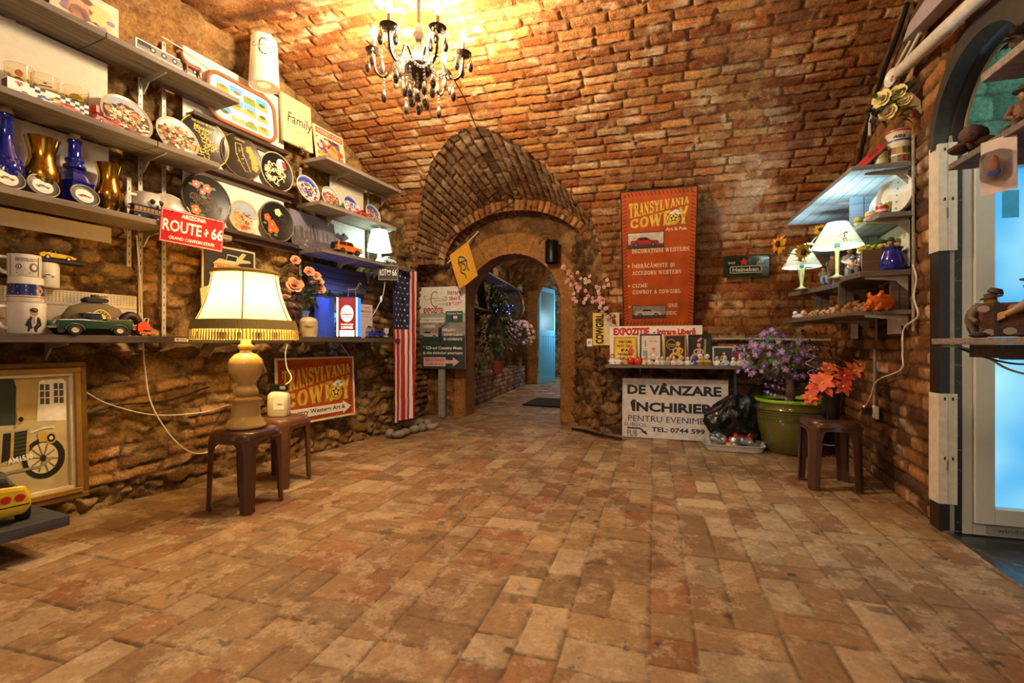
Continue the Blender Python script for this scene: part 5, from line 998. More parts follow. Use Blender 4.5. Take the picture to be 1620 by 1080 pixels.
q.l2([(-.055, .01), (.055, .01), (.055, .1), (-.055, .1)], .004, INK, 1, closed=True); q.t2('FEDERAL NOTE', -.03, .085, .05, .093, INK, 2); q.t2('THE UNITED STATES', -.035, .076, .05, .083, INK, 2); q.c2(-.02, .05, .011, INK, 2); q.c2(-.02, .05, .007, wht, 3); q.t2('1', -.022, .045, -.018, .055, INK, 4); q.c2(.035, .048, .017, mat('#55504a', .5), 2, .022); q.c2(.035, .05, .01, mat('#c9c0b0', .5), 3, .014); q.l2([(-.03, .02), (.02, .02)], .004, INK, 2); q.l2([(-.03, .035), (.01, .035)], .002, GREY, 2); wrap(r, q, .062, p3)
x, y, d = LW.at(72, .055); p = RV((x, y, S4+.25)); r = thing('car_mug', 'white mug with a grey car print standing on the perforated rack', 'mug', p); b, g = mug_mb(.056, .13, china, hdir=tow+2.4); b.build('cup', r); q = MB(); car2(q, .012, .05, .05, GREY, 1); wrap(r, q, .056, p)
b = MB(); z = S4+.385; pp = LW.xy(t_(88, .07), .07); b.bx(-.11, -.045, -.012, .12, .03, 0, INK); single(b, 'display_plinth', 'thin black plinth laid across the grey car mug', 'plinth', (pp.x, pp.y, z+.012), LW.rz)
toy_car('yellow low toy car on a black plinth over the mug', (pp.x, pp.y, z+.013), LW.rz, .15, 'low', '#d8b420')
pp = LW.xy(t_(62, .04)-.4, .045); w = t_(218, .045)-t_(62, .045)+.4; pp = LW.xy(t_(62, .04)-.4, .018); r = thing('perforated_rack', 'cream perforated metal rack behind the army cap', 'rack', (pp.x, pp.y, S4+.001), LW.rz); b = MB(); cm = mat('#b9ab90', .5); H = .25
for k in range(3): b.bx(0, -.012, k*.083, w, 0, k*.083+.08, cm)
b.y0 = -.012
for j in range(5):
    for i in range(int(w/.016)): b.r2(.006+i*.016, .185+j*.012, .011+i*.016, .19+j*.012, mat('#5e5442', .6), 1)
b.build('sheet', r)
# army cap with a toy tank on its crown
p, d = on_shelf(150, .098, S4); r = thing('army_cap', 'olive army cap with a round gold badge and two flags', 'cap', p, LW.rz); ol = mat('#6a5c3c', .85, bump=.3, nscale=90); b = MB(); b.lathe([(.150, 0), (.154, .05), (.146, .11), (.118, .155), (.06, .18), (0, .184)], ol, n=32, sy=.44); b.build('crown', r); b = MB()
b.prism([(-.08, .0), (.08, .0), (.08, .008), (-.08, .008)], -.088, -.05, ol); b.build('peak', r, bevel=.003)
q = MB(); dz_ = .035; q.c2(0, .1, .05, mat('#2e3a24', .5), 1); q.c2(0, .1, .046, gold, 2); q.c2(0, .1, .038, mat('#2e3a24', .5), 3); q.c2(0, .1, .02, mat('#e0c060', .5), 4)
for i in range(12): q.c2(.03*math.cos(i*.52), .1+.03*math.sin(i*.52), .004, gold, 4, n=6)
for sx in (-1, 1): q.r2(sx*.075-.026, .07, sx*.075+.026, .104, mat('#b83a34', .5), 1); q.r2(sx*.075-.026, .088, sx*.075, .104, mat('#24306a', .5), 3); [q.r2(sx*.075-.026, .072+.0075*i, sx*.075+.026, .0755+.0075*i, wht, 2) for i in range(4)]
b = MB()
for V_ in q.v: th = -1.5708+V_[0]/.115*.8; rr = np.interp(V_[2], [0, .05, .11, .155, .18], [.152, .156, .148, .12, .062])-V_[1]*.6; b.v.append((rr*math.cos(th), rr*.44*math.sin(th)-.002, V_[2]))
b.f, b.fm, b.sm, b.mats = q.f, q.fm, q.sm, q.mats; b.build('badge', r)
r = thing('toy_tank', 'tiny dark toy tank on the crown of the army cap', 'toy tank', (p.x, p.y, S4+.186), LW.rz); dk = mat('#2c2a22', .6); b = MB(); b.bx(-.045, -.025, .012, .045, .025, .028, dk); b.build('hull', r, bevel=.004)
for sg in (-1, 1): b = MB(); b.prism([(-.055, .012), (-.045, .022), (.045, .022), (.055, .012), (.045, .0), (-.045, .0)], sg*.018, sg*.032, mat('#1c1a16', .7)); b.build('track', r)
b = MB(); b.lathe([(.022, .028), (.018, .042), (0, .042)], dk, n=12); b.tube([(.01, 0, .036), (.06, 0, .038)], .003, dk); b.build('turret', r)
p, d = on_shelf(142, .215, S4); GP = t_(205, .2)-t_(79, .2); toy_car('large dark green toy pickup truck on the low shelf', (p.x, p.y, S4+.001), LW.rz+math.pi+.05, GP*.97, 'pickup', '#16392f', name='toy_pickup', hub='#e2d8bc', zs=.80, extra=lambda r, L, Wd: MB().bx(.1*L, -Wd*.505, .245*L, .42*L, -Wd*.5, .262*L, mat('#d8d0c0', .3)).bx(-.46*L, -Wd*.45, .31*L, -.14*L, Wd*.45, .318*L, mat('#8a5a34', .6)).build('trim_strip', r))
p, d = on_shelf(206, .15, S4); r = thing('toy_carriage', 'little black toy carriage with a red apron', 'toy carriage', p, LW.rz); b = MB(); b.bx(-.04, -.03, .03, .04, .03, .06, mat('#b8301f', .5)); b.build('body', r, bevel=.004); b = MB(); b.tube([(.045*math.cos(a), 0, .06+.06*math.sin(a)) for a in np.linspace(.2, 2.9, 8)], .024, BLACK, n=8); b.build('hood', r)
for x in (-.035, .035):
    for sg in (-1, 1): wheel_mb(.022, .008, '#3a342c').build('wheel', r, loc=(x, sg*.034, .022))
b = MB(); b.tube([(.04, -.032, .05), (.06, -.034, .105), (.08, -.034, .105), (.07, -.032, .05)], .003, mat('#d8d0b8', .4), closed=True); b.build('handle_loop', r); b = MB(); b.prism([(.02, .03), (.085, .03), (.085, .07), (.052, .09), (.02, .07)], -.04, -.036, mat('#c83a22', .5)); b.build('apron', r)
p, d = on_shelf(231, .20, S4); toy_car('small orange toy off-road car at the right end of the mug shelf', p, LW.rz, .085, 'pickup', '#c85a22', cab='#2a2420')
x, y, d = LW.at(287, LO+.016); b = MB(); b.bx(-.04, -.001, -.011, .04, 0, .011, PAPER); b.y0 = -.001; b.t2('MODELS', -.03, -.006, .03, .006, INK, 1); single(b, 'shelf_label', 'small white paper label on the mug shelf edge', 'label', (x, y, S4-.02), LW.rz)
# ---- posters, framed car picture, cables
p, w, h = panel(LW, 318, 402, 378, 530, .012, 360); r = thing('cowboy_poster', 'brown poster of a pale hatted figure behind the big lamp', 'poster', p, LW.rz); h = .60; r.location.z = 1.08; b = MB(); b.bx(-w/2, -.01, 0, w/2, 0, h, mat('#d8b888', .6)); b.y0 = -.01; b.r2(-w/2+.012, .012, w/2-.012, h-.012, mat('#2e281c', .6), 1); ch = mat('#cdb878', .6, noise=0)
b.p2([(-.13, .47), (-.08, .51), (.0, .50), (.05, .52), (.1, .575), (.13, .57), (.10, .525), (.16, .525), (.17, .51), (.08, .495), (.06, .48), (-.05, .46)], ch, 2); b.r2(-.12, .30, .08, .475, mat('#b89a5c', .6), 2); b.t2('FIAT', -.10, .37, .07, .46, mat('#b85a24', .5), 3); b.p2([(-.2, .05), (-.22, .28), (-.13, .32), (-.1, .05)], ch, 2); b.r2(-.03, .50, .05, .535, INK, 3); b.l2([(-.03, .50), (.05, .50), (.06, .54), (-.02, .545)], .006, wht, 4, closed=True)
for i in range(5): b.l2([(-.2+.02*i, .03), (-.19+.02*i, .2)], .004, mat('#7a6a3c', .6), 3)
b.build('print', r)
# big framed vintage car print on the floor-level left
o_ = .05; ta, tb = t_(137, o_)-1.12, t_(137, o_); p = LW.xy((ta+tb)/2, o_); w = tb-ta; z0, z1 = .125, .875; r = thing('framed_picture', 'large gilt framed print of a vintage touring car with plate AM1530', 'picture', (p.x, p.y, z0), rot=(-.05, 0, LW.rz)); h = z1-z0; fm = mat('#7a5a24', .4, .3, noise=.15); b = MB()
for t0, dpt, m_ in ((0, .035, fm), (.03, .045, mat('#a8803a', .35, .4)), (.055, .03, mat('#d8c9a0', .5))):
    tt = .03 if t0 < .05 else .022
    for (x0, q0, x1, q1) in ((-w/2+t0, t0, w/2-t0, t0+tt), (-w/2+t0, h-t0-tt, w/2-t0, h-t0), (-w/2+t0, t0+tt, -w/2+t0+tt, h-t0-tt), (w/2-t0-tt, t0+tt, w/2-t0, h-t0-tt)): b.bx(x0, -dpt, q0, x1, 0, q1, m_)
b.build('frame', r, bevel=.004); b = MB(); m0 = .075; b.bx(-w/2+m0, -.012, m0, w/2-m0, -.004, h-m0, mat('#b7a468', .5)); b.y0 = -.012; X1 = w/2-m0; Z1 = h-m0
tc_ = (ta+tb)/2
def q2(px, py): t = t_(px, o_-.01)-tc_; v_ = LW.xy(tc_+t, o_-.01); return (t, zat(py, (-_s)*v_.x+_c*v_.y)-z0)
Q = lambda *pts: [q2(*a) for a in pts][::-1]
def cq(px, py, r, m_, k, rx=None, n=24): (a, c0), (a1, _), (_, c1) = q2(px, py), q2(px+(rx or r), py), q2(px, py+r); b.c2(a, c0, a1-a, m_, k, c0-c1, n=n)
b.p2(Q((-300, 560), (115, 595), (112, 700), (-300, 700)), mat('#b29a52', .5, nscale=9, noise=.2), 1); b.p2(Q((-300, 668), (113, 664), (112, 790), (-300, 860)), mat('#b8a878', .5, nscale=9, noise=.2), 2)
b.p2(Q((-300, 560), (22, 597), (27, 612), (24, 672), (-300, 690)), mat('#2e3420', .6), 3); b.p2(Q((63, 604), (68, 601), (100, 599), (106, 604), (105, 664), (58, 666)), mat('#e4dcc8', .5), 3)
for x0 in (64, 85):
    for i in range(2):
        for j in range(3): xx, yy = x0+i*8.5+(0 if x0 < 80 else 1), 608+j*11-(x0 > 80)*2; b.p2(Q((xx, yy), (xx+6.5, yy-.4), (xx+6.3, yy+9), (xx-.3, yy+9.4)), mat('#4a4838', .5), 4)
bd, br_, cr_ = mat('#22221a', .4), mat('#c9a84c', .4, .3), mat('#d8cfa8', .5)
b.p2(Q((-60, 690), (0, 682), (46, 678), (45, 722), (0, 738), (-60, 745)), mat('#a89c6a', .5), 5); b.p2(Q((4, 686), (18, 684), (16, 726), (0, 732)), bd, 6); b.p2(Q((20, 684), (44, 680), (42, 722), (18, 727)), bd, 6)
for i in range(6): b.l2(Q((21, 688+i*6), (43, 684+i*6)), .004, mat('#5c5a3c', .5), 7)
cq(68, 724, 32, bd, 5, rx=33); cq(66, 724, 24, mat('#cbbd8a', .5), 6, rx=24); [b.l2(Q((66, 724), (66+23*math.cos(i*.628), 724+23*math.sin(i*.628))), .007, mat('#6a6248', .5), 7) for i in range(10)]; cq(66, 724, 5, bd, 8)
cq(79, 692, 9, br_, 9); cq(79, 692, 6.5, bd, 10); cq(79, 692, 3, cr_, 11); b.p2(Q((58, 684), (72, 683), (72, 698), (60, 699)), br_, 8); cq(32, 663, 6, br_, 9); cq(32, 663, 4, bd, 10); b.l2(Q((24, 676), (30, 664), (28, 650)), .012, br_, 8); b.l2(Q((19, 684), (16, 727)), .012, br_, 8); b.l2(Q((44, 680), (40, 728)), .010, br_, 8); b.l2(Q((-20, 755), (20, 745), (60, 738), (82, 722)), .014, mat('#8a8468', .5), 9); b.l2(Q((46, 684), (70, 676), (86, 675)), .010, cr_, 8)
(ax, az), (bx_, bz) = q2(10, 733), q2(50, 713); b.t2('AM1530', ax, az-.005, bx_, bz-.02, wht, 12, rot=.12, bold=.03)
b.build('print', r)
# dark platform with a yellow toy sports car
pz = .17; e = on_z(110, 813, pz); tt = (RV((e.x, e.y))-LW.p).dot(LW.d); oo = (RV((e.x, e.y))-LW.p).dot(LW.n); shelf(LW, tt-1.1, tt, pz, oo-.10, 'dark grey low plank platform in front of the framed car print', [], m=wood('#3c3a3e', .8), th=.05, planks=2, name='low_shelf', o=.11)
c_ = LW.xy(LW.t(57, .46)-.152, .29); r = thing('toy_sports_car', 'large yellow model sports car seen from its round red tail lights', 'toy car', (c_.x, c_.y, pz+.001), LW.rz-1.62); r.scale = (.76, 1.42, 1.25); yp = mat('#c9a824', .22, coat=.7); b = MB(); L = .46; Wd = .21
sec = [(-.5, .055, .105, .8), (-.40, .03, .135, .98), (-.2, .03, .14, 1), (.0, .03, .135, 1), (.25, .03, .125, 1), (.42, .03, .13, .98), (.48, .035, .135, .95), (.5, .06, .12, .9)]
rings_ = []
for x, zb, zt_, wf in sec: ww = Wd/2*wf; rings_.append([RV((x*L, yy, zz)) for yy, zz in ((-ww*.85, zb), (-ww, zb+.025), (-ww, zt_-.035), (-ww*.86, zt_), (0, zt_+.006), (ww*.86, zt_), (ww, zt_-.035), (ww, zb+.025), (ww*.85, zb))])
b.rings(rings_, yp); b.build('body', r, bevel=.004)
b = MB(); b.rings([[RV((x*L, yy, zz)) for yy, zz in ((-w_, .13), (-w_*.75, zt_), (w_*.75, zt_), (w_, .13))] for x, w_, zt_ in ((.32, .08, .135), (.12, .085, .175), (-.02, .082, .175), (-.2, .075, .138))], mat('#1f2226', .15, coat=.5)); b.build('cabin', r)
for yy in (-.072, -.04, .04, .072):
    b = MB(); b.lathe([(.013, 0), (.013, .004), (0, .006)], mat('#a31d18', .2, coat=.8), n=18, M=roty(math.pi/2), c=(.497*L, yy, .095)); b.build('tail_light', r)
b = MB(); b.bx(.494*L, -.095, .066, .503*L, .095, .07, INK); b.bx(.496*L, -.024, .035, .506*L, .024, .06, mat('#6a655c', .4)); b.build('bumper', r)
for x in (-.31, .30):
    for sg in (-1, 1): wheel_mb(.042, .035).build('wheel', r, loc=(x*L, sg*(Wd/2-.012), .042))
# cords on the left wall
cord('power_cable', 'long white cord hanging down the left wall behind the number plate', [wq(216, 372, .012), wq(222, 450, .012), wq(226, 530, .012), wq(229, 580, .02), wq(240, 640, .03), wq(275, 695, .02), wq(310, 717, .03), wq(345, 705, .05), wq(368, 660, .2)], .0045)
cord('power_cable', 'thin white cord stretched from the framed print to the lamp plug', [wq(136, 620, .05), wq(175, 640, .03), wq(245, 656, .02), wq(320, 652, .05), wq(362, 640, .2)], .0035)
cord('power_cable', 'black cable lying in the crack of the left wall', [wq(140, 655, .03), wq(190, 640, .012), wq(260, 634, .012), wq(330, 612, .012)], .006, BLACK)
# ================================================================ left side: stools, lamp, shelf things, flag, stones
BRN = mat('#4a2a1c', .32, coat=.3, noise=.06)
SH = .465
def stool(label, loc, rz, m=BRN, spread=.132):
    r = thing('plastic_stool', label, 'stool', loc, rz, 'brown plastic stools'); n = 48
    def sup(a, R, e=.62): c, s = math.cos(a), math.sin(a); return (math.copysign(abs(c)**e, c)*R, math.copysign(abs(s)**e, s)*R)
    b = MB(); rr = []
    for R, z in ((.07, SH-.002), (.12, SH), (.145, SH-.002), (.158, SH-.012), (.163, SH-.03), (.166, SH-.07), (.162, SH-.07), (.156, SH-.02), (.06, SH-.012)): rr.append([RV((*sup(2*math.pi*i/n, R), z)) for i in range(n)])
    b.rings(rr, m); b.build('seat', r)
    for k in range(4):
        a = math.pi/4+k*math.pi/2; b = MB(); rings = []
        for f, w, R in ((1, .12, .200), (.96, .085, .200), (.90, .062, .200), (.8, .052, .201), (.4, .046, .206), (0, .042, .211)):
            z = (SH-.045)*f; ring = []
            for x, y in ((-w, -.030*w/.05), (-w*.45, -.006), (w*.45, -.006), (w, -.030*w/.05), (w*.9, -.034*w/.05-.003), (w*.42, -.012), (-w*.42, -.012), (-w*.9, -.034*w/.05-.003)): ring.append(RV((math.cos(a)*(R+y)-math.sin(a)*x*.95, math.sin(a)*(R+y)+math.cos(a)*x*.95, z)))
            rings.append(ring)
        b.rings(rings, m, smooth=False); b.build('leg', r, bevel=.002)
    return r
stool('brown plastic stool carrying the big fringed table lamp', (-2.38, 2.34, 0), .05)
stool('brown plastic stool carrying the white jug, behind the lamp stool', (-2.545, 2.80, 0), .06, mat('#6a4428', .35, coat=.3))
st3 = stool('brown plastic stool carrying the black vase of orange flowers', (1.155, 3.80, 0), .02, mat('#4c3124', .32, coat=.3))
b = MB(); b.T = tr(0, 0, 0); b.tube([(.009*math.cos(i*.7854), 0, .009*math.sin(i*.7854)) for i in range(8)], .0025, mat('#a8875a', .4, .3), n=5, closed=True)
for i in range(5): b.tube([(0, 0, 0), (.009*math.cos(i*1.257), 0, .009*math.sin(i*1.257))], .002, mat('#a8875a', .4, .3), n=4)
b.T = None; b.build('emblem', st3, loc=(-.11, -.150, SH-.04), rot=(0, 0, -.7))
# table lamp
LX, LY = -2.38, 2.34; r = thing('table_lamp', 'big table lamp with a pleated cream bell shade and fringe', 'lamp', (LX, LY, SH+.001), .2); cer = mat('#b79a5c', .3, coat=.4, noise=.1, nscale=8); b = MB()
b.lathe([(.10, 0), (.112, .008), (.112, .022), (.10, .03), (.097, .05), (.083, .058), (.078, .075), (.076, .15), (.080, .158), (.088, .165), (.088, .175), (.066, .185), (.05, .195), (.066, .205), (.07, .225), (.058, .245), (.04, .258), (.048, .275), (.075, .305), (.092, .35), (.096, .385), (.088, .415), (.06, .445), (.035, .455), (.03, .47), (.042, .48), (.042, .50), (.028, .51), (.025, .62), (0, .62)], cer, n=40); b.build('base', r)
SR0, SR1, SZ0, SZ1 = .298, .185, .585, .925; b = MB(); n = 60; rr = []
for k in range(13):
    f = k/12; R = SR1+(SR0-SR1)*((1-f)**1.7*.85+(1-f)*.15); ring = []
    for i in range(n): a = 2*math.pi*i/n; sc = 1-.045*abs(math.sin(3*a))*(1-.5*abs(f-.5)); ring.append(RV((R*sc*math.cos(a), R*sc*math.sin(a), SZ0+(SZ1-SZ0)*f)))
    rr.append(ring)
SHADE = mat('#f3e2b4', .8, noise=0, transl=.65, emit=.12, emitc='#ffe0a0'); b.rings(rr, SHADE, caps=False); b.build('lamp_shade', r)
b = MB(); gm = mat('#8a7434', .7, bump=.4, nscale=120)
for k in range(6):
    a = k*math.pi/3; b.tube([(p.x, p.y, p.z) for p in [ring[int(k*10)]*1.004 for ring in rr]], .004, gm, n=6)
b.build('seams', r)
b = MB(); b.rings([[p*1.012 for p in rr[0]], [RV((p.x*1.012, p.y*1.012, p.z+.035)) for p in rr[1]]], gm, caps=False); b.tube([tuple(p*1.01) for p in rr[-1]], .012, gm, closed=True, n=8); b.build('braid_trim', r)
b = MB(); fr = mat('#c9b060', .7)
for i in range(104): a = 2*math.pi*i/104; R = SR0*(1-.04*abs(math.sin(3*a)))*1.008; b.tube([(R*math.cos(a), R*math.sin(a), SZ0+.008), (R*math.cos(a), R*math.sin(a), SZ0-.02), (R*1.01*math.cos(a), R*1.01*math.sin(a), SZ0-.05)], [.0035, .0045, .006], fr, n=5)
b.build('fringe', r); b = MB(); b.ell((0, 0, .70), (.032, .032, .045), mat('#fff2d8', .4, emit=6, emitc='#ffe2a8', noise=0)); b.build('bulb', r)
# jug and adaptor on the second stool
r = thing('plastic_jug', 'white plastic jug with a blue label on the rear stool', 'jug', (-2.555, 2.80, SH+.001), .45); b = MB(); jm = mat('#d8cfae', .4, noise=.05)
b.rings([[RV((.07*k*math.copysign(abs(math.cos(a))**.5, math.cos(a)), .055*k*math.copysign(abs(math.sin(a))**.5, math.sin(a)), z)) for a in np.linspace(0, 2*math.pi, 32, endpoint=False)] for k, z in ((.9, 0), (1, .012), (1, .12), (.95, .15), (.7, .17), (.4, .175))], jm); b.build('bottle', r); b = MB(); b.y0 = -.0555; b.r2(-.02, .05, .05, .135, wht, 1); b.t2('CIMBRIA', .0, .08, .045, .092, mat('#2a3c8c', .5), 2); b.build('label_sticker', r)
single(MB().bx(-.055, -.03, 0, .055, .03, .045, BLACK).bx(.02, -.034, .01, .06, -.029, .035, GREY), 'power_adaptor', 'black power adaptor lying on the white jug', 'adaptor', (-2.555, 2.80, SH+.178), .3, bevel=.004)
cord('power_cable', 'white cord from the adaptor up to the low shelf', [(-2.52, 2.78, SH+.2), (-2.50, 2.86, SH+.26), (-2.62, 2.95, .80), (-2.66, 2.98, .9), (-2.66, 3.0, .972)], .0045)
# framed pub sign on the left wall
STI = mat('#3a1c12', .6, noise=0); BAN = mat('#b04c14', .55, nscale=7, noise=.25)
def stitches(b, w, h, m, k=1, lean=.35, step=.03, ln=.032, inset=.006):
    n = int(w/step)
    for i in range(n): x = -w/2+.02+i*(w-.04)/n; [b.l2([(x, z0), (x+ln*.45, z0+s*ln)], .006, m, k) for z0, s in ((inset, 1), (h-inset, -1))]
    n = int(h/step)
    for i in range(n): z = .02+i*(h-.04)/n; [b.l2([(sx*(w/2-inset), z), (sx*(w/2-inset-ln), z+ln*.45)], .006, m, k) for sx in (-1, 1)]
o_ = .03; p, w, h = panel(LW, 438, 559, 570, 688, o_, 500); r = thing('pub_sign', 'white framed red western sign with yellow show lettering and a white arrow', 'sign', (p.x, p.y, p.z), rot=(-.04, 0, LW.rz)); h = .55; r.location.z = zat(566, LW.at(559, o_)[2])-h; b = MB(); b.bx(-w/2, -.012, 0, w/2, 0, h, BAN); b.y0 = -.012; stitches(b, w-.05, h-.05, STI); b.v = [(x, y, z+(.025 if i >= 8 else 0)) for i, (x, y, z) in enumerate(b.v)]
cowboy_logo(b, -w*.44, h*.27, w*.89, h*.64, mat('#e0c04a', .5, noise=0), STI, wht); b.p2([(-w*.44, h*.10), (w*.33, h*.10), (w*.33, h*.06), (w*.45, h*.17), (w*.33, h*.28), (w*.33, h*.24), (-w*.44, h*.24)], wht, 2); b.t2('Country Western Art &', -w*.40, h*.125, w*.36, h*.215, INK, 3); b.build('sign_face', r); easel_frame(r, w+.02, h+.02, mat('#d8ccb0', .4), .018, .02)
cord('power_cable', 'thin hanging cord from the low shelf to the framed pub sign', [wq(540, 545, .12), wq(556, 568, .04)], .003)
# roses in a vase beside the lamp
p, d = on_shelf(482, .10, S4+.012); r = thing('rose_vase', 'blue vase of apricot roses beside the fringed lamp', 'vase', p); b = MB(); b.lathe([(.03, 0), (.045, .03), (.05, .08), (.032, .15), (.028, .19), (.04, .22), (.036, .22), (.024, .19), (0, .1)], mat('#5a6fae', .2, coat=.5), n=24); b.build('vase', r)
ap = [mat('#e0a078', .6, noise=.05), mat('#e8b48c', .6, noise=.05)]; sg_ = mat('#4a5a34', .7); leafg = mat('#46553a', .7); q = random.Random(3)
for px, py, rr_ in ((466, 452, .085), (467, 412, .05), (467, 424, .03), (489, 430, .055), (500, 437, .05), (505, 446, .048), (507, 458, .055), (497, 448, .04), (453, 470, .04)):
    h_ = wp(px, py, .15)[0]-p; d_ = RV((.72, -.55, .42)) if rr_ > .045 else RV((.4, -.3, .85)); o = rose_mb(rr_, ap[q.randrange(2)], ap[0], px).build('rose', r, loc=h_); o.rotation_euler = d_.to_track_quat('Z', 'Y').to_euler()
    s_ = MB(); s_.tube(spl([(0, 0, .2), (h_.x*.4, h_.y*.4, .2+(h_.z-.2)*.55), tuple(h_)], 5), .004, sg_, n=5)
    for _ in range(7): f = q.uniform(.35, .97); leaf(s_, (h_.x*f, h_.y*f, .2+(h_.z-.2)*f), (q.uniform(-1, 1), q.uniform(-1, .4), q.uniform(-.3, .6)), q.uniform(.06, .095), .045, leafg)
    s_.build('stem', r)
p, d = on_shelf(455, .14, S4+.012); plate('small plain white saucer leaning beside the lamp shade', p, .075, LW.rz, mat('#cfc9bc', .2, coat=.5), lean=.25)
p, d = on_shelf(469, .22, S4+.012); b = MB(); q = random.Random(2); [b.ell((q.uniform(-.04, .04), q.uniform(-.02, .02), q.uniform(.006, .03)), q.uniform(.005, .010), mat('#a3242a', .25, .4), 7, 5) for _ in range(46)]; single(b, 'bead_heap', 'little heap of shiny red beads on the low shelf', 'beads', p, kind='stuff')
p, d = on_shelf(488, .18, S4+.012); r = thing('round_tin', 'cream domed tin with dark print, beside the red beads', 'tin', p); b = MB(); b.lathe([(.068, 0), (.07, .004), (.07, .12), (.072, .125), (.06, .15), (.03, .165), (0, .168)], mat('#cdbd90', .25, coat=.4), n=32); b.build('tin', r); q = MB(); q.l2([(-.05, .035), (.05, .035)], .02, mat('#6a6248', .5), 1); q.t2('Classic', -.03, .075, .04, .095, INK, 1, shear=.2); q.l2([(-.055, .11), (.055, .11)], .004, INK, 1); wrap(r, q, .07, p)
# lit display box with a horse on top
DZ = S4+.013; x, y, d = LW.at(549, .17); bw, bh, bd_ = 30*d/760, 66*d/760, .13; yaw = math.atan2(y, x)-math.pi/2-.28
r = thing('display_box', 'lit red advertising box with a round white emblem and glowing blue edges', 'display box', (x, y, DZ), yaw); b = MB(); b.bx(-bw/2-.008, -.004, 0, bw/2+.008, bd_, .012, BLACK); b.bx(-bw/2-.008, -.004, bh-.01, bw/2+.008, bd_, bh, BLACK); b.bx(-bw/2, .012, .01, bw/2, bd_-.01, bh-.01, mat('#10265a', .4)); b.build('case', r, bevel=.002)
b = MB(); b.bx(-bw/2+.012, 0, .012, bw/2-.012, .012, bh-.012, mat('#8a2418', .4, emit=.30, noise=0)); b.y0 = 0; lw = mat('#fff6ea', .4, emit=.85, noise=0); ro = mat('#b0401c', .4, emit=.5, noise=0); b.c2(0, bh*.58, bw*.33, lw, 1, bh*.20); script_logo(b, 0, bh*.60, bw*.42, ro, 2, .004); b.l2([(-bw*.26, bh*.56), (bw*.26, bh*.56)], .010, ro, 2); b.l2([(-bw*.24, bh*.50), (bw*.24, bh*.5)], .006, ro, 2)
b.r2(-bw*.38, bh*.02, bw*.38, bh*.18, lw, 1); b.t2('TRANSYLVANIA', -bw*.33, bh*.30, bw*.33, bh*.34, lw, 2); b.t2('LOUNGE', -bw*.3, bh*.215, bw*.3, bh*.28, lw, 2, bold=.04); b.build('front_panel', r)
for sx, c_, em in ((-1, '#ffe9c8', 1.6), (1, '#7fc0ff', 3)): b = MB(); b.bx(sx*bw/2-.006, -.003, .012, sx*bw/2+.006, .006, bh-.012, mat(c_, .4, emit=em, noise=0)); b.build('light_tube', r)
b = MB(); b.bx(bw/2+.001, .02, .012, bw/2+.006, bd_-.01, bh-.012, mat('#2a6cff', .4, emit=1.6, noise=0)); b.build('side_light', r)
lamp('display_box_light', (x-.12, y+.10, DZ+.18), 2.2, (.08, .3, 1.0), .04)
b = MB(); quad_animal(b, .125, mat('#6a5648', .35, .3), neckup=.75, thick=.85); single(b, 'horse_figurine', 'small bronze horse standing on the lit display box', 'figurine', (x+.03, y+.05, DZ+bh+.001), yaw, subsurf=1)
pa, pb_ = t_(499, .03), t_(590, .03); b = MB(); b.bx(0, -.006, 0, t_(530, .03)-pa, 0, .36, mat('#3450b4', .5)); q = LW.xy(pa, .015); single(b, 'blue_board', 'blue board standing behind the lit display box', 'board', (q.x, q.y, DZ), LW.rz)
b = MB(); w_ = t_(578, .03)-t_(488, .03); [b.bx(0, -.02, k*.055+.002, w_, 0, k*.055+.053, wood('#3a3a46', .7)) for k in range(4)]; b.bx(0, -.004, 0, w_, 0, .22, INK); q = LW.xy(t_(488, .03), .02); o = single(b, 'plank_panel', 'dark plank panel fixed below the orange car shelf', 'panel', (q.x, q.y, 1.47), LW.rz)
p, d = on_shelf(578, .03, DZ); w_ = .20; b = MB(); b.bx(-w_/2, -.006, 0, w_/2, 0, .34, mat('#d8c6c0', .6)); b.y0 = -.006; b.t2('Country', -.05, .30, .05, .318, INK, 1); b.t2('Music Room', -.07, .26, .08, .282, REDP, 1, bold=.03); [b.l2([(-.05, .24-.02*i), (.06, .24-.02*i)], .004, GREY, 1) for i in range(2)]; b.p2([(.0, .04), (.09, .04), (.09, .12), (.03, .13)], mat('#3a4a3c', .5), 1); b.l2([(.02, .10), (.09, .10)], .01, YEL, 2); single(b, 'notice', 'pale notice with red heading behind the lit display box', 'poster', p, LW.rz)
p, d = on_shelf(597, .20, DZ); r = thing('car_case', 'clear plastic case with a blue model car at the shelf end', 'display case', p, LW.rz-.2); b = MB(); b.bx(-.10, -.05, .012, .10, .05, .10, glass('#eef4ff', .05)); b.build('cover', r); b = MB(); b.bx(-.11, -.055, 0, .11, .055, .012, BLACK); b.build('base', r, bevel=.003)
toy_car('blue model car inside the clear plastic case', p+RV((0, 0, .0125)), LW.rz-.2, .15, 'sedan', '#1f2fb0')
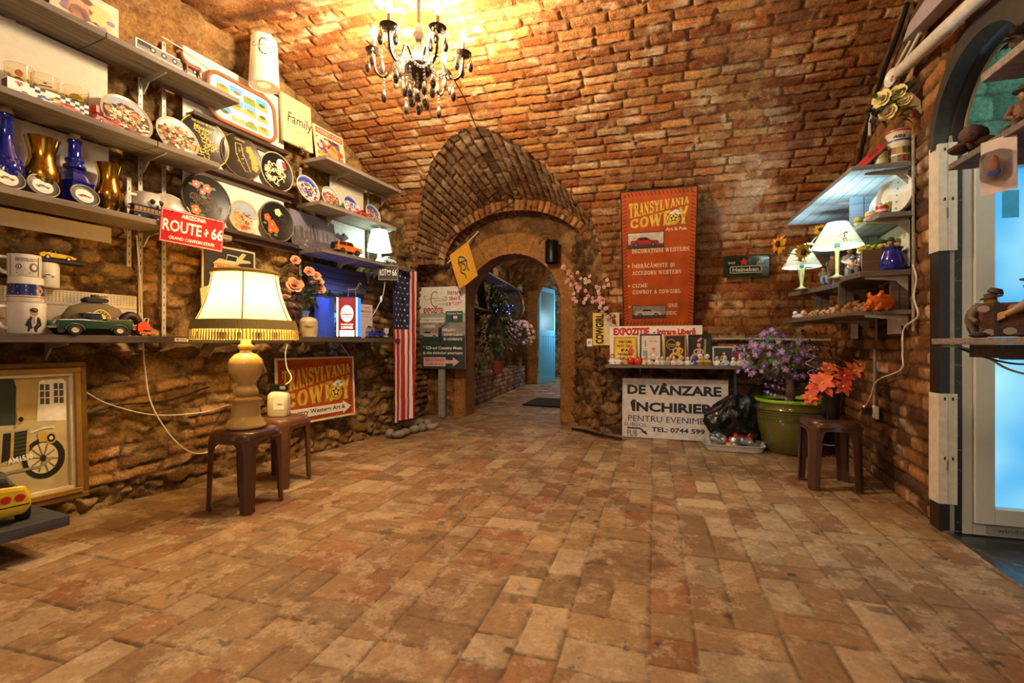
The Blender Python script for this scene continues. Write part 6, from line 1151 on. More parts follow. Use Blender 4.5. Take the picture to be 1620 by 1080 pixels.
# group shelf G3: city print, orange car, palm ornament, white lamp, white car
p, d = on_shelf(497, .05, G3); tA, tB = t_(460, .05), t_(530, .05); w_ = tB-tA; q = LW.xy((tA+tB)/2+.02, .05); h_ = G2-G3-.055; b = MB(); b.bx(-w_/2, -.015, 0, w_/2, 0, h_, mat('#8a7f80', .6)); b.y0 = -.015; b.r2(-w_/2, h_*.45, w_/2, h_, mat('#77707a', .6, nscale=5, noise=.25), 1); q_ = random.Random(8); cty = [mat(c, .6, noise=0) for c in ('#4c4648', '#5e5658', '#3e3a3c', '#6c6462')]
for i in range(34): x0 = -w_/2+w_*.95*q_.random(); hh = h_*q_.uniform(.16, .32)*(1.4 if abs(x0) < .08 else 1); b.r2(x0, h_*.3, x0+w_*q_.uniform(.02, .05), h_*.3+hh, q_.choice(cty), 2+(i % 4)*.4)
b.r2(-w_/2, 0, w_/2, h_*.32, mat('#5a5254', .6, nscale=14, noise=.3), 5); blobs(b, 0, h_*.16, w_*.48, h_*.15, 60, cty+[mat('#a89c90', .6, noise=0)], .004, .014, 6, 4, True); o = b.build('city_print', loc=(q.x, q.y, G3+.001)); o.rotation_euler = (-.16, 0, LW.rz); tag(o, 'grey print of a city skyline leaning left of the orange car', 'picture')
p, d = on_shelf(548, .20, G3); toy_car('orange model off-road car on the plank shelf beside the skyline print', p, LW.rz-.15, .27, 'suv', '#cf6a14', hub='#4a443c', name='model_car', extra=lambda r, L, Wd: MB().bx(-.2*L, -Wd*.36, .425*L, .1*L, Wd*.36, .435*L, mat('#2a2620', .6)).lathe([(.07*L, -.02*L), (.11*L, -.015*L), (.11*L, .015*L), (.07*L, .02*L)], BLACK, n=16, c=(-.53*L, 0, .27*L), M=roty(math.pi/2)).build('spare_wheel', r))
p, d = on_shelf(541, .06, G3); r = thing('eagle_ornament', 'small dark eagle ornament with spread wings behind the orange car', 'ornament', p, LW.rz); dk = mat('#2c2822', .5); b = MB(); b.lathe([(.03, 0), (.025, .02), (.008, .05), (.006, .15), (0, .15)], dk, n=12); b.build('stand', r); b = MB(); b.ell((0, 0, .19), (.022, .016, .035), dk); b.ell((.012, -.01, .225), .014, dk)
for sg in (-1, 1): b.prism([(0, .19), (sg*.05, .23), (sg*.085, .205), (sg*.06, .185), (sg*.03, .17)][::sg], -.004, .004, dk)
b.build('bird', r)
p, d = on_shelf(600, .22, G3); r = thing('small_lamp', 'small white lamp with a glowing white shade at the shelf end', 'lamp', p); b = MB(); wm = mat('#dff2f4', .3, coat=.4); b.lathe([(.07, 0), (.07, .01), (.04, .02), (.02, .05), (.018, .10), (.05, .135), (.03, .14), (0, .14)], wm, n=28); b.build('base', r); b = MB(); b.lathe([(.118, .115), (.075, .32)], mat('#f6fbf6', .6, noise=0, transl=.5, emit=3.0), n=36, caps=False); b.build('lamp_shade', r); b = MB(); b.lathe([(.075, .318), (.03, .325), (.012, .34), (.02, .355), (.015, .37), (.025, .385), (.012, .41), (0, .42)], wm, n=18); b.build('finial', r)
p, d = on_shelf(608, .245, G3); p = RV((p.x+.02, p.y+.04, p.z)); toy_car('white toy car beside the foot of the small white lamp', p, LW.rz, .17, 'sedan', '#d8eef0')
for px, c_, L, lab, st in ((537, '#2a8a4a', .085, 'tiny green toy car between two scenic plates', 'low'), (572, '#d02a1c', .16, 'long red toy car in front of the dim scenic plate', 'low'), (614, '#d8c040', .06, 'tiny yellow toy car at the end of the plate shelf', 'low')):
    p, d = on_shelf(px, .235, G2); toy_car(lab, p, LW.rz, L, st, c_)
# black number plate and its cord
x, y, d = LW.at(614, LO+.02); w_, h_ = 31*d/760, 24*d/760; b = MB(); b.bx(-w_/2, -.003, -h_, w_/2, 0, 0, mat('#26241f', .4)); b.y0 = -.003; sv = mat('#c9c2b0', .4, .3); b.l2([(-w_/2+.005, -h_+.005), (w_/2-.005, -h_+.005), (w_/2-.005, -.005), (-w_/2+.005, -.005)], .003, sv, 1, closed=True); b.t2('ROT', -w_*.42, -h_*.72, -w_*.08, -h_*.28, sv, 1, bold=.02); b.t2('66', w_*.2, -h_*.72, w_*.43, -h_*.28, sv, 1, bold=.02)
b.p2([(w_*.04+.022*a, -h_*.5+.03*c) for a, c in ((0, -1), (.7, -.5), (.9, .3), (.7, .9), (0, .7), (-.7, .9), (-.9, .3), (-.7, -.5))], sv, 1); b.p2([(w_*.04+.016*a, -h_*.52+.022*c) for a, c in ((0, -1), (.7, -.5), (.9, .3), (-.9, .3), (-.7, -.5))], mat('#26241f', .4), 2); single(b, 'number_plate', 'black vintage number plate hung beside the striped flag', 'number plate', (x, y, zat(419, d)), yaw+.1)
r = thing('switch_cord', 'white cord with an inline switch below the black number plate', 'cable', (0, 0, 0)); b = MB(); b.tube(spl([wq(609, 446, .24), wq(606, 466, .22), wq(600, 480, .20), wq(592, 495, .2), wq(585, 505, .1)], 6), .0035, WIRE, n=6); b.build('cable', r); b = MB(); e = wq(603, 473, .215); b.ell(e, (.012, .012, .035), WHITE, 10, 7); b.build('switch', r)
# striped flag hung on end
A = RV(LW.at(620, .27)[:2]); B = RV(LW.at(660, .19)[:2]); Zt, Zb = zat(421, LW.at(620, .27)[2])+.0, .175; dv = B-A; Wf = dv.length; dn = RV((dv.y, -dv.x)).normalized(); nu, nv = 78, 70; fb, fr_, fw = mat('#1b2450', .8, noise=.05), mat('#a8202c', .8, noise=.05), mat('#ddd6cc', .8, noise=.04); b = MB(); vs = []
def flagp(u, v, off=0.):
    s = u*Wf*(1-.10*v); w = (.028*math.sin(u*9+v*1.2)+.016*math.sin(u*21+1+v*2)) * (.35+.8*v)+ .006*math.sin(v*44)*(1 if (v*7) % 1 > .9 else .2); q = A+dv.normalized()*s+dn*(w+off); return (q.x, q.y, Zt-(Zt-Zb)*v+.02*u*(1-v))
for j in range(nv+1):
    for i in range(nu+1): vs.append(flagp(i/nu, j/nv))
b.v = vs; b.mats = [fb, fr_, fw]
for j in range(nv):
    for i in range(nu):
        st = int(13*(i+.5)/nu); k = 0 if (i < nu*.66 and j < nv*.40) else (1 if st % 2 == 0 else 2); b.f.append([j*(nu+1)+i, j*(nu+1)+i+1, (j+1)*(nu+1)+i+1, (j+1)*(nu+1)+i]); b.fm.append(k); b.sm.append(True)
for r_ in range(11):
    for c_ in range(5 if r_ % 2 == 0 else 4):
        u0 = (.066+.132*c_ + (0 if r_ % 2 == 0 else .066)); v0 = .018+.036*r_; P = []
        for i in range(10): a = i*.6283+1.5708; rr_ = (.015 if i % 2 == 0 else .0062); P.append(flagp(u0+rr_*math.cos(a)/Wf, v0-rr_*math.sin(a)/(Zt-Zb), .0035))
        b.poly(P, fw)
o = single(b, 'hanging_flag', 'long starred and striped flag hanging on end from the shelf', 'flag')
# stones under the flag
def rock_mb(seed, r):
    b = MB(); q = random.Random(seed); b.ell((0, 0, 0), (r*q.uniform(.9, 1.3), r*q.uniform(.8, 1.1), r*q.uniform(.6, .85)), mat(q.choice(['#8d8272', '#9a8f7e', '#80766a']), .85, bump=.5, nscale=30), 12, 8); b.v = [(x*(1+.25*(q.random()-.5)), y*(1+.25*(q.random()-.5)), z*(1+.2*(q.random()-.5))) for x, y, z in b.v]; return b
for k, (px, py, rr_, z) in enumerate(((618, 690, .05, 0), (630, 692, .055, 0), (641, 688, .05, 0), (655, 684, .055, 0), (668, 681, .05, 0), (682, 679, .045, 0), (690, 675, .035, 0), (648, 678, .075, 0), (663, 673, .065, 0), (676, 672, .05, 0), (640, 664, .05, .075), (655, 664, .05, .085), (627, 680, .045, 0))):
    g = on_z(px, py, 0); o = rock_mb(k+1, rr_*1.2).build('stone', loc=(g.x, g.y, rr_*.68+z), rz=k*1.3, subsurf=1); tag(o, 'grey rounded stone in the little heap below the striped flag', 'stone', 'grey stones under the flag')
# ================================================================ centre: chandelier, signs, passage, back wall
zc = vault_z(CH.y)-.03
r = thing('chandelier', 'dark crystal chandelier with six candle arms hanging from the brick vault', 'chandelier', (CH.x, CH.y, 0)); cb_ = mat('#4a3e34', .2, .6, noise=.1); cry = mat('#4a3c30', .05, trans=.3, noise=0, coat=.6); bead = mat('#d8cdbb', .05, trans=.7, noise=0)
b = MB(); b.lathe([(.0, zc), (.055, zc), (.05, zc-.02), (.012, zc-.04), (.010, 2.98), (.03, 2.96), (.018, 2.93), (.035, 2.90), (.016, 2.86), (.03, 2.80), (.02, 2.77), (.05, 2.74), (.085, 2.705), (.09, 2.68), (.07, 2.65), (.03, 2.62), (.02, 2.60), (.028, 2.58), (0, 2.56)], cb_, n=24); b.build('stem', r)
drop = MB(); drop.lathe([(0, 0), (.005, -.005), (.017, -.042), (.019, -.062), (.011, -.084), (0, -.09)], cry, n=8); dm = None
def hang(parent, x, y, z, n, L=.02):
    global dm
    b = MB()
    for i in range(n): b.ell((x, y, z-.012-i*.022), .0085, bead, 8, 5)
    b.tube([(x, y, z), (x, y, z-.022*n-.004)], .0015, cb_, n=4); b.build('bead_strand', parent)
    if dm is None: o = drop.build('crystal_drop', parent); dm = o.data
    else: o = bpy.data.objects.new('crystal_drop', dm); COL.objects.link(o); o.parent = parent
    o.location = (x, y, z-.022*n-.004); o.rotation_euler = (0, 0, R_.random()*6)
for k in range(6):
    a = k*math.pi/3+.35; ca, sa = math.cos(a), math.sin(a); P = [(.05, 2.68), (.09, 2.76), (.13, 2.77), (.17, 2.68), (.215, 2.63), (.26, 2.66), (.275, 2.73), (.275, 2.78)]
    b = MB(); b.tube(spl([(ca*x, sa*x, z) for x, z in P], 6), .008, cb_, n=7); arm = b.build('arm', r)
    e = RV((ca*.275, sa*.275, 2.78)); b = MB(); b.lathe([(.01, -.01), (.045, .0), (.055, .015), (.05, .018), (.02, .008), (.02, .03), (0, .03)], cry, n=16, c=e); b.build('drip_cup', arm)
    b = MB(); b.lathe([(.011, .02), (.011, .085), (0, .085)], mat('#c9a878', .5), n=12, c=e); b.build('candle', arm)
    b = MB(); b.lathe([(.006, .085), (.02, .115), (.021, .13), (.008, .165), (0, .17)], mat('#fff0d0', .4, emit=28, emitc='#ffe2b0', noise=0), n=14, c=e); b.build('bulb', arm)
    for j in range(3): t = j*2.1+k; hang(arm, e.x+.05*math.cos(t), e.y+.05*math.sin(t), e.z+.005, 1)
    hang(arm, ca*.215, sa*.215, 2.63, 2+k % 2); hang(r, ca*.085, sa*.085, 2.67, 3+(k*2) % 3); hang(r, .05*math.cos(a+.5), .05*math.sin(a+.5), 2.64, 4+k % 2)
    b = MB(); p0 = RV((ca*.09, sa*.09, 2.72)); a2 = a+math.pi/3; p1 = RV((math.cos(a2)*.2, math.sin(a2)*.2, 2.65))
    for i in range(9): f = i/8; q_ = p0.lerp(p1, f); b.ell((q_.x, q_.y, q_.z-.05*math.sin(f*math.pi)), .008, bead, 7, 5)
    b.build('bead_swag', r)
hang(r, 0, 0, 2.56, 3)
def by_(px, py, Y): x, y, d = on_y(px, Y); return RV((x, Y, zat(py, d)))
def vpt(px, py, off=.05):
    p = on_vault(px, py); n = RV((0, VY-p.y, (VZ-p.z)*(VA/VB)**2)).normalized() if p.z > VZ else RV((0, -1, 0)); return p+n*off
cord('power_cable', 'thin black wire running from the chandelier down the vault to the arch', [(CH.x+.15, CH.y+.1, 2.72), vpt(738, 150, .06), vpt(757, 196, .07), by_(775, 240, 4.9), by_(798, 300, 5.55), by_(812, 318, 5.76), by_(770, 342, 5.77), by_(712, 376, 5.77)], .005, BLACK, 3)
cord('power_cable', 'black cable following the seam of vault and right wall', [(RW.at(px, .03)[0], RW.at(px, .03)[1], zat(py, RW.at(px, .03)[2])) for px, py in ((1436, 5), (1420, 55), (1400, 108), (1383, 160), (1368, 215), (1358, 262))], .014, BLACK)
# yellow flag on a stick
Y = 5.70
def by(px, py, Y): x, y, d = on_y(px, Y); return RV((x, Y, zat(py, d)))
r = thing('pennant', 'small yellow flag with a black line face on a white stick', 'flag', (0, 0, 0)); b = MB(); p0, p1 = by(708, 416, Y-.06), by(755, 368, 6.02); b.tube([p0, p1, p1+(p1-p0)*.05], .008, WIRE); b.ell(p1+(p1-p0)*.01, .014, WHITE, 8, 6); b.build('stick', r)
C4 = [by(711, 404, Y-.04), by(740, 382, Y+.03), by(757, 436, Y+.02), by(727, 456, Y-.05)]; b = MB(); n = 16; yw_ = mat('#d8981c', .75, noise=.05)
def fp(u, v, off=0): q_ = C4[0].lerp(C4[1], u).lerp(C4[3].lerp(C4[2], u), v); return (q_.x, q_.y-.025*math.sin(u*5+v*3)*v-off, q_.z)
b._add([fp(i/n, j/n) for j in range(n+1) for i in range(n+1)], [(j*(n+1)+i, j*(n+1)+i+1, (j+1)*(n+1)+i+1, (j+1)*(n+1)+i) for j in range(n) for i in range(n)], yw_, True)
for P in ([(.42, .22), (.30, .36), (.36, .5), (.28, .62), (.4, .72), (.42, .85)], [(.42, .22), (.58, .3), (.66, .45), (.6, .6), (.66, .72)], [(.4, .42), (.55, .5), (.5, .62), (.38, .6)], [(.3, .36), (.7, .42)]):
    S = spl([RV((u, v, 0)) for u, v in P], 4); w_ = .022
    for s0, s1 in zip(S, S[1:]): d_ = (s1-s0).normalized(); o_ = RV((-d_.y, d_.x, 0))*w_; b.poly([fp(*(q_.x, q_.y), .004) for q_ in (s0+o_, s1+o_, s1-o_, s0-o_)], INK)
b.build('cloth', r)
# exhibition board on a post
Yb = 5.86; pa, pc = by(661, 455, Yb), by(736, 463, Yb); w = pc.x-pa.x; z1, z0 = pa.z, by(700, 583, Yb).z; h = z1-z0; r = thing('exhibition_board', 'printed exhibition board on a grey wooden post beside the arch', 'sign', ((pa.x+pc.x)/2, Yb, 0), .03); b = MB(); b.bx(-w/2, -.012, z0, w/2, 0, z1, mat('#e6dece', .6)); b.y0 = -.012; Z = lambda f: z0+h*f
dkb = mat('#2f3a36', .6, nscale=8, noise=.2); b.r2(-w/2, Z(0), w/2, Z(.40), dkb, 1); b.r2(-w/2, Z(.40), w/2, Z(.56), mat('#8f8a80', .6, nscale=12, noise=.3), 1); b.r2(-w/2, Z(.56), w/2, Z(.68), mat('#a8a298', .6), 1)
script_logo(b, -w*.11, Z(.84), w*.38, mat('#6a5f4a', .5), 2, .008); b.t2('EXPOZITIE', -w*.36, Z(.68), w*.05, Z(.745), mat('#a3342a', .5), 2, bold=.04)
rdt = mat('#a8302c', .5); b.t2('Intrare', w*.14, Z(.90), w*.42, Z(.955), rdt, 2, bold=.02); b.t2('liberă', w*.18, Z(.83), w*.40, Z(.885), rdt, 2, bold=.02); b.t2('13', w*.12, Z(.765), w*.21, Z(.81), rdt, 2, bold=.03); b.t2('-17', w*.26, Z(.765), w*.38, Z(.81), rdt, 2, bold=.03)
for x in (.22, .39): b.t2('00', w*x, Z(.792), w*(x+.05), Z(.815), rdt, 2)
pw = mat('#e8e2d6', .5); b.r2(-w*.44, Z(.565), w*.06, Z(.625), pw, 2); b.t2('o impresionanta', -w*.42, Z(.575), w*.05, Z(.615), mat('#8f8a80', .6), 3); b.t2('colectie', -w*.36, Z(.50), -w*.12, Z(.55), pw, 2, bold=.02); gs = mat('#2f5a44', .6); b.r2(w*.10, Z(.56), w*.45, Z(.70), gs, 3); b.t2('Welcome to Texas', w*.13, Z(.66), w*.42, Z(.685), pw, 4); b.r2(w*.22, Z(.585), w*.34, Z(.64), mat('#24386a', .5), 4); b.r2(w*.26, Z(.612), w*.34, Z(.64), pw, 5); b.r2(w*.26, Z(.585), w*.34, Z(.612), rdt, 5)
for t_x, z_ in (('Masini', .455), ('americane', .40), ('in miniatura', .345)): b.t2(t_x, w*.06, Z(z_), w*(.30 if t_x == 'Masini' else .44), Z(z_+.04), pw, 3)
b.c2(w*.03, Z(.475), .012, pw, 3); car2(b, -w*.26, Z(.37), w*.42, mat('#b9b4a8', .5, noise=0), 3); b.l2([(-w*.02, Z(.32)), (-w*.01, Z(.5))], .05, mat('#1f2428', .6), 4); b.c2(-w*.01, Z(.545), .022, mat('#8a6a50', .6), 5); b.l2([(-w*.01, Z(.5)), (w*.14, Z(.56))], .016, mat('#3a4a5a', .6), 4)
b.t2('* CD-uri Country Music', -w*.37, Z(.225), w*.44, Z(.275), pw, 3, bold=.03); b.t2('şi alte simboluri americane', -w*.37, Z(.165), w*.45, Z(.215), pw, 3); pk = mat('#d8b0a8', .5); b.r2(-w*.36, Z(.03), w*.10, Z(.14), pk, 3); b.p2([(w*.10, Z(.065)), (w*.25, Z(.065)), (w*.25, Z(.03)), (w*.38, Z(.085)), (w*.25, Z(.14)), (w*.25, Z(.105)), (w*.10, Z(.105))], pk, 3); b.t2('FREE ENTRANCE', -w*.33, Z(.09), w*.07, Z(.125), rdt, 4, bold=.02); b.t2('GALERIA DE ARTA', -w*.32, Z(.045), w*.06, Z(.07), rdt, 4); b.build('board', r)
b = MB(); b.bx(-.045, .002, 0, .045, .05, z0+h*.9, wood('#8a8478', .8)); b.build('post', r, bevel=.004)
# tubular lamp and cord on the stone arch
p = by(873, 416, 5.93); r = thing('tube_lamp', 'black metal tube lamp hanging on the stone arch above the jamb', 'lamp', p); b = MB(); b.lathe([(.082, 0), (.085, .02), (.085, .27), (.078, .28)], mat('#1f1c1a', .35, .5, noise=.3, nscale=14), n=28, caps=False); b.lathe([(.0, .26), (.08, .26), (.08, .27), (0, .27)], BLACK, n=20); b.build('tube', r); b = MB(); b.tube(spl([(0, 0, .27), (-.03, .0, .34), (-.14, .04, .35), (-.2, .07, .28)], 6), .008, mat('#8a6a3c', .7)); b.build('cable', r); b = MB(); b.bx(-.02, .05, .1, .02, .13, .14, BLACK); b.build('mount', r)
# blossom branch
r = thing('blossom_branch', 'artificial pink blossom branch fixed to the wall right of the arch', 'artificial flowers', (0, 0, 0)); q = random.Random(11); bk_ = mat('#4a3424', .8); pkm = [mat('#d8a49c', .7, noise=.05), mat('#e4c0b4', .7, noise=.05)]
for k, (P) in enumerate(([(966, 500), (950, 478), (925, 462), (905, 445), (890, 425)], [(962, 495), (945, 470), (940, 448), (915, 430)], [(958, 490), (930, 475), (905, 470)], [(962, 498), (955, 470), (960, 445)])):
    Yy = [5.18, 5.26, 5.36, 5.5, 5.66][:len(P)]; pts = [by(px, py, Yv-.08) for (px, py), Yv in zip(P, Yy)]; S = spl(pts, 8); b = MB(); b.tube(S, .005, bk_, n=5); b.build('twig', r)
    for i in range(2, len(S)):
        if q.random() > .8 or q.random() < .1: continue
        b = MB(); m_ = q.choice(pkm); c_ = S[i]+RV((q.uniform(-.05, .05), q.uniform(-.06, 0), q.uniform(-.05, .05))); d_ = RV((q.uniform(-.6, .6), -1, q.uniform(-.3, .5))).normalized(); u = d_.orthogonal().normalized(); v = d_.cross(u)
        for j in range(5): a = j*1.2566; e = c_+(u*math.cos(a)+v*math.sin(a))*.013; b.ell(e, (.010, .006, .010), m_, 7, 4)
        b.ell(c_+d_*.006, .006, mat('#a8443c', .6), 6, 4); b.tube([S[i], c_], .002, bk_, n=4); b.build('blossom', r)
# ---- the passage: planter, plants, shelves, door, mat
pl0, pl1 = RV((-2.68, 6.6)), RV((-3.02, 11.35)); dvp = (pl1-pl0); Lp = dvp.length; st = .016; t = np.arange(0, Lp, st); z = np.arange(-.02, .475, st); T, Z_ = np.meshgrid(t, z, indexing='ij'); h_, c_ = bricks(T, Z_, .24, .082, 301, joint=.008, wob=.008, tones=['#8a6a52', '#9a7c64', '#7c5a44', '#a88c74'], worn=.30, mortar='#5f4e3e', depth=.015, broken=0)
d_ = dvp.normalized(); n_ = RV((d_.y, -d_.x)); n_ = n_ if n_.x > 0 else -n_
P_ = np.stack([pl0.x+d_.x*T+n_.x*h_, pl0.y+d_.y*T+n_.y*h_, Z_], -1); o = sheet('brick_planter', P_, c_, M_NEAT, flip=True, kind=None, label='low brick planter wall along the left of the passage', cat='planter')
b = MB(); A_ = [RV((pl0.x-.02, pl0.y, .44)), RV((pl1.x-.02, pl1.y, .44)), RV((pl1.x-.42, pl1.y, .44)), RV((pl0.x-.36, pl0.y, .44))]; b.poly(A_, mat('#8a7a62', .95, bump=1, nscale=40, noise=.4)); q = random.Random(4); gv = [mat(c, .9) for c in ('#9a8c76', '#7c7060', '#b0a28a')]
for _ in range(260): f, g = q.random(), q.random(); e = A_[0].lerp(A_[1], f).lerp(A_[3].lerp(A_[2], f), g); b.ell((e.x, e.y, e.z+.005), (q.uniform(.012, .03), q.uniform(.012, .03), q.uniform(.01, .025)), q.choice(gv), 6, 4)
b.build('gravel_fill', o)
e = by(787, 587, 8.2); e = RV((-2.93, 8.35, .455)); e.x = on_y(787, 8.35)[0]; r = thing('potted_ficus', 'leafy green ficus in a terracotta pot on the brick planter', 'potted plant', e); b = MB(); tc_m = mat('#a0522e', .75); b.lathe([(.09, 0), (.12, .17), (.135, .17), (.135, .215), (.12, .215), (.11, .18), (0, .18)], tc_m, n=26, caps=False); b.build('pot', r)
b = MB(); trk = mat('#6a5236', .8); b.tube(spl([(0, 0, .15), (.02, 0, .4), (-.02, 0, .7), (.03, 0, 1.1), (0, 0, 1.5)], 5), .018, trk); [b.tube(spl([(0, 0, .5+.1*i), (.18*math.cos(i*2), .18*math.sin(i*2), .75+.1*i), (.28*math.cos(i*2), .28*math.sin(i*2)*.7, .85+.1*i)], 4), .008, trk, n=5) for i in range(7)]; b.build('trunk', r)
b = MB(); lf = [mat(c, .5) for c in ('#3f5a24', '#55702e', '#2c4420', '#6d8238')]; q = random.Random(6)
for _ in range(520): a, f = q.random()*6.283, q.random(); zz = .42+1.18*f; R0 = .36*math.sin(min(1, f*1.1+.18)*math.pi*.92)**.6+.04; rr_ = R0*math.sqrt(q.random()); leaf(b, (rr_*math.cos(a)-.05*f, rr_*math.sin(a)*.7, zz), (math.cos(a)+q.uniform(-.5, .5), math.sin(a)+q.uniform(-.5, .5), q.uniform(-.7, .3)), q.uniform(.09, .15), .055, q.choice(lf), .4)
b.build('foliage', r)
ex = RV((on_y(823, 9.9)[0], 9.9, .445)); r = thing('flower_vase', 'tall glass vase of pale lilac flowers at the far end of the planter', 'vase of flowers', ex); b = MB(); b.lathe([(.05, 0), (.03, .05), (.03, .3), (.06, .45), (.055, .45), (.025, .3), (0, .06)], mat('#8a8a84', .1, trans=.5), n=18, caps=False); b.build('vase', r); b = MB(); fl = [mat(c, .7) for c in ('#a890a8', '#c4b0b8', '#8c7890', '#b8a488')]; q = random.Random(9)
for _ in range(150): a = q.random()*6.283; u = q.uniform(-.6, 1); s_ = math.sqrt(1-min(1, u*u)); b.ell((.30*s_*math.cos(a), .22*s_*math.sin(a), .72+.30*u), q.uniform(.025, .05), q.choice(fl), 7, 4)
for i in range(8): b.tube([(0, 0, .3), (.2*math.cos(i*.8), .15*math.sin(i*.8), .7)], .006, sg_, n=4)
b.build('flower_head', r)
ex = RV((on_y(743, 6.75)[0], 6.75, .445)); r = thing('yellow_flower', 'single yellow daisy peeking out beside the exhibition board', 'artificial flowers', ex); fz = by(743, 553, 6.75).z-.445; b = MB(); b.tube([(-.0, 0, 0), (.0, 0, fz*.6), (0, -.02, fz)], .005, sg_); b.build('stem', r); b = MB(); [leaf(b, (0, -.02, fz), (math.cos(i*.52), -.3, math.sin(i*.52)), .085, .035, mat('#d8b02c', .6)) for i in range(12)]; b.ell((0, -.03, fz), .022, mat('#7a5220', .7), 8, 5); b.build('flower_head', r)
PW = Wall((-3.05, 6.4), (-.40, 5.2), 1); pwt = lambda px, o: PW.t(px, o)
def pshelf(px0, px1, py, o, label):
    x, y, d = PW.at((px0+px1)/2, o); z = zat(py, d); shelf(PW, max(.05, pwt(px0, o)), pwt(px1, o), z, o-.01, label, [(pwt(px0, o)+pwt(px1, o))/2], m=wood('#5c564e', .8), planks=2); return z
ps1 = pshelf(752, 838, 442, .36, 'grey plank shelf in the passage below the topmost short one'); ps0 = pshelf(806, 840, 408, .30, 'topmost short grey shelf in the passage'); ps2 = pshelf(742, 790, 488, .34, 'dark low shelf in the passage carrying a leaning canvas'); ps3 = pshelf(798, 842, 507, .34, 'dark low shelf in the passage carrying the round gilt frame')
def psp(px, o, z): x, y, d = PW.at(px, o); return RV((x, y, z+.001))
p = psp(764, .24, ps2); b = MB(); b.bx(-.30, -.02, 0, .30, 0, .52, mat('#6a7c84', .6, nscale=7, noise=.3)); b.y0 = -.02; blobs(b, 0, .2, .28, .16, 40, [mat(c, .6, noise=0) for c in ('#8fa8b0', '#4a5c64', '#b8c4c0')], .02, .07, 1, 7, True); o = single(b, 'canvas_print', 'blue grey canvas leaning on a passage shelf', 'picture', p, PW.rz+.5); o.rotation_euler = (-.15, 0, PW.rz+.5)
p = psp(815, .20, ps3); r = thing('round_mirror', 'round gilt framed mirror leaning on the far passage shelf', 'mirror', p, rot=(-.1, 0, PW.rz+.85)); b = MB(); b.T = rotx(math.pi/2); b.tube([(.36*math.cos(i*.157), .36*math.sin(i*.157)+0, 0) for i in range(40)], .032, mat('#b8842c', .35, .6), closed=True, n=8); b.T = None; b.build('frame', r, loc=(0, 0, .39)); b = MB(); b.T = rotx(math.pi/2); b.lathe([(0, -.01), (.35, -.01), (.35, .004), (0, .004)], mat('#9aa4a8', .25, .3, nscale=5, noise=.3), n=36); b.T = None; b.build('glass', r, loc=(0, 0, .39))
p = psp(798, .28, ps3); r = thing('light_string', 'bunch of glowing blue fairy lights on a passage shelf', 'fairy lights', p); q = random.Random(3); bl_ = mat('#3a46ff', .4, emit=9, noise=0); b = MB(); P = [(q.uniform(-.35, .2), q.uniform(-.1, .1), q.uniform(.05, .26)) for _ in range(22)]; b.tube(spl(P, 4), .003, BLACK, n=4); b.build('wire', r)
for e in P[:18]: MB().ell(e, .013, bl_, 7, 5).build('bulb', r)
lamp('fairy_light_glow', (p.x, p.y-.05, p.z+.15), 1.2, (.12, .16, 1.0), .1)
for px, w_, h_, c_, lab, z_ in ((776, .16, .13, '#a87c4a', 'small tan carton on the passage shelf', ps1), (822, .13, .13, '#7c9a58', 'green and white tin at the right of the passage shelf', ps1)):
    p = psp(px, .24, z_); b = MB(); 
    if w_ > .15: b.bx(-w_, -.06, 0, w_, .06, h_, mat(c_, .6)); b.y0 = -.06; blobs(b, 0, h_*.5, w_*.9, h_*.45, 24, [mat(c, .6, noise=0) for c in ('#d8b884', '#8a4a34', '#5a4030')], .01, .03, 1, 2, True); single(b, 'carton', lab, 'box', p, PW.rz+.9)
    else: b.lathe([(.075, 0), (.075, h_+.05), (0, h_+.05)], mat(c_, .4), n=22); b.lathe([(.076, .05), (.076, .11)], mat('#d8d0c0', .5), n=22, caps=False); b.lathe([(.076, .065), (.076, .08)], REDP, n=22, caps=False); single(b, 'tin', lab, 'tin', p)
p = psp(790, .2, ps2+.02); r = thing('wine_glass', 'big wine glass beside the leaning canvas in the passage', 'glass', RV((p.x, p.y, ps2+.001))); b = MB(); b.lathe([(.07, 0), (.01, .012), (.009, .16), (.06, .22), (.085, .32), (.07, .42), (.068, .42), (.08, .32), (0, .19)], glass('#dfe6ee', .04), n=22, caps=False); b.build('bowl', r)
# blue door leaf standing open in the far doorway
r = thing('door_2', 'light blue half glazed door standing open at the end of the passage', None, (-2.75, 11.62, 0), math.atan2(.93, .20)); r['kind'] = 'structure'; db = mat('#78bfdf', .5, noise=.05); b = MB(); Wd_, Hd = .97, 2.42
for x0, z0_, x1, z1_ in ((0, .01, .10, Hd), (Wd_-.10, .01, Wd_, Hd), (.1, .01, Wd_-.1, .16), (.1, 1.18, Wd_-.1, 1.34), (.1, Hd-.1, Wd_-.1, Hd)): b.bx(x0, -.02, z0_, x1, .02, z1_, db)
for k in range(5): b.bx(.1+k*(Wd_-.2)/5+.004, -.012, .16, .1+(k+1)*(Wd_-.2)/5-.004, .012, 1.18, mat('#6cbce0', .5, noise=.05))
b.build('door_leaf', r, bevel=.003); b = MB(); b.bx(.1, -.006, 1.34, Wd_-.1, .006, Hd-.1, mat('#8aa0a0', .4, trans=.4, noise=0)); b.build('pane', r); b = MB(); b.tube([(Wd_-.05, -.02, 1.2), (Wd_-.05, -.07, 1.2), (Wd_-.15, -.07, 1.2)], .01, STEEL); b.build('door_handle', r)
a_, b_ = on_z(826, 641, 0), on_z(889, 645, 0); c0, d0 = on_z(893, 632, 0), on_z(850, 630, 0); b = MB(); P = [RV((v.x, v.y, .012)) for v in (a_, b_, c0, d0)]; b.poly(P, mat('#2a241e', .95, bump=.8, nscale=90)); single(b, 'door_mat', 'dark brown door mat on the passage floor', 'mat', solid=.014)
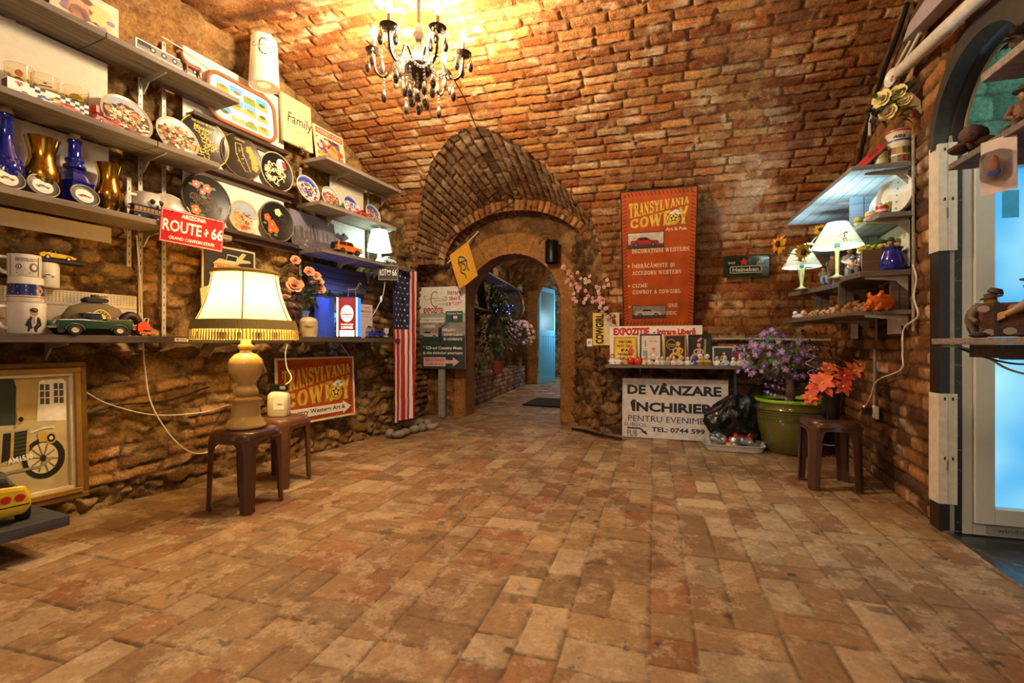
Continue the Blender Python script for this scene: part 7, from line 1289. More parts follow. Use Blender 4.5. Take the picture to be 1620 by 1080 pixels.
# ---- back wall: banner, beer sign, posters, shelf
def bwp(px, py, off=.02): return by(px, py, 5.3-off)
T0, T1, B1, B0 = on_vault(983, 304), on_vault(1105, 296), by(1096, 515, 5.235), by(988, 514, 5.235); T0 += RV((0, -.07, -.02)); T1 += RV((0, -.07, -.02))
cx_ = (B0+B1)/2; up = ((T0+T1)/2-cx_); h = up.length; w = (B1-B0).length; lean = math.atan2(-up.y, up.z)
r = thing('pub_banner', 'tall orange western banner with stitched border hanging on the back wall', 'banner', cx_, rot=(lean, 0, math.atan2((B1-B0).y, (B1-B0).x))); b = MB(); b.bx(-w/2-.012, -.004, -.012, w/2+.012, .004, h+.012, mat('#2a1812', .6)); b.bx(-w/2, -.006, 0, w/2, -.003, h, BAN); b.y0 = -.006; stitches(b, w, h, STI, 1, step=.036, ln=.04); yl2 = mat('#e3c052', .5, noise=0); ltr = mat('#ecd9b8', .5, noise=0)
cowboy_logo(b, -w*.40, h*.745, w*.80, h*.195, yl2, STI, wht); b.t2('Art & Pub', w*.10, h*.715, w*.38, h*.737, ltr, 2)
def bl(t_x, x0, x1, y, hh=.030): wline(b, t_x, w*x0, h*y, w*x1, h*(y+hh), ltr, 2, ws=.26, wn=.11)
bl('DECORAȚIUNI WESTERN', -.37, .42, .565); bl('ÎMBRĂCĂMINTE ȘI', -.37, .25, .455); bl('ACCESORII WESTERN', -.37, .32, .402); bl('CIZME', -.37, -.15, .305); bl('COWBOY & COWGIRL', -.37, .32, .255); bl('UNE', .15, .28, .145); bl('USIC', .11, .27, .085)
for y in (.47, .32, .155): b.c2(-w*.42, h*y, .012, yl2, 2, n=10)
for x0, y0_, x1, y1_, cc, sky in ((-.43, .60, .08, .715, '#a82a2c', '#c9c0b0'), (-.38, .06, .12, .165, '#b8b0b0', '#8a8078')):
    b.r2(w*x0, h*y0_, w*x1, h*y1_, mat('#1f1a18', .5), 2); b.r2(w*x0+.006, h*y0_+.006, w*x1-.006, h*y1_-.006, mat(sky, .5, nscale=18, noise=.3), 3); b.r2(w*x0+.006, h*y0_+.006, w*x1-.006, h*y0_+h*.03, mat('#4a4440', .5), 4); car2(b, w*(x0+x1)/2-.01, h*y0_+.015, w*(x1-x0)*.78, mat(cc, .5, noise=0), 5)
b.build('banner_sheet', r)
p = on_vault(1178, 437)+RV((0, -.05, 0)); d = (-_s)*p.x+_c*p.y; w, h = 65*d/760, 32*d/760; r = thing('beer_sign', 'flat green beer advertisement with a red star on the back wall', 'sign', (p.x, p.y, zat(438, d)), rot=(.12, 0, -.02)); b = MB(); b.bx(-w/2, -.02, 0, w/2, 0, h, mat('#1f3020', .15, coat=.6)); b.y0 = -.02; sv = mat('#c9c4ac', .4); b.p2([(-w*.34, h*.2), (w*.32, h*.2), (w*.34, h*.26), (w*.34, h*.48), (w*.32, h*.54), (-w*.34, h*.54), (-w*.36, h*.48), (-w*.36, h*.26)], sv, 1); b.p2([(-w*.33, h*.23), (w*.31, h*.23), (w*.325, h*.28), (w*.325, h*.46), (w*.31, h*.51), (-w*.33, h*.51), (-w*.345, h*.46), (-w*.345, h*.28)], mat('#1a1c16', .4), 2)
b.t2('Heineken', -w*.3, h*.27, w*.28, h*.47, sv, 3, bold=.03); b.p2([(-.02+(.045 if i % 2 == 0 else .018)*math.cos(i*.628+1.57), h*.74+(.045 if i % 2 == 0 else .018)*math.sin(i*.628+1.57)) for i in range(10)], REDP, 3); b.t2('SINCE', -w*.40, h*.66, -w*.24, h*.76, sv, 2); b.t2('1873', w*.24, h*.66, w*.38, h*.76, sv, 2); b.build('panel', r); easel_frame(r, w+.012, h+.012, mat('#3a3a34', .3), .008, .022)
# posters behind the shelf
SZ = .765
def bposter(px0, px1, pyt, pyb, off, name, label, base, draw, th=.008, cat='poster', lean=0.):
    a, c = bwp(px0, pyt, off), bwp(px1, pyb, off); w, h = c.x-a.x, a.z-c.z; b = MB(); b.bx(-w/2, -th, 0, w/2, 0, h, base); b.y0 = -th; draw(b, w, h); o = single(b, name, label, cat, ((a.x+c.x)/2, 5.3-off, c.z)); o.rotation_euler[0] = -lean; return o
def d_cg(b, w, h): b.r2(-w/2, 0, -w*.05, h, mat('#d8bc4a', .5), 1); b.t2('COWGIRL', 0, 0, 1, 1, INK, 2, fit=lambda u, v: (-w*.08-v*w*.32, h*.04+u*h*.92), bold=.05); b.r2(w*.2, h*.5, w*.4, h*.95, mat('#e0d0a8', .5), 2); blobs(b, w*.3, h*.75, w*.1, h*.2, 14, [mat('#a8442c', .5, noise=0)], .01, .025, 3, 3, True)
def d_ex(b, w, h): b.t2('EXPOZITIE', -w*.46, h*.72, -w*.06, h*.95, REDP, 1, bold=.06); b.t2('- Intrare Liberă', -w*.02, h*.74, w*.43, h*.93, REDP, 1, bold=.05); b.r2(-w*.16, h*.3, -w*.1, h*.7, REDP, 1)
bposter(938, 980, 495, 546, .03, 'cowgirl_poster', 'yellow and cream poster with dark upright lettering, leftmost on the back wall', mat('#d8c9a0', .6), d_cg)
bposter(965, 1111, 516, 570, .06, 'exhibition_poster', 'white poster with red heading behind the framed prints', PAPER, d_ex)
sp = bwp(930, 548, .13); b = MB(); b.bx(-.03, -.02, 0, .03, .0, .085, WHITE); b.y0 = -.02; b.r2(-.015, .03, .015, .06, mat('#a8a292', .5), 1); o = single(b, 'wall_socket', 'small white wall socket left of the yellow poster', 'socket', (sp.x, 5.33, sp.z), bevel=.003)
shelf(BW, on_y(957, 5.02)[0], on_y(1203, 5.02)[0], SZ, .27, 'grey plank shelf of framed pin-up prints and tiny figurines on the back wall', [on_y(1013, 5.28)[0], on_y(1162, 5.28)[0]], m=WOODG)
b = MB(); b.bx(-.012, -.01, 0, .012, 0, .40, mat('#6a78a0', .4)); pz = bwp(1163, 634, .02); single(b, 'slotted_wall_rail', 'grey slotted rail under the right end of the back wall shelf', 'shelf rail', (pz.x, 5.285, pz.z), 0)
def pframe(px0, px1, pyt, fm_, label, base, draw, lean=.14, off=.10, tilt=0.):
    xa, _, d = on_y(px0, 5.3-off); xb = on_y(px1, 5.3-off)[0]; w = xb-xa; h = zat(pyt, d)-SZ; r = thing('framed_print', label, 'picture', ((xa+xb)/2, 5.3-off, SZ+.001), rot=(-lean, 0, tilt), group=None); easel_frame(r, w, h, fm_, .016, .018); b = MB(); b.bx(-w/2+.014, -.010, .014, w/2-.014, -.003, h-.014, base); b.y0 = -.010; draw(b, w-.03, h-.03); b.build('print', r)
def fig2(b, x, z, s, skin, k, hair, dress=None):
    "a posed bather drawn in flat printed colour"
    L = lambda P, w_: b.l2([(x+s*p[0], z+s*p[1]) for p in spl([RV((a, c, 0)) for a, c in P], 4)], w_*s, skin, k)
    L([(-.02, .62), (.02, .5), (-.02, .36), (.06, .28)], .16); L([(.02, .30), (-.22, .34), (-.36, .12), (-.42, .02)], .10); L([(.06, .28), (.18, .16), (-.08, .05)], .11); L([(-.06, .6), (-.2, .5), (-.16, .36)], .06); L([(.06, .6), (.18, .5), (.12, .36)], .06); b.c2(x+.0*s, z+.76*s, .085*s, skin, k+1, .10*s, n=12); b.c2(x, z+.80*s, .10*s, hair, k+.5, .10*s, n=12)
    if dress: b.p2([(x+s*a, z+s*c) for a, c in ((-.09, .58), (.09, .58), (.10, .3), (-.10, .3))], dress, k+1)
sk = mat('#d8a078', .5, noise=0); hr = mat('#6a3a20', .5, noise=0)
def d_1(b, w, h):
    for i, (t_x, x0, x1) in enumerate((('YOU CAN', -.34, .34), ('NOT TELL', -.40, .40), ('IF A', -.18, .18), ('WOMAN', -.36, .36), ('IS LYING', -.4, .3))): b.t2(t_x, w*x0, h*(.84-.17*i), w*x1, h*(.95-.17*i), [INK, REDP, INK, mat('#7a1f18', .5), INK][i], 2, bold=.06)
    b.c2(w*.3, h*.5, w*.14, mat('#c2542c', .5, noise=0), 1, h*.16)
def d_2(b, w, h): bg = mat('#8a90a0', .4, noise=0); b.l2([(-w*.28, h*.08), (-w*.28, h*.62)], w*.24, bg, 1); b.l2([(-w*.28, h*.6), (-w*.28, h*.88)], w*.08, bg, 1); b.r2(-w*.40, h*.5, -w*.16, h*.62, wht, 2); b.t2('VODKA', -w*.38, h*.53, -w*.18, h*.59, INK, 3); b.t2('FESTA DELLA', -w*.1, h*.80, w*.4, h*.86, mat('#8a5a4a', .5), 1); fig2(b, w*.15, h*.04, h*.62, sk, 2, hr, mat('#e8e0d8', .5, noise=0)); b.l2([(-w*.1, h*.14), (w*.3, h*.10)], .03, INK, 5)
def d_3(b, w, h): b.c2(-w*.18, h*.74, w*.26, gold, 1, h*.2, n=22); b.c2(-w*.18, h*.74, w*.23, INK, 2, h*.175, n=22); b.t2('BOURBON', -w*.36, h*.70, 0, h*.77, gold, 3, bold=.03); b.l2([(-w*.34, h*.66), (-w*.02, h*.66)], .006, gold, 3); fig2(b, w*.16, h*.1, h*.86, mat('#e0b048', .5, noise=0), 3, mat('#8a4a20', .5, noise=0)); b.r2(-w*.4, h*.03, w*.4, h*.15, gold, 6); b.t2('REPUBLIC', -w*.36, h*.05, w*.36, h*.13, INK, 7, bold=.04)
def d_4(b, w, h): fig2(b, -w*.05, h*.1, h*.8, mat('#c9a08c', .5, noise=0), 1, hr); b.l2([(w*.2, h*.05), (w*.28, h*.95)], .02, mat('#8a905a', .3, noise=0), 1); b.l2([(-w*.1, h*.86), (w*.1, h*.98)], .02, sk, 3)
def d_5(b, w, h): fig2(b, -w*.16, h*.05, h*.9, mat('#d8a850', .5, noise=0), 1, hr); [b.t2(t_x, w*.10, h*(.74-.2*i), w*.42, h*(.88-.2*i), mat('#b83040', .5), 1, bold=.05) for i, t_x in enumerate(('I LIKE', 'MY BEER', 'COLD', 'ICE'))]; b.r2(-w*.4, h*.0, w*.1, h*.07, wht, 2)
pframe(970, 1007, 532, mat('#c9b13c', .5), 'yellow framed print of red and black lettering, first from the left', mat('#e0c030', .5), d_1); pframe(1012, 1047, 528, mat('#2a2624', .4), 'black framed pale print of a bottle and a seated woman', mat('#dccfc0', .5), d_2); pframe(1050, 1086, 529, mat('#c08a28', .4, .3), 'gilt framed black print of a golden seated woman', mat('#241c14', .5), d_3); pframe(1089, 1126, 529, mat('#2c2a28', .3), 'dark glossy framed print of a dancing woman', mat('#33302c', .2, coat=.6), d_4, off=.11); pframe(1127, 1179, 548, mat('#cfcac0', .4), 'low white framed dark print with red words, last to the right', mat('#2c302c', .5), d_5)
# figurines along the shelf front
def small_doll(px, label, body, head, kind, s=.058, off=.215):
    x, y, d = on_y(px, 5.3-off); r = thing('china_figurine', label, 'figurine', (x, y, SZ+.001), R_.uniform(-.5, .5)); bm, hm = mat(body, .25, coat=.5), mat(head or body, .3, coat=.4); b = MB()
    if kind == 'apple': b.lathe([(0, .006), (.028, 0), (.045, .022), (.046, .045), (.034, .068), (.01, .064), (0, .058)], bm, n=20); b.build('body', r); b = MB(); b.tube([(0, 0, .06), (.004, 0, .08)], .003, mat('#4a3018', .7)); b.build('stem', r); return
    if kind == 'burger':
        b.lathe([(.0, 0), (.04, .002), (.044, .016), (0, .018)], bm, n=18); b.lathe([(0, .018), (.047, .018), (.047, .028), (0, .03)], mat('#4a7a2c', .5), n=18); b.lathe([(.044, .03), (.044, .042), (.03, .056), (0, .06)], bm, n=18); b.build('body', r); b = MB(); b.ell((0, -.01, .086), (.026, .024, .028), hm); [b.ell((sx*.010, -.033, .092), .005, INK, 6, 4) for sx in (-1, 1)]; b.build('head', r); return
    b.lathe([(0, 0), (s*.5, .002), (s*.55, s*.3), (s*.34, s*.75), (s*.2, s*.9), (0, s*.92)], bm, n=16, sy=.8); [b.tube([(sx*s*.3, 0, s*.7), (sx*s*.55, -s*.15, s*.42), (sx*s*.3, -s*.4, s*.36)], s*.12, bm, n=6) for sx in (-1, 1)]
    if kind == 'lying': b.ell((s*.7, 0, s*.25), (s*.6, s*.3, s*.25), bm)
    b.build('body', r); b = MB(); b.ell((0, -s*.06, s*1.12), (s*.30, s*.29, s*.32), hm); [b.ell((sx*s*.11, -s*.34, s*1.16), s*.045, INK, 6, 4) for sx in (-1, 1)]; b.ell((0, -s*.36, s*1.06), s*.05, mat('#b8705a', .5), 6, 4)
    if kind == 'ears': [b.ell((sx*s*.18, 0, s*1.42), (s*.08, s*.05, s*.2), hm, 8, 5) for sx in (-1, 1)]
    if kind == 'hat': b.lathe([(s*.36, s*1.28), (s*.2, s*1.34), (s*.14, s*1.55), (0, s*1.58)], bm, n=12)
    if kind == 'hair': b.ell((0, s*.06, s*1.2), (s*.34, s*.3, s*.34), INK)
    b.build('head', r)
for a in ((969, 'black haired china doll at the left end of the row of figurines', '#e8e2d8', '#e0c0a0', 'hair', .07), (978, 'white seated china bear beside the black haired doll', '#ece6da', '#ece6da', 'ears', .065), (991, 'tiny yellow and brown figurine left of the first red apple', '#b89a5a', '#d8b890', 'hat'), (998, 'shiny red apple ornament, left of the pair', '#c8281c', '', 'apple'), (1010, 'shiny red apple ornament, right of the pair', '#d03822', '', 'apple'), (1019, 'small cream figurine with a tan hat right of the apples', '#d8ccb4', '#e0c4a4', 'hat'), (1028, 'white and gold lying figurine before the bottle print', '#e0d4b8', '#ece4d4', 'lying'), (1040, 'white china rabbit before the bottle print', '#ece8de', '#ece8de', 'ears'), (1048, 'blue trimmed white figurine left of the golden print', '#b8c4d0', '#e8ddcc', 'hat'), (1056, 'grey and cream figurine under the golden print', '#a8a294', '#e0d0bc', 'hair'), (1066, 'pink cheeked white figurine under the golden print', '#e8d8d0', '#e8c8b0', 'hat'), (1076, 'white and red figurine at the right edge of the golden print', '#e4dcd4', '#d8b8a0', 'hat'), (1088, 'pale lying figurine beside the blue one', '#d8d8d4', '#ece4d8', 'lying'), (1098, 'small bright blue china figurine', '#2c4ab0', '#4a6ac8', 'ears'), (1108, 'burger shaped ornament with a white head, left of two', '#c08a3c', '#ece8dc', 'burger'), (1119, 'burger shaped ornament with a white head, right of two', '#b8802c', '#ece8dc', 'burger'), (1134, 'white figurine with a blond head left of the pale blue one', '#e8e4dc', '#d8b878', 'hat'), (1147, 'pale blue and cream figurine before the low white frame', '#a8c8d0', '#ecd8bc', 'hat', .065), (1160, 'white china swan figurine lying right of the pale blue one', '#ece8e0', '#ece8e0', 'lying'), (1172, 'tall white china cat near the right end of the shelf', '#e8e2d6', '#e8e2d6', 'ears', .075), (1184, 'white and turquoise figurine last at the right end', '#d8e4e0', '#e8dcc8', 'hat', .07)): small_doll(*a)
# for-sale board leaning under the shelf, cans tray, bin bag, floor cable
a_, c0 = on_z(984, 691, 0), on_z(1148, 699, 0); w = 1.03; h = .615; r = thing('sale_board', 'white for-sale board with bold dark lettering leaning under the shelf', 'sign', (a_.x+w/2, 5.19, 0), rot=(-.06, 0, -.045)); b = MB(); b.bx(-w/2, -.012, 0, w/2, 0, h, mat('#cfccc8', .35, coat=.3)); b.y0 = -.012; nv = mat('#1e2430', .5)
b.t2('DE VÂNZARE', -w*.45, h*.73, w*.44, h*.93, nv, 1, bold=.042); b.t2('ÎNCHIRIERE', -w*.42, h*.44, w*.44, h*.64, nv, 1, bold=.042); b.t2('PENTRU EVENIMENTE', -w*.44, h*.27, w*.46, h*.37, nv, 1, bold=.0); b.t2('SUBSOL', -w*.485, h*.185, -w*.25, h*.245, nv, 1, bold=0); b.t2('PUB', -w*.45, h*.015, -w*.35, h*.12, nv, 1, bold=0); b.t2('TEL: 0744 599', -w*.21, h*.11, w*.29, h*.19, nv, 1, bold=.03); b.l2([(-w*.45, h*.155), (-w*.32, h*.155), (-w*.28, h*.09)], .016, nv, 1); b.p2([(-w*.31, h*.10), (-w*.25, h*.045), (-w*.265, h*.115)], nv, 2); b.build('board', r, bevel=.002)
e = on_z(1154, 712, 0); e = RV((.70, 4.86, 0)); r = thing('plastic_tray', 'white plastic tray full of crushed cans before the sale board', 'tray', e, -.05); b = MB(); b.rings([[RV((math.copysign(abs(math.cos(a))**.3, math.cos(a))*.255*k, math.copysign(abs(math.sin(a))**.3, math.sin(a))*.15*k, z)) for a in np.linspace(0, 6.283, 40, endpoint=False)] for k, z in ((.9, 0), (.97, .05), (1, .062), (1.03, .062), (1.03, .056), (.99, .05), (.93, .008))], mat('#c9c6be', .4)); b.build('tray', r)
q = random.Random(12); cc = ['#b8bcc0', '#8a9096', '#b83028', '#c8c4bc', '#9aa09a', '#a85048']
for k in range(24):
    x, y, z = q.uniform(-.17, .17), q.uniform(-.08, .08), .045+.035*(k//9)+q.uniform(0, .01); b = MB(); m_ = mat(q.choice(cc), .3, .7); b.lathe([(0, -.05), (.025, -.05), (.031, -.042), (.026, -.012), (.031, .01), (.030, .042), (.024, .05), (0, .048)], m_, n=12, M=rotz(q.random()*6) @ roty(q.uniform(1.1, 1.9))); b.lathe([(.0315, .012), (.0315, .03)], mat(q.choice(cc), .4, .3), n=12, M=rotz(0), caps=False) if False else None
    o = b.build('crushed_can', loc=(e.x+x, e.y+y, z), rz=q.random()*6); tag(o, 'crushed drinks can lying in the white plastic tray', 'can', 'crushed cans in the tray')
b = MB(); n, k_ = 56, 34; q = random.Random(5); vs = []; bag = mat('#0d0c0c', .34, coat=.2, noise=0)
for j in range(k_+1):
    v = j/k_; Rr = .255*math.sin(math.pi*min(.97, v*.90+.06))**.55
    for i in range(n): a = 2*math.pi*i/n; wr = 1+.10*math.sin(7*a+9*v+2*math.sin(3*a))+.06*math.sin(17*a-13*v)+.012*q.uniform(-1, 1); vs.append((Rr*wr*math.cos(a)*.98+.06*v*v, Rr*wr*math.sin(a)*.62, .46*v+.02*math.sin(5*a+7*v)))
b._add(vs, [(j*n+i, j*n+(i+1) % n, (j+1)*n+(i+1) % n, (j+1)*n+i) for j in range(k_) for i in range(n)], bag, True); b._add(vs[-n:], [tuple(range(n))], bag)
b.v = [(x+.0, y, max(0.0, z)) for x, y, z in b.v]; o = single(b, 'bin_bag', 'crumpled black bin bag slumped against the sale board', 'bag', (on_y(1160, 5.0)[0], 5.0, .02), .1)
cord('power_cable', 'thick black cable lying on the floor along the back wall', [on_z(905, 678, .018), on_z(925, 681, .018), on_z(950, 688, .018), on_z(983, 694, .018)], .014, BLACK)
cord('conduit', 'long white conduit pipe across the back wall above the shelf', [bwp(1120, 536, .03), bwp(1180, 536, .03), bwp(1250, 537, .03), (1.60, 5.22, zat(538, 4.68))], .013, mat('#a8a49c', .5))
# ================================================================ right wall: shelves, lamps, figurines, pot, stool top, lobby shelves
RZ1, RZ2, RZ3, RZ4 = 2.055, 1.757, 1.42, 1.178
rw = lambda Y, o=.0: RW.p.x + (Y-RW.p.y)*RW.d.x/RW.d.y - o - .012
def pshelf2(label, front, z, th, Y0, Y1, m, bys=(), grooves=0, ledge=None):
    "shelf board whose front edge follows the points front = [(x, y) ...] from near to far"
    r = thing('wall_shelf', label, 'shelf', (front[0][0], front[0][1], z)); ox, oy = front[0]; P = [(x-ox, y-oy) for x, y in front] + [(rw(Y1)-ox, Y1-oy), (rw(Y0)-ox, Y0-oy)]; n = len(P); b = MB()
    b._add([RV((x, y, 0)) for x, y in P] + [RV((x, y, -th)) for x, y in P], [tuple(range(n))[::-1], tuple(range(n, 2*n))] + [(i, (i+1) % n, n+(i+1) % n, n+i) for i in range(n)], m)
    if grooves:
        for k in range(1, grooves):
            f = k/grooves; A_ = RV((P[0][0]*(1-f)+P[-1][0]*f, P[0][1]*(1-f)+P[-1][1]*f, -th)); e = len(front)-1; B_ = RV((P[e][0]*(1-f)+P[e+1][0]*f, P[e][1]*(1-f)+P[e+1][1]*f, -th)); b.tube([A_, B_], .0022, INK, n=4)
    b.build('board', r, bevel=.002)
    for y in bys: bracket_mb(.26).build('bracket', r, loc=(rw(y)-ox, y-oy, -th), rz=RW.rz)
    return r
GB = wood('#7d8488', .7); fr1 = [(1.15, 3.39), (1.12, 4.77)]; S_ = [(p.x, p.y) for p in spl([RV((1.215, 3.45, 0)), RV((1.19, 3.66, 0)), RV((1.262, 3.95, 0)), RV((1.255, 4.15, 0)), RV((1.19, 4.45, 0)), RV((1.12, 4.70, 0))], 5)]
pshelf2('topmost grey plank shelf on the right wall, its underside lit pale blue', fr1, RZ1, .03, 3.385, 4.77, GB, (3.44, 4.1), 5)
pshelf2('short grey shelf of tins and bowls on the right wall', [(1.285, 3.37), (1.25, 4.72)], RZ2, .028, 3.37, 4.72, GB, (3.43,), 3)
pshelf2('brown curved front shelf carrying the two white shade lamps', S_, RZ3, .034, 3.39, 4.70, wood('#5a4c42', .7), (3.44, 4.25))
pshelf2('lowest brown shelf on the right wall carrying nut animals and the pig', [(1.16, 3.50), (1.09, 4.75)], RZ4, .026, 3.38, 4.75, wood('#5e5248', .7), (3.44, 4.2))
b = MB(); b.bx(-.012, -.02, 0, .012, 0, .012, INK)
def vboard(px, Y, z0, z1, w, label, m, x=None):
    xx, yy, d = on_y(px, Y); b = MB(); b.bx(-w/2, -.01, 0, w/2, .01, z1-z0, m); b.bx(-.002, -.0105, 0, .002, -.0098, z1-z0, INK); return single(b, 'upright_board', label, 'board', (xx, Y, z0), 0)
bm_ = wood('#5a4c42', .7)
vboard(1366, 4.0, RZ2+.001, RZ1-.031, .17, 'pale blue lit upright board below the topmost right shelf', wood('#7c8c9c', .7)); vboard(1338, 3.85, RZ4+.001, RZ3-.035, .09, 'brown upright board behind the middle of the nut animals', bm_); vboard(1300, 4.42, RZ4+.001, RZ3-.035, .10, 'brown upright board behind the left of the nut animals', bm_); vboard(1422, 3.46, RZ4+.001, RZ3-.035, .09, 'brown upright board right of the orange pig', bm_)
vboard(1310, 4.64, RZ3+.001, RZ2-.03, .06, 'grey upright board behind the small sunflower', wood('#6c7478', .7)); vboard(1372, 3.95, RZ3+.001, RZ2-.03, .12, 'green grey upright board behind the taller lamp', wood('#7c8a78', .7))
for t_0, z0, z1, lab in ((.19, 1.05, 2.2, 'slotted rail at the near end of the right wall shelves'), (.86, 1.0, 1.15, 'short slotted rail below the lowest right shelf')):
    p = RW.xy(t_0, .006); b = MB(); b.bx(-.012, -.007, z0, .012, 0, z1, SLOT); b.y0 = -.007; [b.r2(-.0025, z, .0025, z+.018, INK) for z in np.arange(z0+.02, z1-.03, .05)]; single(b, 'slotted_wall_rail', lab, 'shelf rail', (p.x, p.y, 0), RW.rz)
p = RW.xy(.45, .006); single(MB().bx(-.42, -.005, 1.44, .2, 0, 1.72, mat('#dfe4c8', .5)), 'backing_board', 'pale green white backing board behind the blue jug', 'board', (p.x, p.y, 0), RW.rz)
def sh(px, py, z): p = on_z(px, py, z); return RV((p.x, p.y, z+.001))
def rp(px, Y, z): x, y, d = on_y(px, Y); return RV((x, Y, z+.001))
# the two shade lamps
def shade_lamp(loc, label, hs, r0, r1, hsh, fl):
    r = thing('shade_lamp', label, 'lamp', loc); br = mat('#b8a878', .3, .6); b = MB(); b.lathe([(.055, 0), (.055, .008), (.03, .018), (.012, .03), (.014, hs*.95), (.010, hs+.03), (0, hs+.03)], br, n=24); b.build('base', r); b = MB(); b.lathe([(.018, hs-.005), (.02, hs+.03), (0, hs+.03)], mat('#4a6a68', .4), n=14); b.build('lamp_socket', r)
    sm_ = mat('#efeadc', .7, noise=.03, transl=.42); b = MB(); b.lathe([(r0, hs), (r1, hs+hsh)], sm_, n=40, caps=False); b.lathe([(r0-.002, hs), (r1-.002, hs+hsh)], sm_, n=40, caps=False); b.build('lamp_shade', r)
    b = MB(); b.ell((0, 0, hs+.07), (.024, .024, .032), mat('#f4ffff', .4, emit=8, emitc='#e2f6ff', noise=0)); b.build('bulb', r)
    q = MB(); q.l2([(-.02, .03), (.005, .035)], .004, INK, 1); q.l2([(-.012, .03), (-.014, .012)], .004, INK, 1); q.l2([(.002, .033), (.004, .012)], .004, INK, 1); q.l2([(-.005, .04), (-.002, .06)], .006, INK, 1); q.c2(-.002, .066, .005, INK, 1); q.c2(.012, .075, .012, mat('#5a4a3c', .5), 1, .006); [q.c2(-.035+.02*(i % 3), .05+.012*i, .004, INK, 1, .002) for i in range(4)]; q.l2([(-.03, .008), (.03, .012)], .002, INK, 1)
    b = MB(); yw = math.atan2(loc.y, loc.x)+math.pi+fl
    for V_ in q.v: f = V_[2]/hsh; rr = r0+(r1-r0)*f+.001; th = yw+V_[0]/rr; b.v.append((rr*math.cos(th), rr*math.sin(th), hs+V_[2]))
    b.f, b.fm, b.sm, b.mats = q.f, q.fm, q.sm, q.mats; b.build('print', r)
shade_lamp(RV((1.195, 3.77, RZ3)), 'taller brass lamp with a cream shade printed with a rider, on the curved shelf', .215, .152, .062, .165, .35); shade_lamp(RV((1.16, 4.46, RZ3)), 'smaller brass lamp behind the sunflowers at the far end of the curved shelf', .185, .142, .06, .15, .2)
# sunflowers
r = thing('sunflowers', 'three artificial sunflowers leaning out beside the smaller lamp', 'artificial flowers', (1.20, 4.60, RZ3+.001)); q = random.Random(4); pm = [mat('#e0a818', .6), mat('#d08c14', .6), mat('#ecc02c', .6)]; gl = mat('#5a8a4c', .6)
for k, (px, py, Y, fx, fy, fz, R) in enumerate(((1233, 386, 4.33, -.8, -.5, .1, .075), (1269, 398, 4.22, .5, -.75, -.35, .075), (1298, 364, 4.40, -.2, -.9, .3, .05))):
    x, y, d = on_y(px, Y); c = RV((x, Y, zat(py, d)))-RV((1.20, 4.60, RZ3+.001)); N_ = RV((fx, fy, fz)).normalized(); u = N_.orthogonal().normalized(); v = N_.cross(u); b = MB()
    for i in range(26): a = i*.2417+q.uniform(-.08, .08); leaf(b, c+N_*.004*(i % 2), u*math.cos(a)+v*math.sin(a)+N_*q.uniform(-.1, .25), R*q.uniform(.85, 1.15), R*.32, q.choice(pm), .2, up=N_)
    b.build('petals', r); b = MB(); b.ell(c+N_*.008, R*.36, mat('#4a2c14', .9, bump=1, nscale=150), 14, 8); b.build('flower_disc', r); b = MB(); b.tube(spl([(0, 0, 0), (c.x*.3, c.y*.3, c.z*.7), c-N_*.04, c], 6), .005, gl); [leaf(b, c*f, (q.uniform(-1, 1), q.uniform(-1, .2), .2), .10, .05, gl) for f in (.55, .75, .9)]; b.build('stem', r)
# resin figurines on the curved shelf
FG = [(1303, 4.12, .155, '#6a5642', '#3a4a60', 'sit', 'seated resin vagabond in a brown coat and blue trousers, leftmost', '#2a241e', '#8a7a64'), (1318, 4.25, .24, '#7a5a3a', '#5a4630', 'stand', 'tall brown resin figure behind the taller lamp', '#4a3422', None), (1345, 3.98, .235, '#8a7a6a', '#4a4a4c', 'stand', 'standing resin figure in a blue cap right of the taller lamp', '#2c4a78', '#7a6a58'), (1322, 4.45, .17, '#8a8a84', '#5a5a58', 'sit', 'pale grey seated resin figure behind the leftmost vagabond', '#b0a898', None), (1349, 3.72, .15, '#9a6a4a', '#3a3a44', 'sit', 'small seated resin figure in a dark blue hat before the brown box', '#1c2438', None), (1362, 3.64, .165, '#6c5844', '#46382c', 'sit', 'broad seated resin figure in a wide hat before the brown box', '#3a2c20', '#8a7a68'), (1396, 3.66, .21, '#4a6a50', '#3a3a3a', 'stand', 'dark green resin figure, leftmost of the three behind the blue jug', '#2a3a30', None), (1409, 3.62, .215, '#6a5a40', '#3a3a3a', 'stand', 'brown resin figure with a cap, middle of the three behind the blue jug', '#3a4434', '#5a4a38'), (1421, 3.58, .20, '#7a7060', '#3a3a3a', 'stand', 'grey green resin figure, rightmost of the three behind the blue jug', '#5a604a', None)]
for px, Y, H, cm, tm, ps, lab, ht, bd in FG:
    p = rp(px, Y, RZ3); figurine(lab, p, -.25, H, cm, tm, ht, ps, beard=bd)
p = rp(1378, 3.62, RZ3); r = thing('flower_box', 'brown box topped with yellow flowers beside the blue jug', 'box', p, -.2); b = MB(); b.bx(-.055, -.05, 0, .055, .05, .15, wood('#5a3c28', .7)); b.build('carton', r, bevel=.002); q = random.Random(2); [flower_ for flower_ in ()]; b = MB(); [b.ell((q.uniform(-.07, .07), q.uniform(-.05, .05), .155+q.uniform(0, .025)), (.014, .014, .010), mat(q.choice(['#e8d020', '#c8c828', '#3aa08c', '#e0b818']), .6), 7, 4) for _ in range(60)]; b.build('blossoms', r)
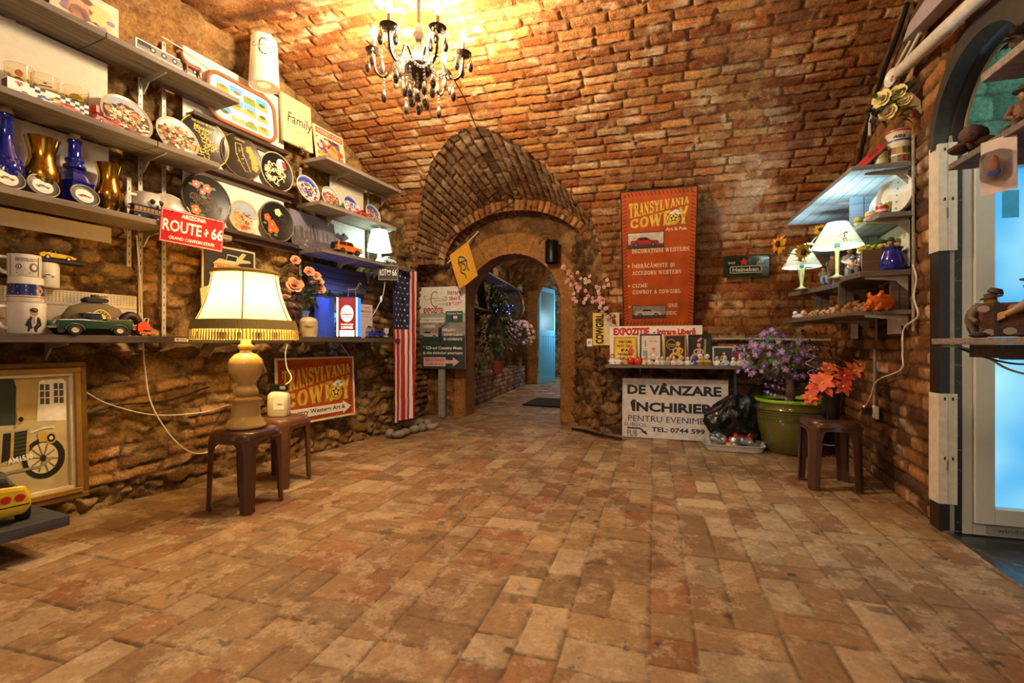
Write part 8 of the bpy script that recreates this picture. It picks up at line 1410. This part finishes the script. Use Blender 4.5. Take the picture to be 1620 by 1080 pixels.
p = rp(1412, 3.47, RZ3); r = thing('blue_jug', 'glossy cobalt blue jug with a handle on the curved shelf', 'jug', p, -.2); jb = mat('#16208c', .08, coat=1.0, noise=0); b = MB(); b.lathe([(.05, 0), (.062, .01), (.066, .05), (.058, .09), (.046, .115), (.046, .125), (.056, .14), (.052, .14), (.042, .12), (.05, .09), (.055, .02), (0, .01)], jb, n=36); b.build('cup', r); b = MB(); b.tube(spl([(.05, 0, .115), (.10, 0, .10), (.108, 0, .06), (.085, 0, .03), (.06, 0, .025)], 6), .009, jb); b.build('handle', r)
# lowest shelf: nut animals, pig
NM = [mat(c, .55, bump=1.2, nscale=120) for c in ('#a8743c', '#b8854a', '#94622f', '#c29458')]; q = random.Random(15)
def nut(loc, rz, s, m, label):
    r = thing('nut_animal', label, 'figurine', loc, rz, 'nut shell animals on the lowest right shelf'); b = MB(); b.ell((0, 0, s*.55), (s*.75, s*.55, s*.55), m, 12, 8); b.build('body', r, subsurf=0); b = MB(); b.ell((s*.62, 0, s*1.05), (s*.42, s*.38, s*.40), m, 10, 7); [b.ell((s*.6, sg*s*.3, s*1.4), (s*.13, s*.08, s*.16), m, 6, 4) for sg in (-1, 1)]; [b.ell((s*.96, sg*s*.15, s*1.12), s*.06, INK, 6, 4) for sg in (-1, 1)]; b.ell((s*1.02, 0, s*.96), s*.08, mat('#5a3418', .5), 6, 4); b.build('head', r)
nb = thing
proto = None
for k, (px, Y, s) in enumerate([(1276, 4.30, .024), (1283, 4.20, .026), (1289, 4.32, .028), (1291, 4.12, .026), (1297, 4.2, .030), (1300, 4.04, .026), (1306, 4.1, .026), (1311, 3.98, .030), (1314, 4.12, .036), (1320, 3.9, .030), (1323, 4.0, .040), (1330, 3.84, .032), (1330, 3.95, .038), (1337, 3.78, .032), (1341, 3.88, .034), (1347, 3.72, .034), (1352, 3.82, .042), (1356, 3.68, .032), (1364, 3.70, .036), (1367, 3.62, .032), (1361, 3.78, .046)]):
    s *= 1.3; p = rp(px, Y, RZ4); lab = 'brown nut shell animal in the crowded row left of the orange pig'
    if proto is None: nut(p, -2.2, s, NM[0], lab); proto = [o for o in bpy.data.objects if o.name.startswith('nut_animal')][0]; base_s = s
    else: dup(proto, p, q.uniform(-3, -1), scale=s/base_s)
p = rp(1263, 4.42, RZ4); b = MB(); b.ell((0, 0, .022), (.05, .03, .022), mat('#d8c8b8', .5)); b.ell((.03, -.02, .05), .02, mat('#e8b0a0', .5)); b.ell((-.03, -.01, .045), (.018, .018, .02), mat('#d8d0c8', .5)); single(b, 'china_figurine', 'pink and white lying figurine at the far left of the nut animals', 'figurine', p, .2)
p = rp(1394, 3.46, RZ4); r = thing('pig_figurine', 'orange clay piggy figurine lying on the lowest right shelf', 'figurine', p, math.pi+.55); r.scale = (.8, .9, .95); pg = mat('#d0661c', .5, noise=.06); b = MB(); b.tube(spl([(-.08, 0, .045), (-.06, 0, .05), (0, 0, .052), (.05, 0, .052), (.08, 0, .055), (.10, 0, .055), (.115, 0, .052)], 4), [.018, .03, .042, .05, .053, .053, .054, .054, .054, .053, .052, .05, .047, .044, .042, .04, .038, .036, .034, .031, .029, .025, .024, .023, .022], pg, n=14); b.ell((.118, 0, .05), (.010, .022, .018), pg)
for sx in (-.04, .055):
    for sg in (-1, 1): b.tube([(sx, sg*.03, .04), (sx+.02, sg*.04, .014), (sx+.05, sg*.04, .010)], [.02, .016, .012], pg, n=7)
b.build('body', r); b = MB(); [b.tube([(.065, sg*.03, .085), (.058, sg*.045, .115), (.075, sg*.05, .10)], [.016, .014, .003], pg, n=7) for sg in (-1, 1)]; [b.ell((.098, sg*.022, .072), .004, INK, 6, 4) for sg in (-1, 1)]; b.build('ears', r)
# short shelf: tins, bowl, plates, little glasses
def can(px, Y, z, rr, h, c1, c2, label): p = rp(px, Y, z); b = MB(); b.lathe([(rr, 0), (rr, h), (rr*.95, h), (rr*.9, h*.97), (0, h*.97)], mat('#bdb8a8', .3, .7), n=24); b.lathe([(rr*1.012, h*.08), (rr*1.012, h*.92)], mat(c1, .4), n=24, caps=False); b.lathe([(rr*1.022, h*.3), (rr*1.022, h*.55)], mat(c2, .4), n=24, caps=False); return single(b, 'tin_can', label, 'tin', p)
can(1396, 3.44, RZ2, .034, .055, '#b8321c', '#d8cdb8', 'red and cream tin on the short right shelf'); can(1404, 3.56, RZ2, .042, .10, '#7aa82c', '#3c6a20', 'tall green tin behind the red and cream tin'); can(1378, 3.60, RZ2, .034, .06, '#d8cdb0', '#c08a4a', 'cream tin with a tan band left of the red one'); can(1366, 3.85, RZ2, .03, .07, '#c8d0c8', '#3a7a8c', 'pale tin with a blue band below the upright board'); can(1358, 3.70, RZ2, .026, .05, '#c9b83c', '#4a8a5c', 'small yellow and green tin at the front of the short shelf')
p = rp(1422, 3.50, RZ2); r = thing('enamel_dish', 'large white oval dish with small holes standing on edge', 'dish', p, rot=(-.1, 0, -1.15)); b = plate_mb(.125, mat('#dfe0d4', .25, coat=.5), .05); [b.c2(0, -.08+.04*i, .006, mat('#4a7a78', .4), 1, n=8) for i in range(5)]; b.build('dish', r, loc=(0, 0, .125))
p = rp(1405, 3.66, RZ2); plate('white plate standing behind the green tin', p, .105, -.75, mat('#d8e4ec', .2, coat=.5), lean=.1)
for k, px in enumerate((1302, 1310, 1317, 1325, 1333, 1341, 1349)):
    p = rp(px, 4.62-.085*k, RZ2); b = MB(); hh = .06+.012*(k % 3); b.lathe([(.018, 0), (.022, hh), (.019, hh), (.016, .006), (0, .006)], glass('#eef0ea', .05), n=16, caps=False); b.lathe([(.0215, hh*.3), (.0222, hh*.7)], mat(['#c8b070', '#a84a3c', '#7a8a98'][k % 3], .4), n=16, caps=False); single(b, 'shot_glass', 'small shot glass with a printed band in the row under the topmost right shelf', 'glass', p, group='shot glasses on the short right shelf')
# top shelf: mug, tin, red phone toy, bouquet, plate
p = rp(1422, 3.50, RZ1); r = thing('storage_jar', 'white jar with red and blue bands and small pictures, topmost right shelf', 'jar', p); b = MB(); b.lathe([(.055, 0), (.058, .005), (.058, .16), (.052, .165), (.056, .175), (.068, .20), (.068, .215), (.05, .215), (0, .20)], mat('#e4dcc8', .25, coat=.5), n=32); b.lathe([(.0685, .202), (.0685, .213)], mat('#c03024', .3), n=32, caps=False); b.lathe([(.0588, .148), (.0588, .158)], mat('#2a3c9c', .3), n=32, caps=False); b.build('jar', r); q_ = MB(); q = random.Random(6)
for i in range(5):
    for j in range(2): q_.r2(-.06+i*.026, .02+j*.05, -.038+i*.026, .06+j*.05, mat(q.choice(['#8a5a2c', '#c8a040', '#6a7a3c', '#a8442c']), .5), 1)
q_.t2('Alba', -.03, .165, .03, .19, INK, 1, shear=.2); wrap(r, q_, .0585, p)
can(1394, 3.50, RZ1, .036, .10, '#a8a060', '#c8c090', 'dull green tin left of the white jar')
p = rp(1372, 3.52, RZ1); r = thing('toy_phone', 'red and black toy box tilted at the edge of the topmost right shelf', 'toy', p, rot=(0, -.75, -.4)); b = MB(); b.bx(-.02, -.03, 0.02, .15, .03, .07, mat('#c01c18', .35)); b.build('body', r, bevel=.006); b = MB(); b.bx(.0, -.032, .015, .15, .032, .022, INK); b.bx(.06, -.0315, .04, .12, -.03, .062, mat('#7a1a14', .4)); b.build('base', r)
ox, oy, d = RW.at(1405, .13); oz = zat(170, d); r = thing('rose_bouquet', 'bouquet of cream roses and leaves hung on the upper right wall', 'artificial flowers', (ox, oy, oz)); rm = [mat('#e6d488', .6, noise=.05), mat('#efe4b4', .6, noise=.05)]; q = random.Random(8)
for dx, dz, R in ((-.05, .03, .065), (-.02, -.055, .06), (.03, .05, .055), (.06, .0, .045)): o = rose_mb(R, rm[0], rm[1], int(R*999+dx*50)).build('rose', r, loc=(dx*.9, -.06-dx*.2, dz)); o.rotation_euler = RV((-.75+dx*3, -.75, .15)).to_track_quat('Z', 'Y').to_euler()
b = MB(); [leaf(b, (q.uniform(-.08, .08), q.uniform(-.05, .02), q.uniform(-.08, .08)), (q.uniform(-1, 1), -.6, q.uniform(-1, .8)), q.uniform(.07, .12), .05, mat(q.choice(['#4a6434', '#2c4424', '#7c9038']), .6)) for _ in range(34)]; b.build('foliage', r); b = MB(); [b.poly([(.05+.03*i, -.07, .05), (.10+.03*i, -.07, .03-.04*i), (.12+.02*i, -.06, -.06-.03*i), (.08+.02*i, -.06, -.03)], mat('#e8d8a8', .6)) for i in range(2)]; b.build('ribbon', r)
x, y, d = RW.at(1412, .05); plate('small white plate with a red print hung above the rose bouquet', (x, y, zat(137, d)), .055, RW.rz+.35, mat('#e0d4c8', .3, coat=.4), None, lambda b, r_: blobs(b, .1*r_, -.1*r_, .4*r_, .4*r_, 14, [mat('#a8442c', .5, noise=0), mat('#6a5a9c', .5, noise=0)], .004, .010, 2, 3), lean=.05)
# pipes on the upper right wall
def rwq(px, py, o): x, y, d = RW.at(px, o); return RV((x, y, zat(py, d)))
cord('waste_pipe', 'thick white plastic pipe running up the right wall towards the lobby arch', [rwq(1424, 112, .07), rwq(1485, 55, .07), rwq(1560, -14, .07)], .032, mat('#d4ccc0', .4), 2); cord('conduit', 'thin white conduit beside the thick pipe, upper of two', [rwq(1374, 186, .03), rwq(1415, 112, .03), rwq(1450, 48, .03)], .010, mat('#c8bfae', .5), 3); cord('conduit', 'thin white conduit beside the thick pipe, lower of two', [rwq(1376, 215, .03), rwq(1380, 180, .03), rwq(1424, 110, .05), rwq(1456, 52, .05)], .010, mat('#c8bfae', .5), 3)
b = MB(); a_, c0 = rwq(1458, 30, .02), rwq(1540, -60, .02); A_ = [rwq(1452, 62, .02), rwq(1462, 34, .02), rwq(1535, -70, .02), rwq(1540, -25, .02)]; n_ = RV((RW.n.x, RW.n.y, 0)); B_ = [v+n_*.07 for v in A_]; b._add(A_+B_, [(0, 1, 2, 3), (7, 6, 5, 4), (0, 4, 5, 1), (1, 5, 6, 2), (2, 6, 7, 3), (3, 7, 4, 0)], mat('#a09498', .6)); single(b, 'cable_duct', 'grey lilac boxed duct above the thick white pipe', 'duct')
# papers, outlet, cords under the right shelves
for px, w_, h_, lab in ((1415, .24, .11, 'wide white sheet hanging below the lowest right shelf'), (1352, .20, .13, 'narrow white sheet hanging below the lowest right shelf')):
    t0 = RW.t(px, .02); p = RW.xy(t0, .02); single(MB().bx(-w_/2, -.004, -h_, w_/2, 0, 0, mat('#d8d2cc', .6)), 'paper_sheet', lab, 'paper', (p.x, p.y, RZ4-.03), RW.rz)
cord('conduit', 'grey conduit dropping from the shelf to the wall outlet', [rwq(1384, 552, .02), rwq(1384, 600, .02), rwq(1383, 644, .02)], .010, mat('#8a857c', .5), 2)
p = RW.xy(RW.t(1388, .012), .012); dz = zat(652, RW.at(1388, .012)[2]); r = thing('power_outlet', 'white wall outlet with a black plug and a red pilot light', 'socket', (p.x, p.y, dz), RW.rz); b = MB(); b.bx(-.045, -.02, -.045, .045, 0, .045, WHITE); b.build('plate', r, bevel=.004); b = MB(); b.bx(-.10, -.07, -.02, -.02, -.022, .03, BLACK); b.build('plug', r, bevel=.005); b = MB(); b.ell((-.035, -.072, .035), .006, mat('#ff2a10', .4, emit=12, noise=0), 8, 6); b.build('pilot_light', r)
cord('power_cable', 'white cord looping from the curved shelf down to the wall outlet', [(RW.xy(.13, .03).x, RW.xy(.13, .03).y, 1.43), rwq(1450, 440, .03), rwq(1446, 470, .03), rwq(1452, 500, .03), rwq(1430, 520, .03), rwq(1428, 560, .03), rwq(1425, 585, .03), rwq(1388, 602, .04), rwq(1376, 630, .04), rwq(1360, 655, .06)], .005)
# green pot with violet flowers
PX, PY = 1.20, 4.93; r = thing('flower_pot', 'big glazed green plant pot with a lime rim and purple flowers', 'potted plant', (PX, PY, 0)); gp = mat('#5e5c26', .18, coat=.8, noise=.12, nscale=5); b = MB(); pr = [(0, 0), (.20, 0), (.215, .02), (.25, .10), (.275, .2), (.285, .29)]
for k in range(5): pr += [(.281, .30+.02*k), (.297, .31+.02*k)]
pr += [(.288, .40), (.285, .44), (.29, .45)]; b.lathe(pr, gp, n=56, caps=False); [b.tube([(.287*math.cos(i*.1309), .287*math.sin(i*.1309), .30+.022*k) for i in range(48)], .007, gp, n=6, closed=True) for k in range(5)]; b.build('pot', r); b = MB(); b.lathe([(.29, .45), (.30, .455), (.302, .475), (.295, .482), (.27, .478), (.262, .45)], mat('#8fc22a', .2, coat=.8), n=56, caps=False); b.build('rim', r); b = MB(); b.lathe([(.27, .44), (0, .455)], mat('#3c3020', .95, bump=1, nscale=60), n=40, caps=False); b.build('soil', r)
b = MB(); b.tube(spl([(-.02, -.02, .44), (-.01, -.02, .58), (-.03, -.02, .70), (-.02, -.02, .78)], 5), [.05, .045, .042, .04, .04, .038, .038, .037, .036, .036, .036, .035, .035, .034, .034, .03], mat('#6a5844', .85, bump=.8, nscale=30), n=12); b.build('trunk', r); fl = [mat(c, .6, noise=.05) for c in ('#7858a4', '#9878bc', '#b49ccc', '#664a8c', '#a070a0')]; q = random.Random(21)
for k in range(100):
    a, u = q.random()*6.283, q.random(); rr = .36*math.sqrt(u); c = RV((-.10+rr*math.cos(a)*1.08, -.08+rr*math.sin(a)*.7, .88+.20*q.uniform(-.7, 1.2)*(1-u*.35)-.08*(rr > .25))); b = MB(); d_ = RV((math.cos(a), -abs(math.sin(a))-.5, .4)).normalized(); u_ = d_.orthogonal().normalized(); v_ = d_.cross(u_); mm = q.choice(fl); s_ = q.uniform(.026, .042)
    for j in range(5): e = j*1.2566; leaf(b, c, u_*math.cos(e)+v_*math.sin(e)+d_*.4, s_, s_*.75, mm, .3, up=d_)
    b.ell(c+d_*.004, .007, mat('#e0d8c0', .6), 6, 4); b.build('blossom', r)
b = MB()
for k in range(26): a = q.random()*6.283; e = (-.10+.33*math.cos(a), -.08+.2*math.sin(a), .74+.30*q.random()); b.tube(spl([(-.02, -.02, .74), (e[0]*.5, e[1]*.5, .95*e[2]+.08), e], 4), .003, gl, n=4); [leaf(b, (e[0]*f, e[1]*f, .74+(e[2]-.74)*f), (math.cos(a)+q.uniform(-.5, .5), math.sin(a), q.uniform(-.6, .4)), .09, .035, mat(q.choice(['#4a6a3c', '#6c8a50', '#39562e']), .6)) for f in (.5, .8, 1.0)]
for k in range(5): x0 = -.25+.04*k; [leaf(b, (x0+.015*math.sin(i*3+k), -.16-.01*i, .72-.022*i-.012*k), (math.sin(i*2.3), -.6, math.cos(i*2.3)), .035, .028, q.choice(fl)) for i in range(9)]
b.build('foliage', r); b = MB(); b.tube([(.08+.06*f+.03*math.cos(f*24), -.16+.03*math.sin(f*24), .93-.32*f) for f in np.linspace(0, 1, 60)], .0045, WHITE, n=5); b.build('curled_ribbon', r)
# black vase of orange flowers on the stool
r = thing('black_vase', 'tall black vase of orange silk flowers standing on the brown stool', 'vase of flowers', (1.165, 3.79, SH+.001)); b = MB(); b.lathe([(.048, 0), (.052, .01), (.064, .19), (.06, .19), (.048, .02), (0, .02)], mat('#17161a', .3, coat=.3), n=28, caps=False); b.build('vase', r); q = random.Random(17); om = [mat(c, .6, noise=.06) for c in ('#d0502c', '#e0683c', '#c03c28', '#e48850')]
for k, (x, y, z, R) in enumerate(((-.08, -.10, .24, .11), (.05, -.08, .29, .085), (.12, -.03, .32, .09), (-.01, .02, .33, .07), (-.13, -.04, .14, .07), (.03, -.12, .22, .07), (.17, .02, .36, .06))):
    b = MB(); N_ = RV((x*3, -.8, .55)).normalized(); u = N_.orthogonal().normalized(); v = N_.cross(u); c = RV((x, y, z))
    for i in range(11): a = i*.571+k; leaf(b, c+N_*.006*(i % 2), u*math.cos(a)+v*math.sin(a)+N_*(.15+.35*(i % 2)), R*(1-.25*(i % 2)), R*.5, om[(k+i % 2) % 4], .35, up=N_)
    b.ell(c+N_*.015, .010, mat('#d8b040', .6), 7, 5); b.build('flower', r); s_ = MB(); s_.tube(spl([(0, 0, .17), (x*.5, y*.5, .2+z*.2), c], 4), .004, gl, n=5); s_.build('stem', r)
b = MB(); [leaf(b, (q.uniform(-.05, .08), q.uniform(-.08, .03), .19+q.random()*.12), (q.uniform(-1, 1), q.uniform(-1, .5), q.uniform(-.3, .6)), q.uniform(.08, .13), .045, mat(q.choice(['#35502c', '#4a6434', '#b8a43c']), .6)) for _ in range(26)]; b.build('foliage', r)
# white metal corner plates on the jamb
def plate_corner(z0, z1, label, holes):
    X0, Y0 = 1.430, 3.046; b = MB(); wm = mat('#ded4bc', .4, .1); P = [(X0-.006, Y0+.085), (X0-.003, Y0-.003), (X0+.075, Y0-.006)]; b._add([RV((x, y, z)) for x, y in P for z in (z0, z1)], [(0, 2, 3, 1), (2, 4, 5, 3)], wm); b.y0 = Y0-.0065; b.lay = .001
    b.l2([(X0+.035, z0), (X0+.035, z1)], .002, mat('#b8ae98', .4), 1); [b.r2(X0+dx, z, X0+dx+.007, z+.016, INK, 1) for dx in (.018, .052) for z in holes]; b.r2(X0+.03, z0+(z1-z0)*.3, X0+.036, z0+(z1-z0)*.4, mat('#8a8274', .5), 1); return single(b, 'corner_plate', label, 'metal plate', solid=.0015)
plate_corner(1.46, 2.02, 'white punched metal plate wrapped on the upper door jamb', (1.98, 1.72)); plate_corner(.14, .715, 'white punched metal plate wrapped on the lower door jamb', (.68, .37))
# shelves that reach past the near side of the lobby opening
dkw = wood('#4a4440', .75)
def lobby_shelf(label, X0, Y1, z, th, m, w=.26):
    r = thing('wall_shelf', label, 'shelf', (X0, Y1, z)); b = MB(); [b.bx(k*w/3+.001, -1.15, -th, (k+1)*w/3-.001, 0, 0, m) for k in range(3)]; b.bx(.004, -1.14, -th+.004, w-.004, -.004, -.005, m); b.build('board', r, bevel=.002); b = MB(); b.bx(.02, -.62, -th-.025, w, -.59, -th, dkw); b.build('bracket', r); return r
lobby_shelf('grey plank shelf at eye height in front of the blue door', 1.03, 2.25, .993, .022, wood('#7a6e66', .75)); lobby_shelf('grey plank shelf high in front of the green lobby wall', 1.03, 2.14, 1.628, .022, wood('#6a605a', .75)); lobby_shelf('short topmost shelf before the green painted lobby bricks', 1.09, 2.07, 1.91, .03, wood('#8a7c70', .75), .22)
single(MB().bx(0, -1.0, -.045, .02, -.05, 0, dkw).bx(.02, -.2, -.05, .2, -.17, 0, dkw), 'shelf_apron', 'dark plank fixed on edge beneath the eye height shelf', 'board', (1.10, 2.2, .970))
# suitcase figurine
LZ = .994; x, y = 1.165, 2.06; r = thing('suitcase_figurine', 'resin figurine of two vagabonds in dark clothes hauling a big patched suitcase', 'figurine', (x, y, LZ), -.45); su = mat('#5c3a24', .6, bump=.5, nscale=50); b = MB(); b.bx(-.075, -.025, .004, .04, .03, .12, su); b.build('suitcase', r, bevel=.008, seg=2); b = MB(); b.y0 = -.026
for x0 in (-.032,): b.bx(x0-.007, -.029, .004, x0+.007, .033, .123, mat('#3a2a20', .6))
for cx, cz, rr in ((-.064, .10, .016), (-.05, .018, .016), (.012, .10, .018), (.0, .022, .017)): b.c2(cx, cz, rr, mat('#a89684', .6), 2, rr*.75, n=12)
b.build('strap', r); sk_, sh_, ov, bt = mat('#b0884c', .55), mat('#a08468', .65, bump=.3), mat('#2c2c30', .6, bump=.4, nscale=50), mat('#2a221c', .6); hm_ = mat('#4a3c32', .6)
b = MB(); b.tube(spl([(.075, -.02, .045), (.08, -.02, .075), (.075, -.025, .105), (.062, -.03, .135), (.055, -.03, .152)], 4), [.036, .037, .037, .036, .035, .034, .034, .034, .034, .033, .031, .029, .026, .022, .018, .012, .012], ov, n=12); b.tube([(.058, -.055, .135), (.03, -.062, .105), (.012, -.058, .092)], [.017, .015, .013], sh_, n=9); b.tube([(.012, -.058, .092), (-.012, -.05, .078)], [.011, .009], sk_, n=8)
for i in range(5): b.tube([(-.012, -.05, .078-.0035*(i-2)), (-.024, -.044, .073-.005*(i-2)), (-.029, -.036, .070-.005*(i-2))], [.0042, .0038, .003], sk_, n=5)
b.tube([(.07, .005, .135), (.05, .03, .11), (.03, .04, .09)], [.016, .014, .011], sh_, n=8); b.tube([(.06, -.045, .05), (.055, -.06, .02), (.09, -.06, .014)], [.026, .022, .016], ov, n=9); b.tube([(.085, 0, .05), (.10, -.01, .02), (.12, -.02, .012)], [.026, .022, .016], ov, n=9); b.ell((.035, -.06, .010), (.03, .014, .010), bt); b.ell((.10, -.035, .010), (.03, .014, .010), bt)
b.ell((.052, -.033, .172), (.020, .021, .024), sk_, 12, 9); b.ell((.034, -.044, .170), .006, sk_, 6, 5); b.ell((.060, -.030, .176), (.021, .022, .02), mat('#4a3a2c', .8), 10, 7); [b.ell((.035+.008*i, -.051+.0*i, .176), .0025, INK, 5, 4) for i in (0, 1)]; b.build('near_vagabond', r); b = MB(); b.lathe([(.034, 0), (.034, .004), (.021, .008), (.019, .026), (0, .028)], hm_, n=16, c=(.054, -.033, .187), M=roty(.15)); b.build('near_hat', r)
b = MB(); b.tube(spl([(-.085, .03, .03), (-.09, .03, .06), (-.085, .025, .09), (-.065, .02, .118)], 4), [.02]*4+[.022]*5+[.018]*3+[.01], mat('#6a5640', .6), n=10); b.tube([(-.088, .01, .09), (-.095, -.01, .07), (-.08, -.028, .055)], [.012, .010, .008], mat('#6a5640', .6), n=8); b.tube([(-.088, .025, .035), (-.085, .0, .012), (-.06, -.03, .008)], [.018, .014, .01], ov, n=8); b.ell((-.075, -.035, .008), (.028, .012, .008), bt); b.ell((-.045, .005, .130), (.018, .017, .02), sk_, 10, 8); b.build('far_vagabond', r); b = MB(); b.lathe([(.03, 0), (.03, .004), (.018, .008), (.017, .018), (0, .02)], hm_, n=16, c=(-.043, .004, .138), M=roty(-.2)); b.lathe([(.022, .018), (.022, .022), (.016, .034), (0, .036)], hm_, n=14, c=(-.040, .004, .138), M=roty(.3)); b.build('far_hat', r)
# gnarled resin group, dried flower head, blister pack
x, y = 1.16, 2.0; figurine('brown resin figure seated on a gnarled stump on the high lobby shelf', RV((1.165, 1.985, 1.629)), -.5, .21, '#6a4630', '#4a3424', '#3a281c', 'sit', skin='#a07448', base='#4a3020')
b = MB(); q = random.Random(5); [b.ell((q.uniform(-.075, .075), q.uniform(-.05, .05), q.uniform(.02, .06)), (q.uniform(.02, .045), q.uniform(.02, .04), q.uniform(.015, .03)), mat(q.choice(['#4a3222', '#5c4030', '#38281c']), .8, bump=1, nscale=60), 9, 6) for _ in range(16)]; single(b, 'driftwood', 'dark gnarled wood beside the seated resin figure on the high shelf', 'ornament', (1.085, 2.06, 1.61+.019), .3)
b = MB(); [leaf(b, (0, 0, .05), (math.cos(i*2.4)*math.cos(i*.04), math.sin(i*2.4)*math.cos(i*.04), math.sin(i*.04)-.1), .055, .03, mat('#4c4238', .8), .3) for i in range(40)]; b.ell((0, 0, .05), .03, mat('#5a4c40', .9, bump=1, nscale=120)); b.lathe([(.012, 0), (.008, .05)], mat('#4c4238', .8), n=8); single(b, 'dried_flower', 'dark dried flower head on the topmost lobby shelf', 'ornament', (1.145, 1.97, 1.911))
r = thing('blister_pack', 'clear plastic blister pack hanging from the high lobby shelf edge', 'package', (1.026, 1.86, 1.612), -1.0); b = MB(); b.bx(-.045, -.002, -.17, .045, 0, 0, mat('#c8b8b0', .4)); b.build('card', r); b = MB(); b.rings([[RV((.036*k*math.copysign(abs(math.cos(a))**.5, math.cos(a)), -yv, -.09+.05*k*math.copysign(abs(math.sin(a))**.5, math.sin(a)))) for a in np.linspace(0, 6.283, 28, endpoint=False)] for k, yv in ((1, .002), (.95, .03), (.8, .036))], glass('#f4f0f0', .06)); b.build('bubble', r); b = MB(); b.ell((0, -.016, -.09), (.014, .010, .035), mat('#a8683c', .4)); b.ell((0, -.018, -.11), (.018, .008, .012), mat('#2c5ab8', .4)); b.build('toy', r)
cord('power_cable', 'white cord sagging beneath the eye height shelf before the blue door', [(1.05, 2.22, .966), (1.09, 2.18, .96), (1.13, 2.12, .93), (1.16, 2.05, .885), (1.20, 1.95, .865), (1.25, 1.8, .86)], .004, mat('#c8b8a4', .5)); cord('power_cable', 'black cord sagging beneath the eye height shelf before the blue door', [(1.08, 2.20, .964), (1.12, 2.10, .925), (1.17, 2.02, .905), (1.22, 1.93, .92), (1.28, 1.85, .95)], .0035, BLACK)
bpy.context.view_layer.update()
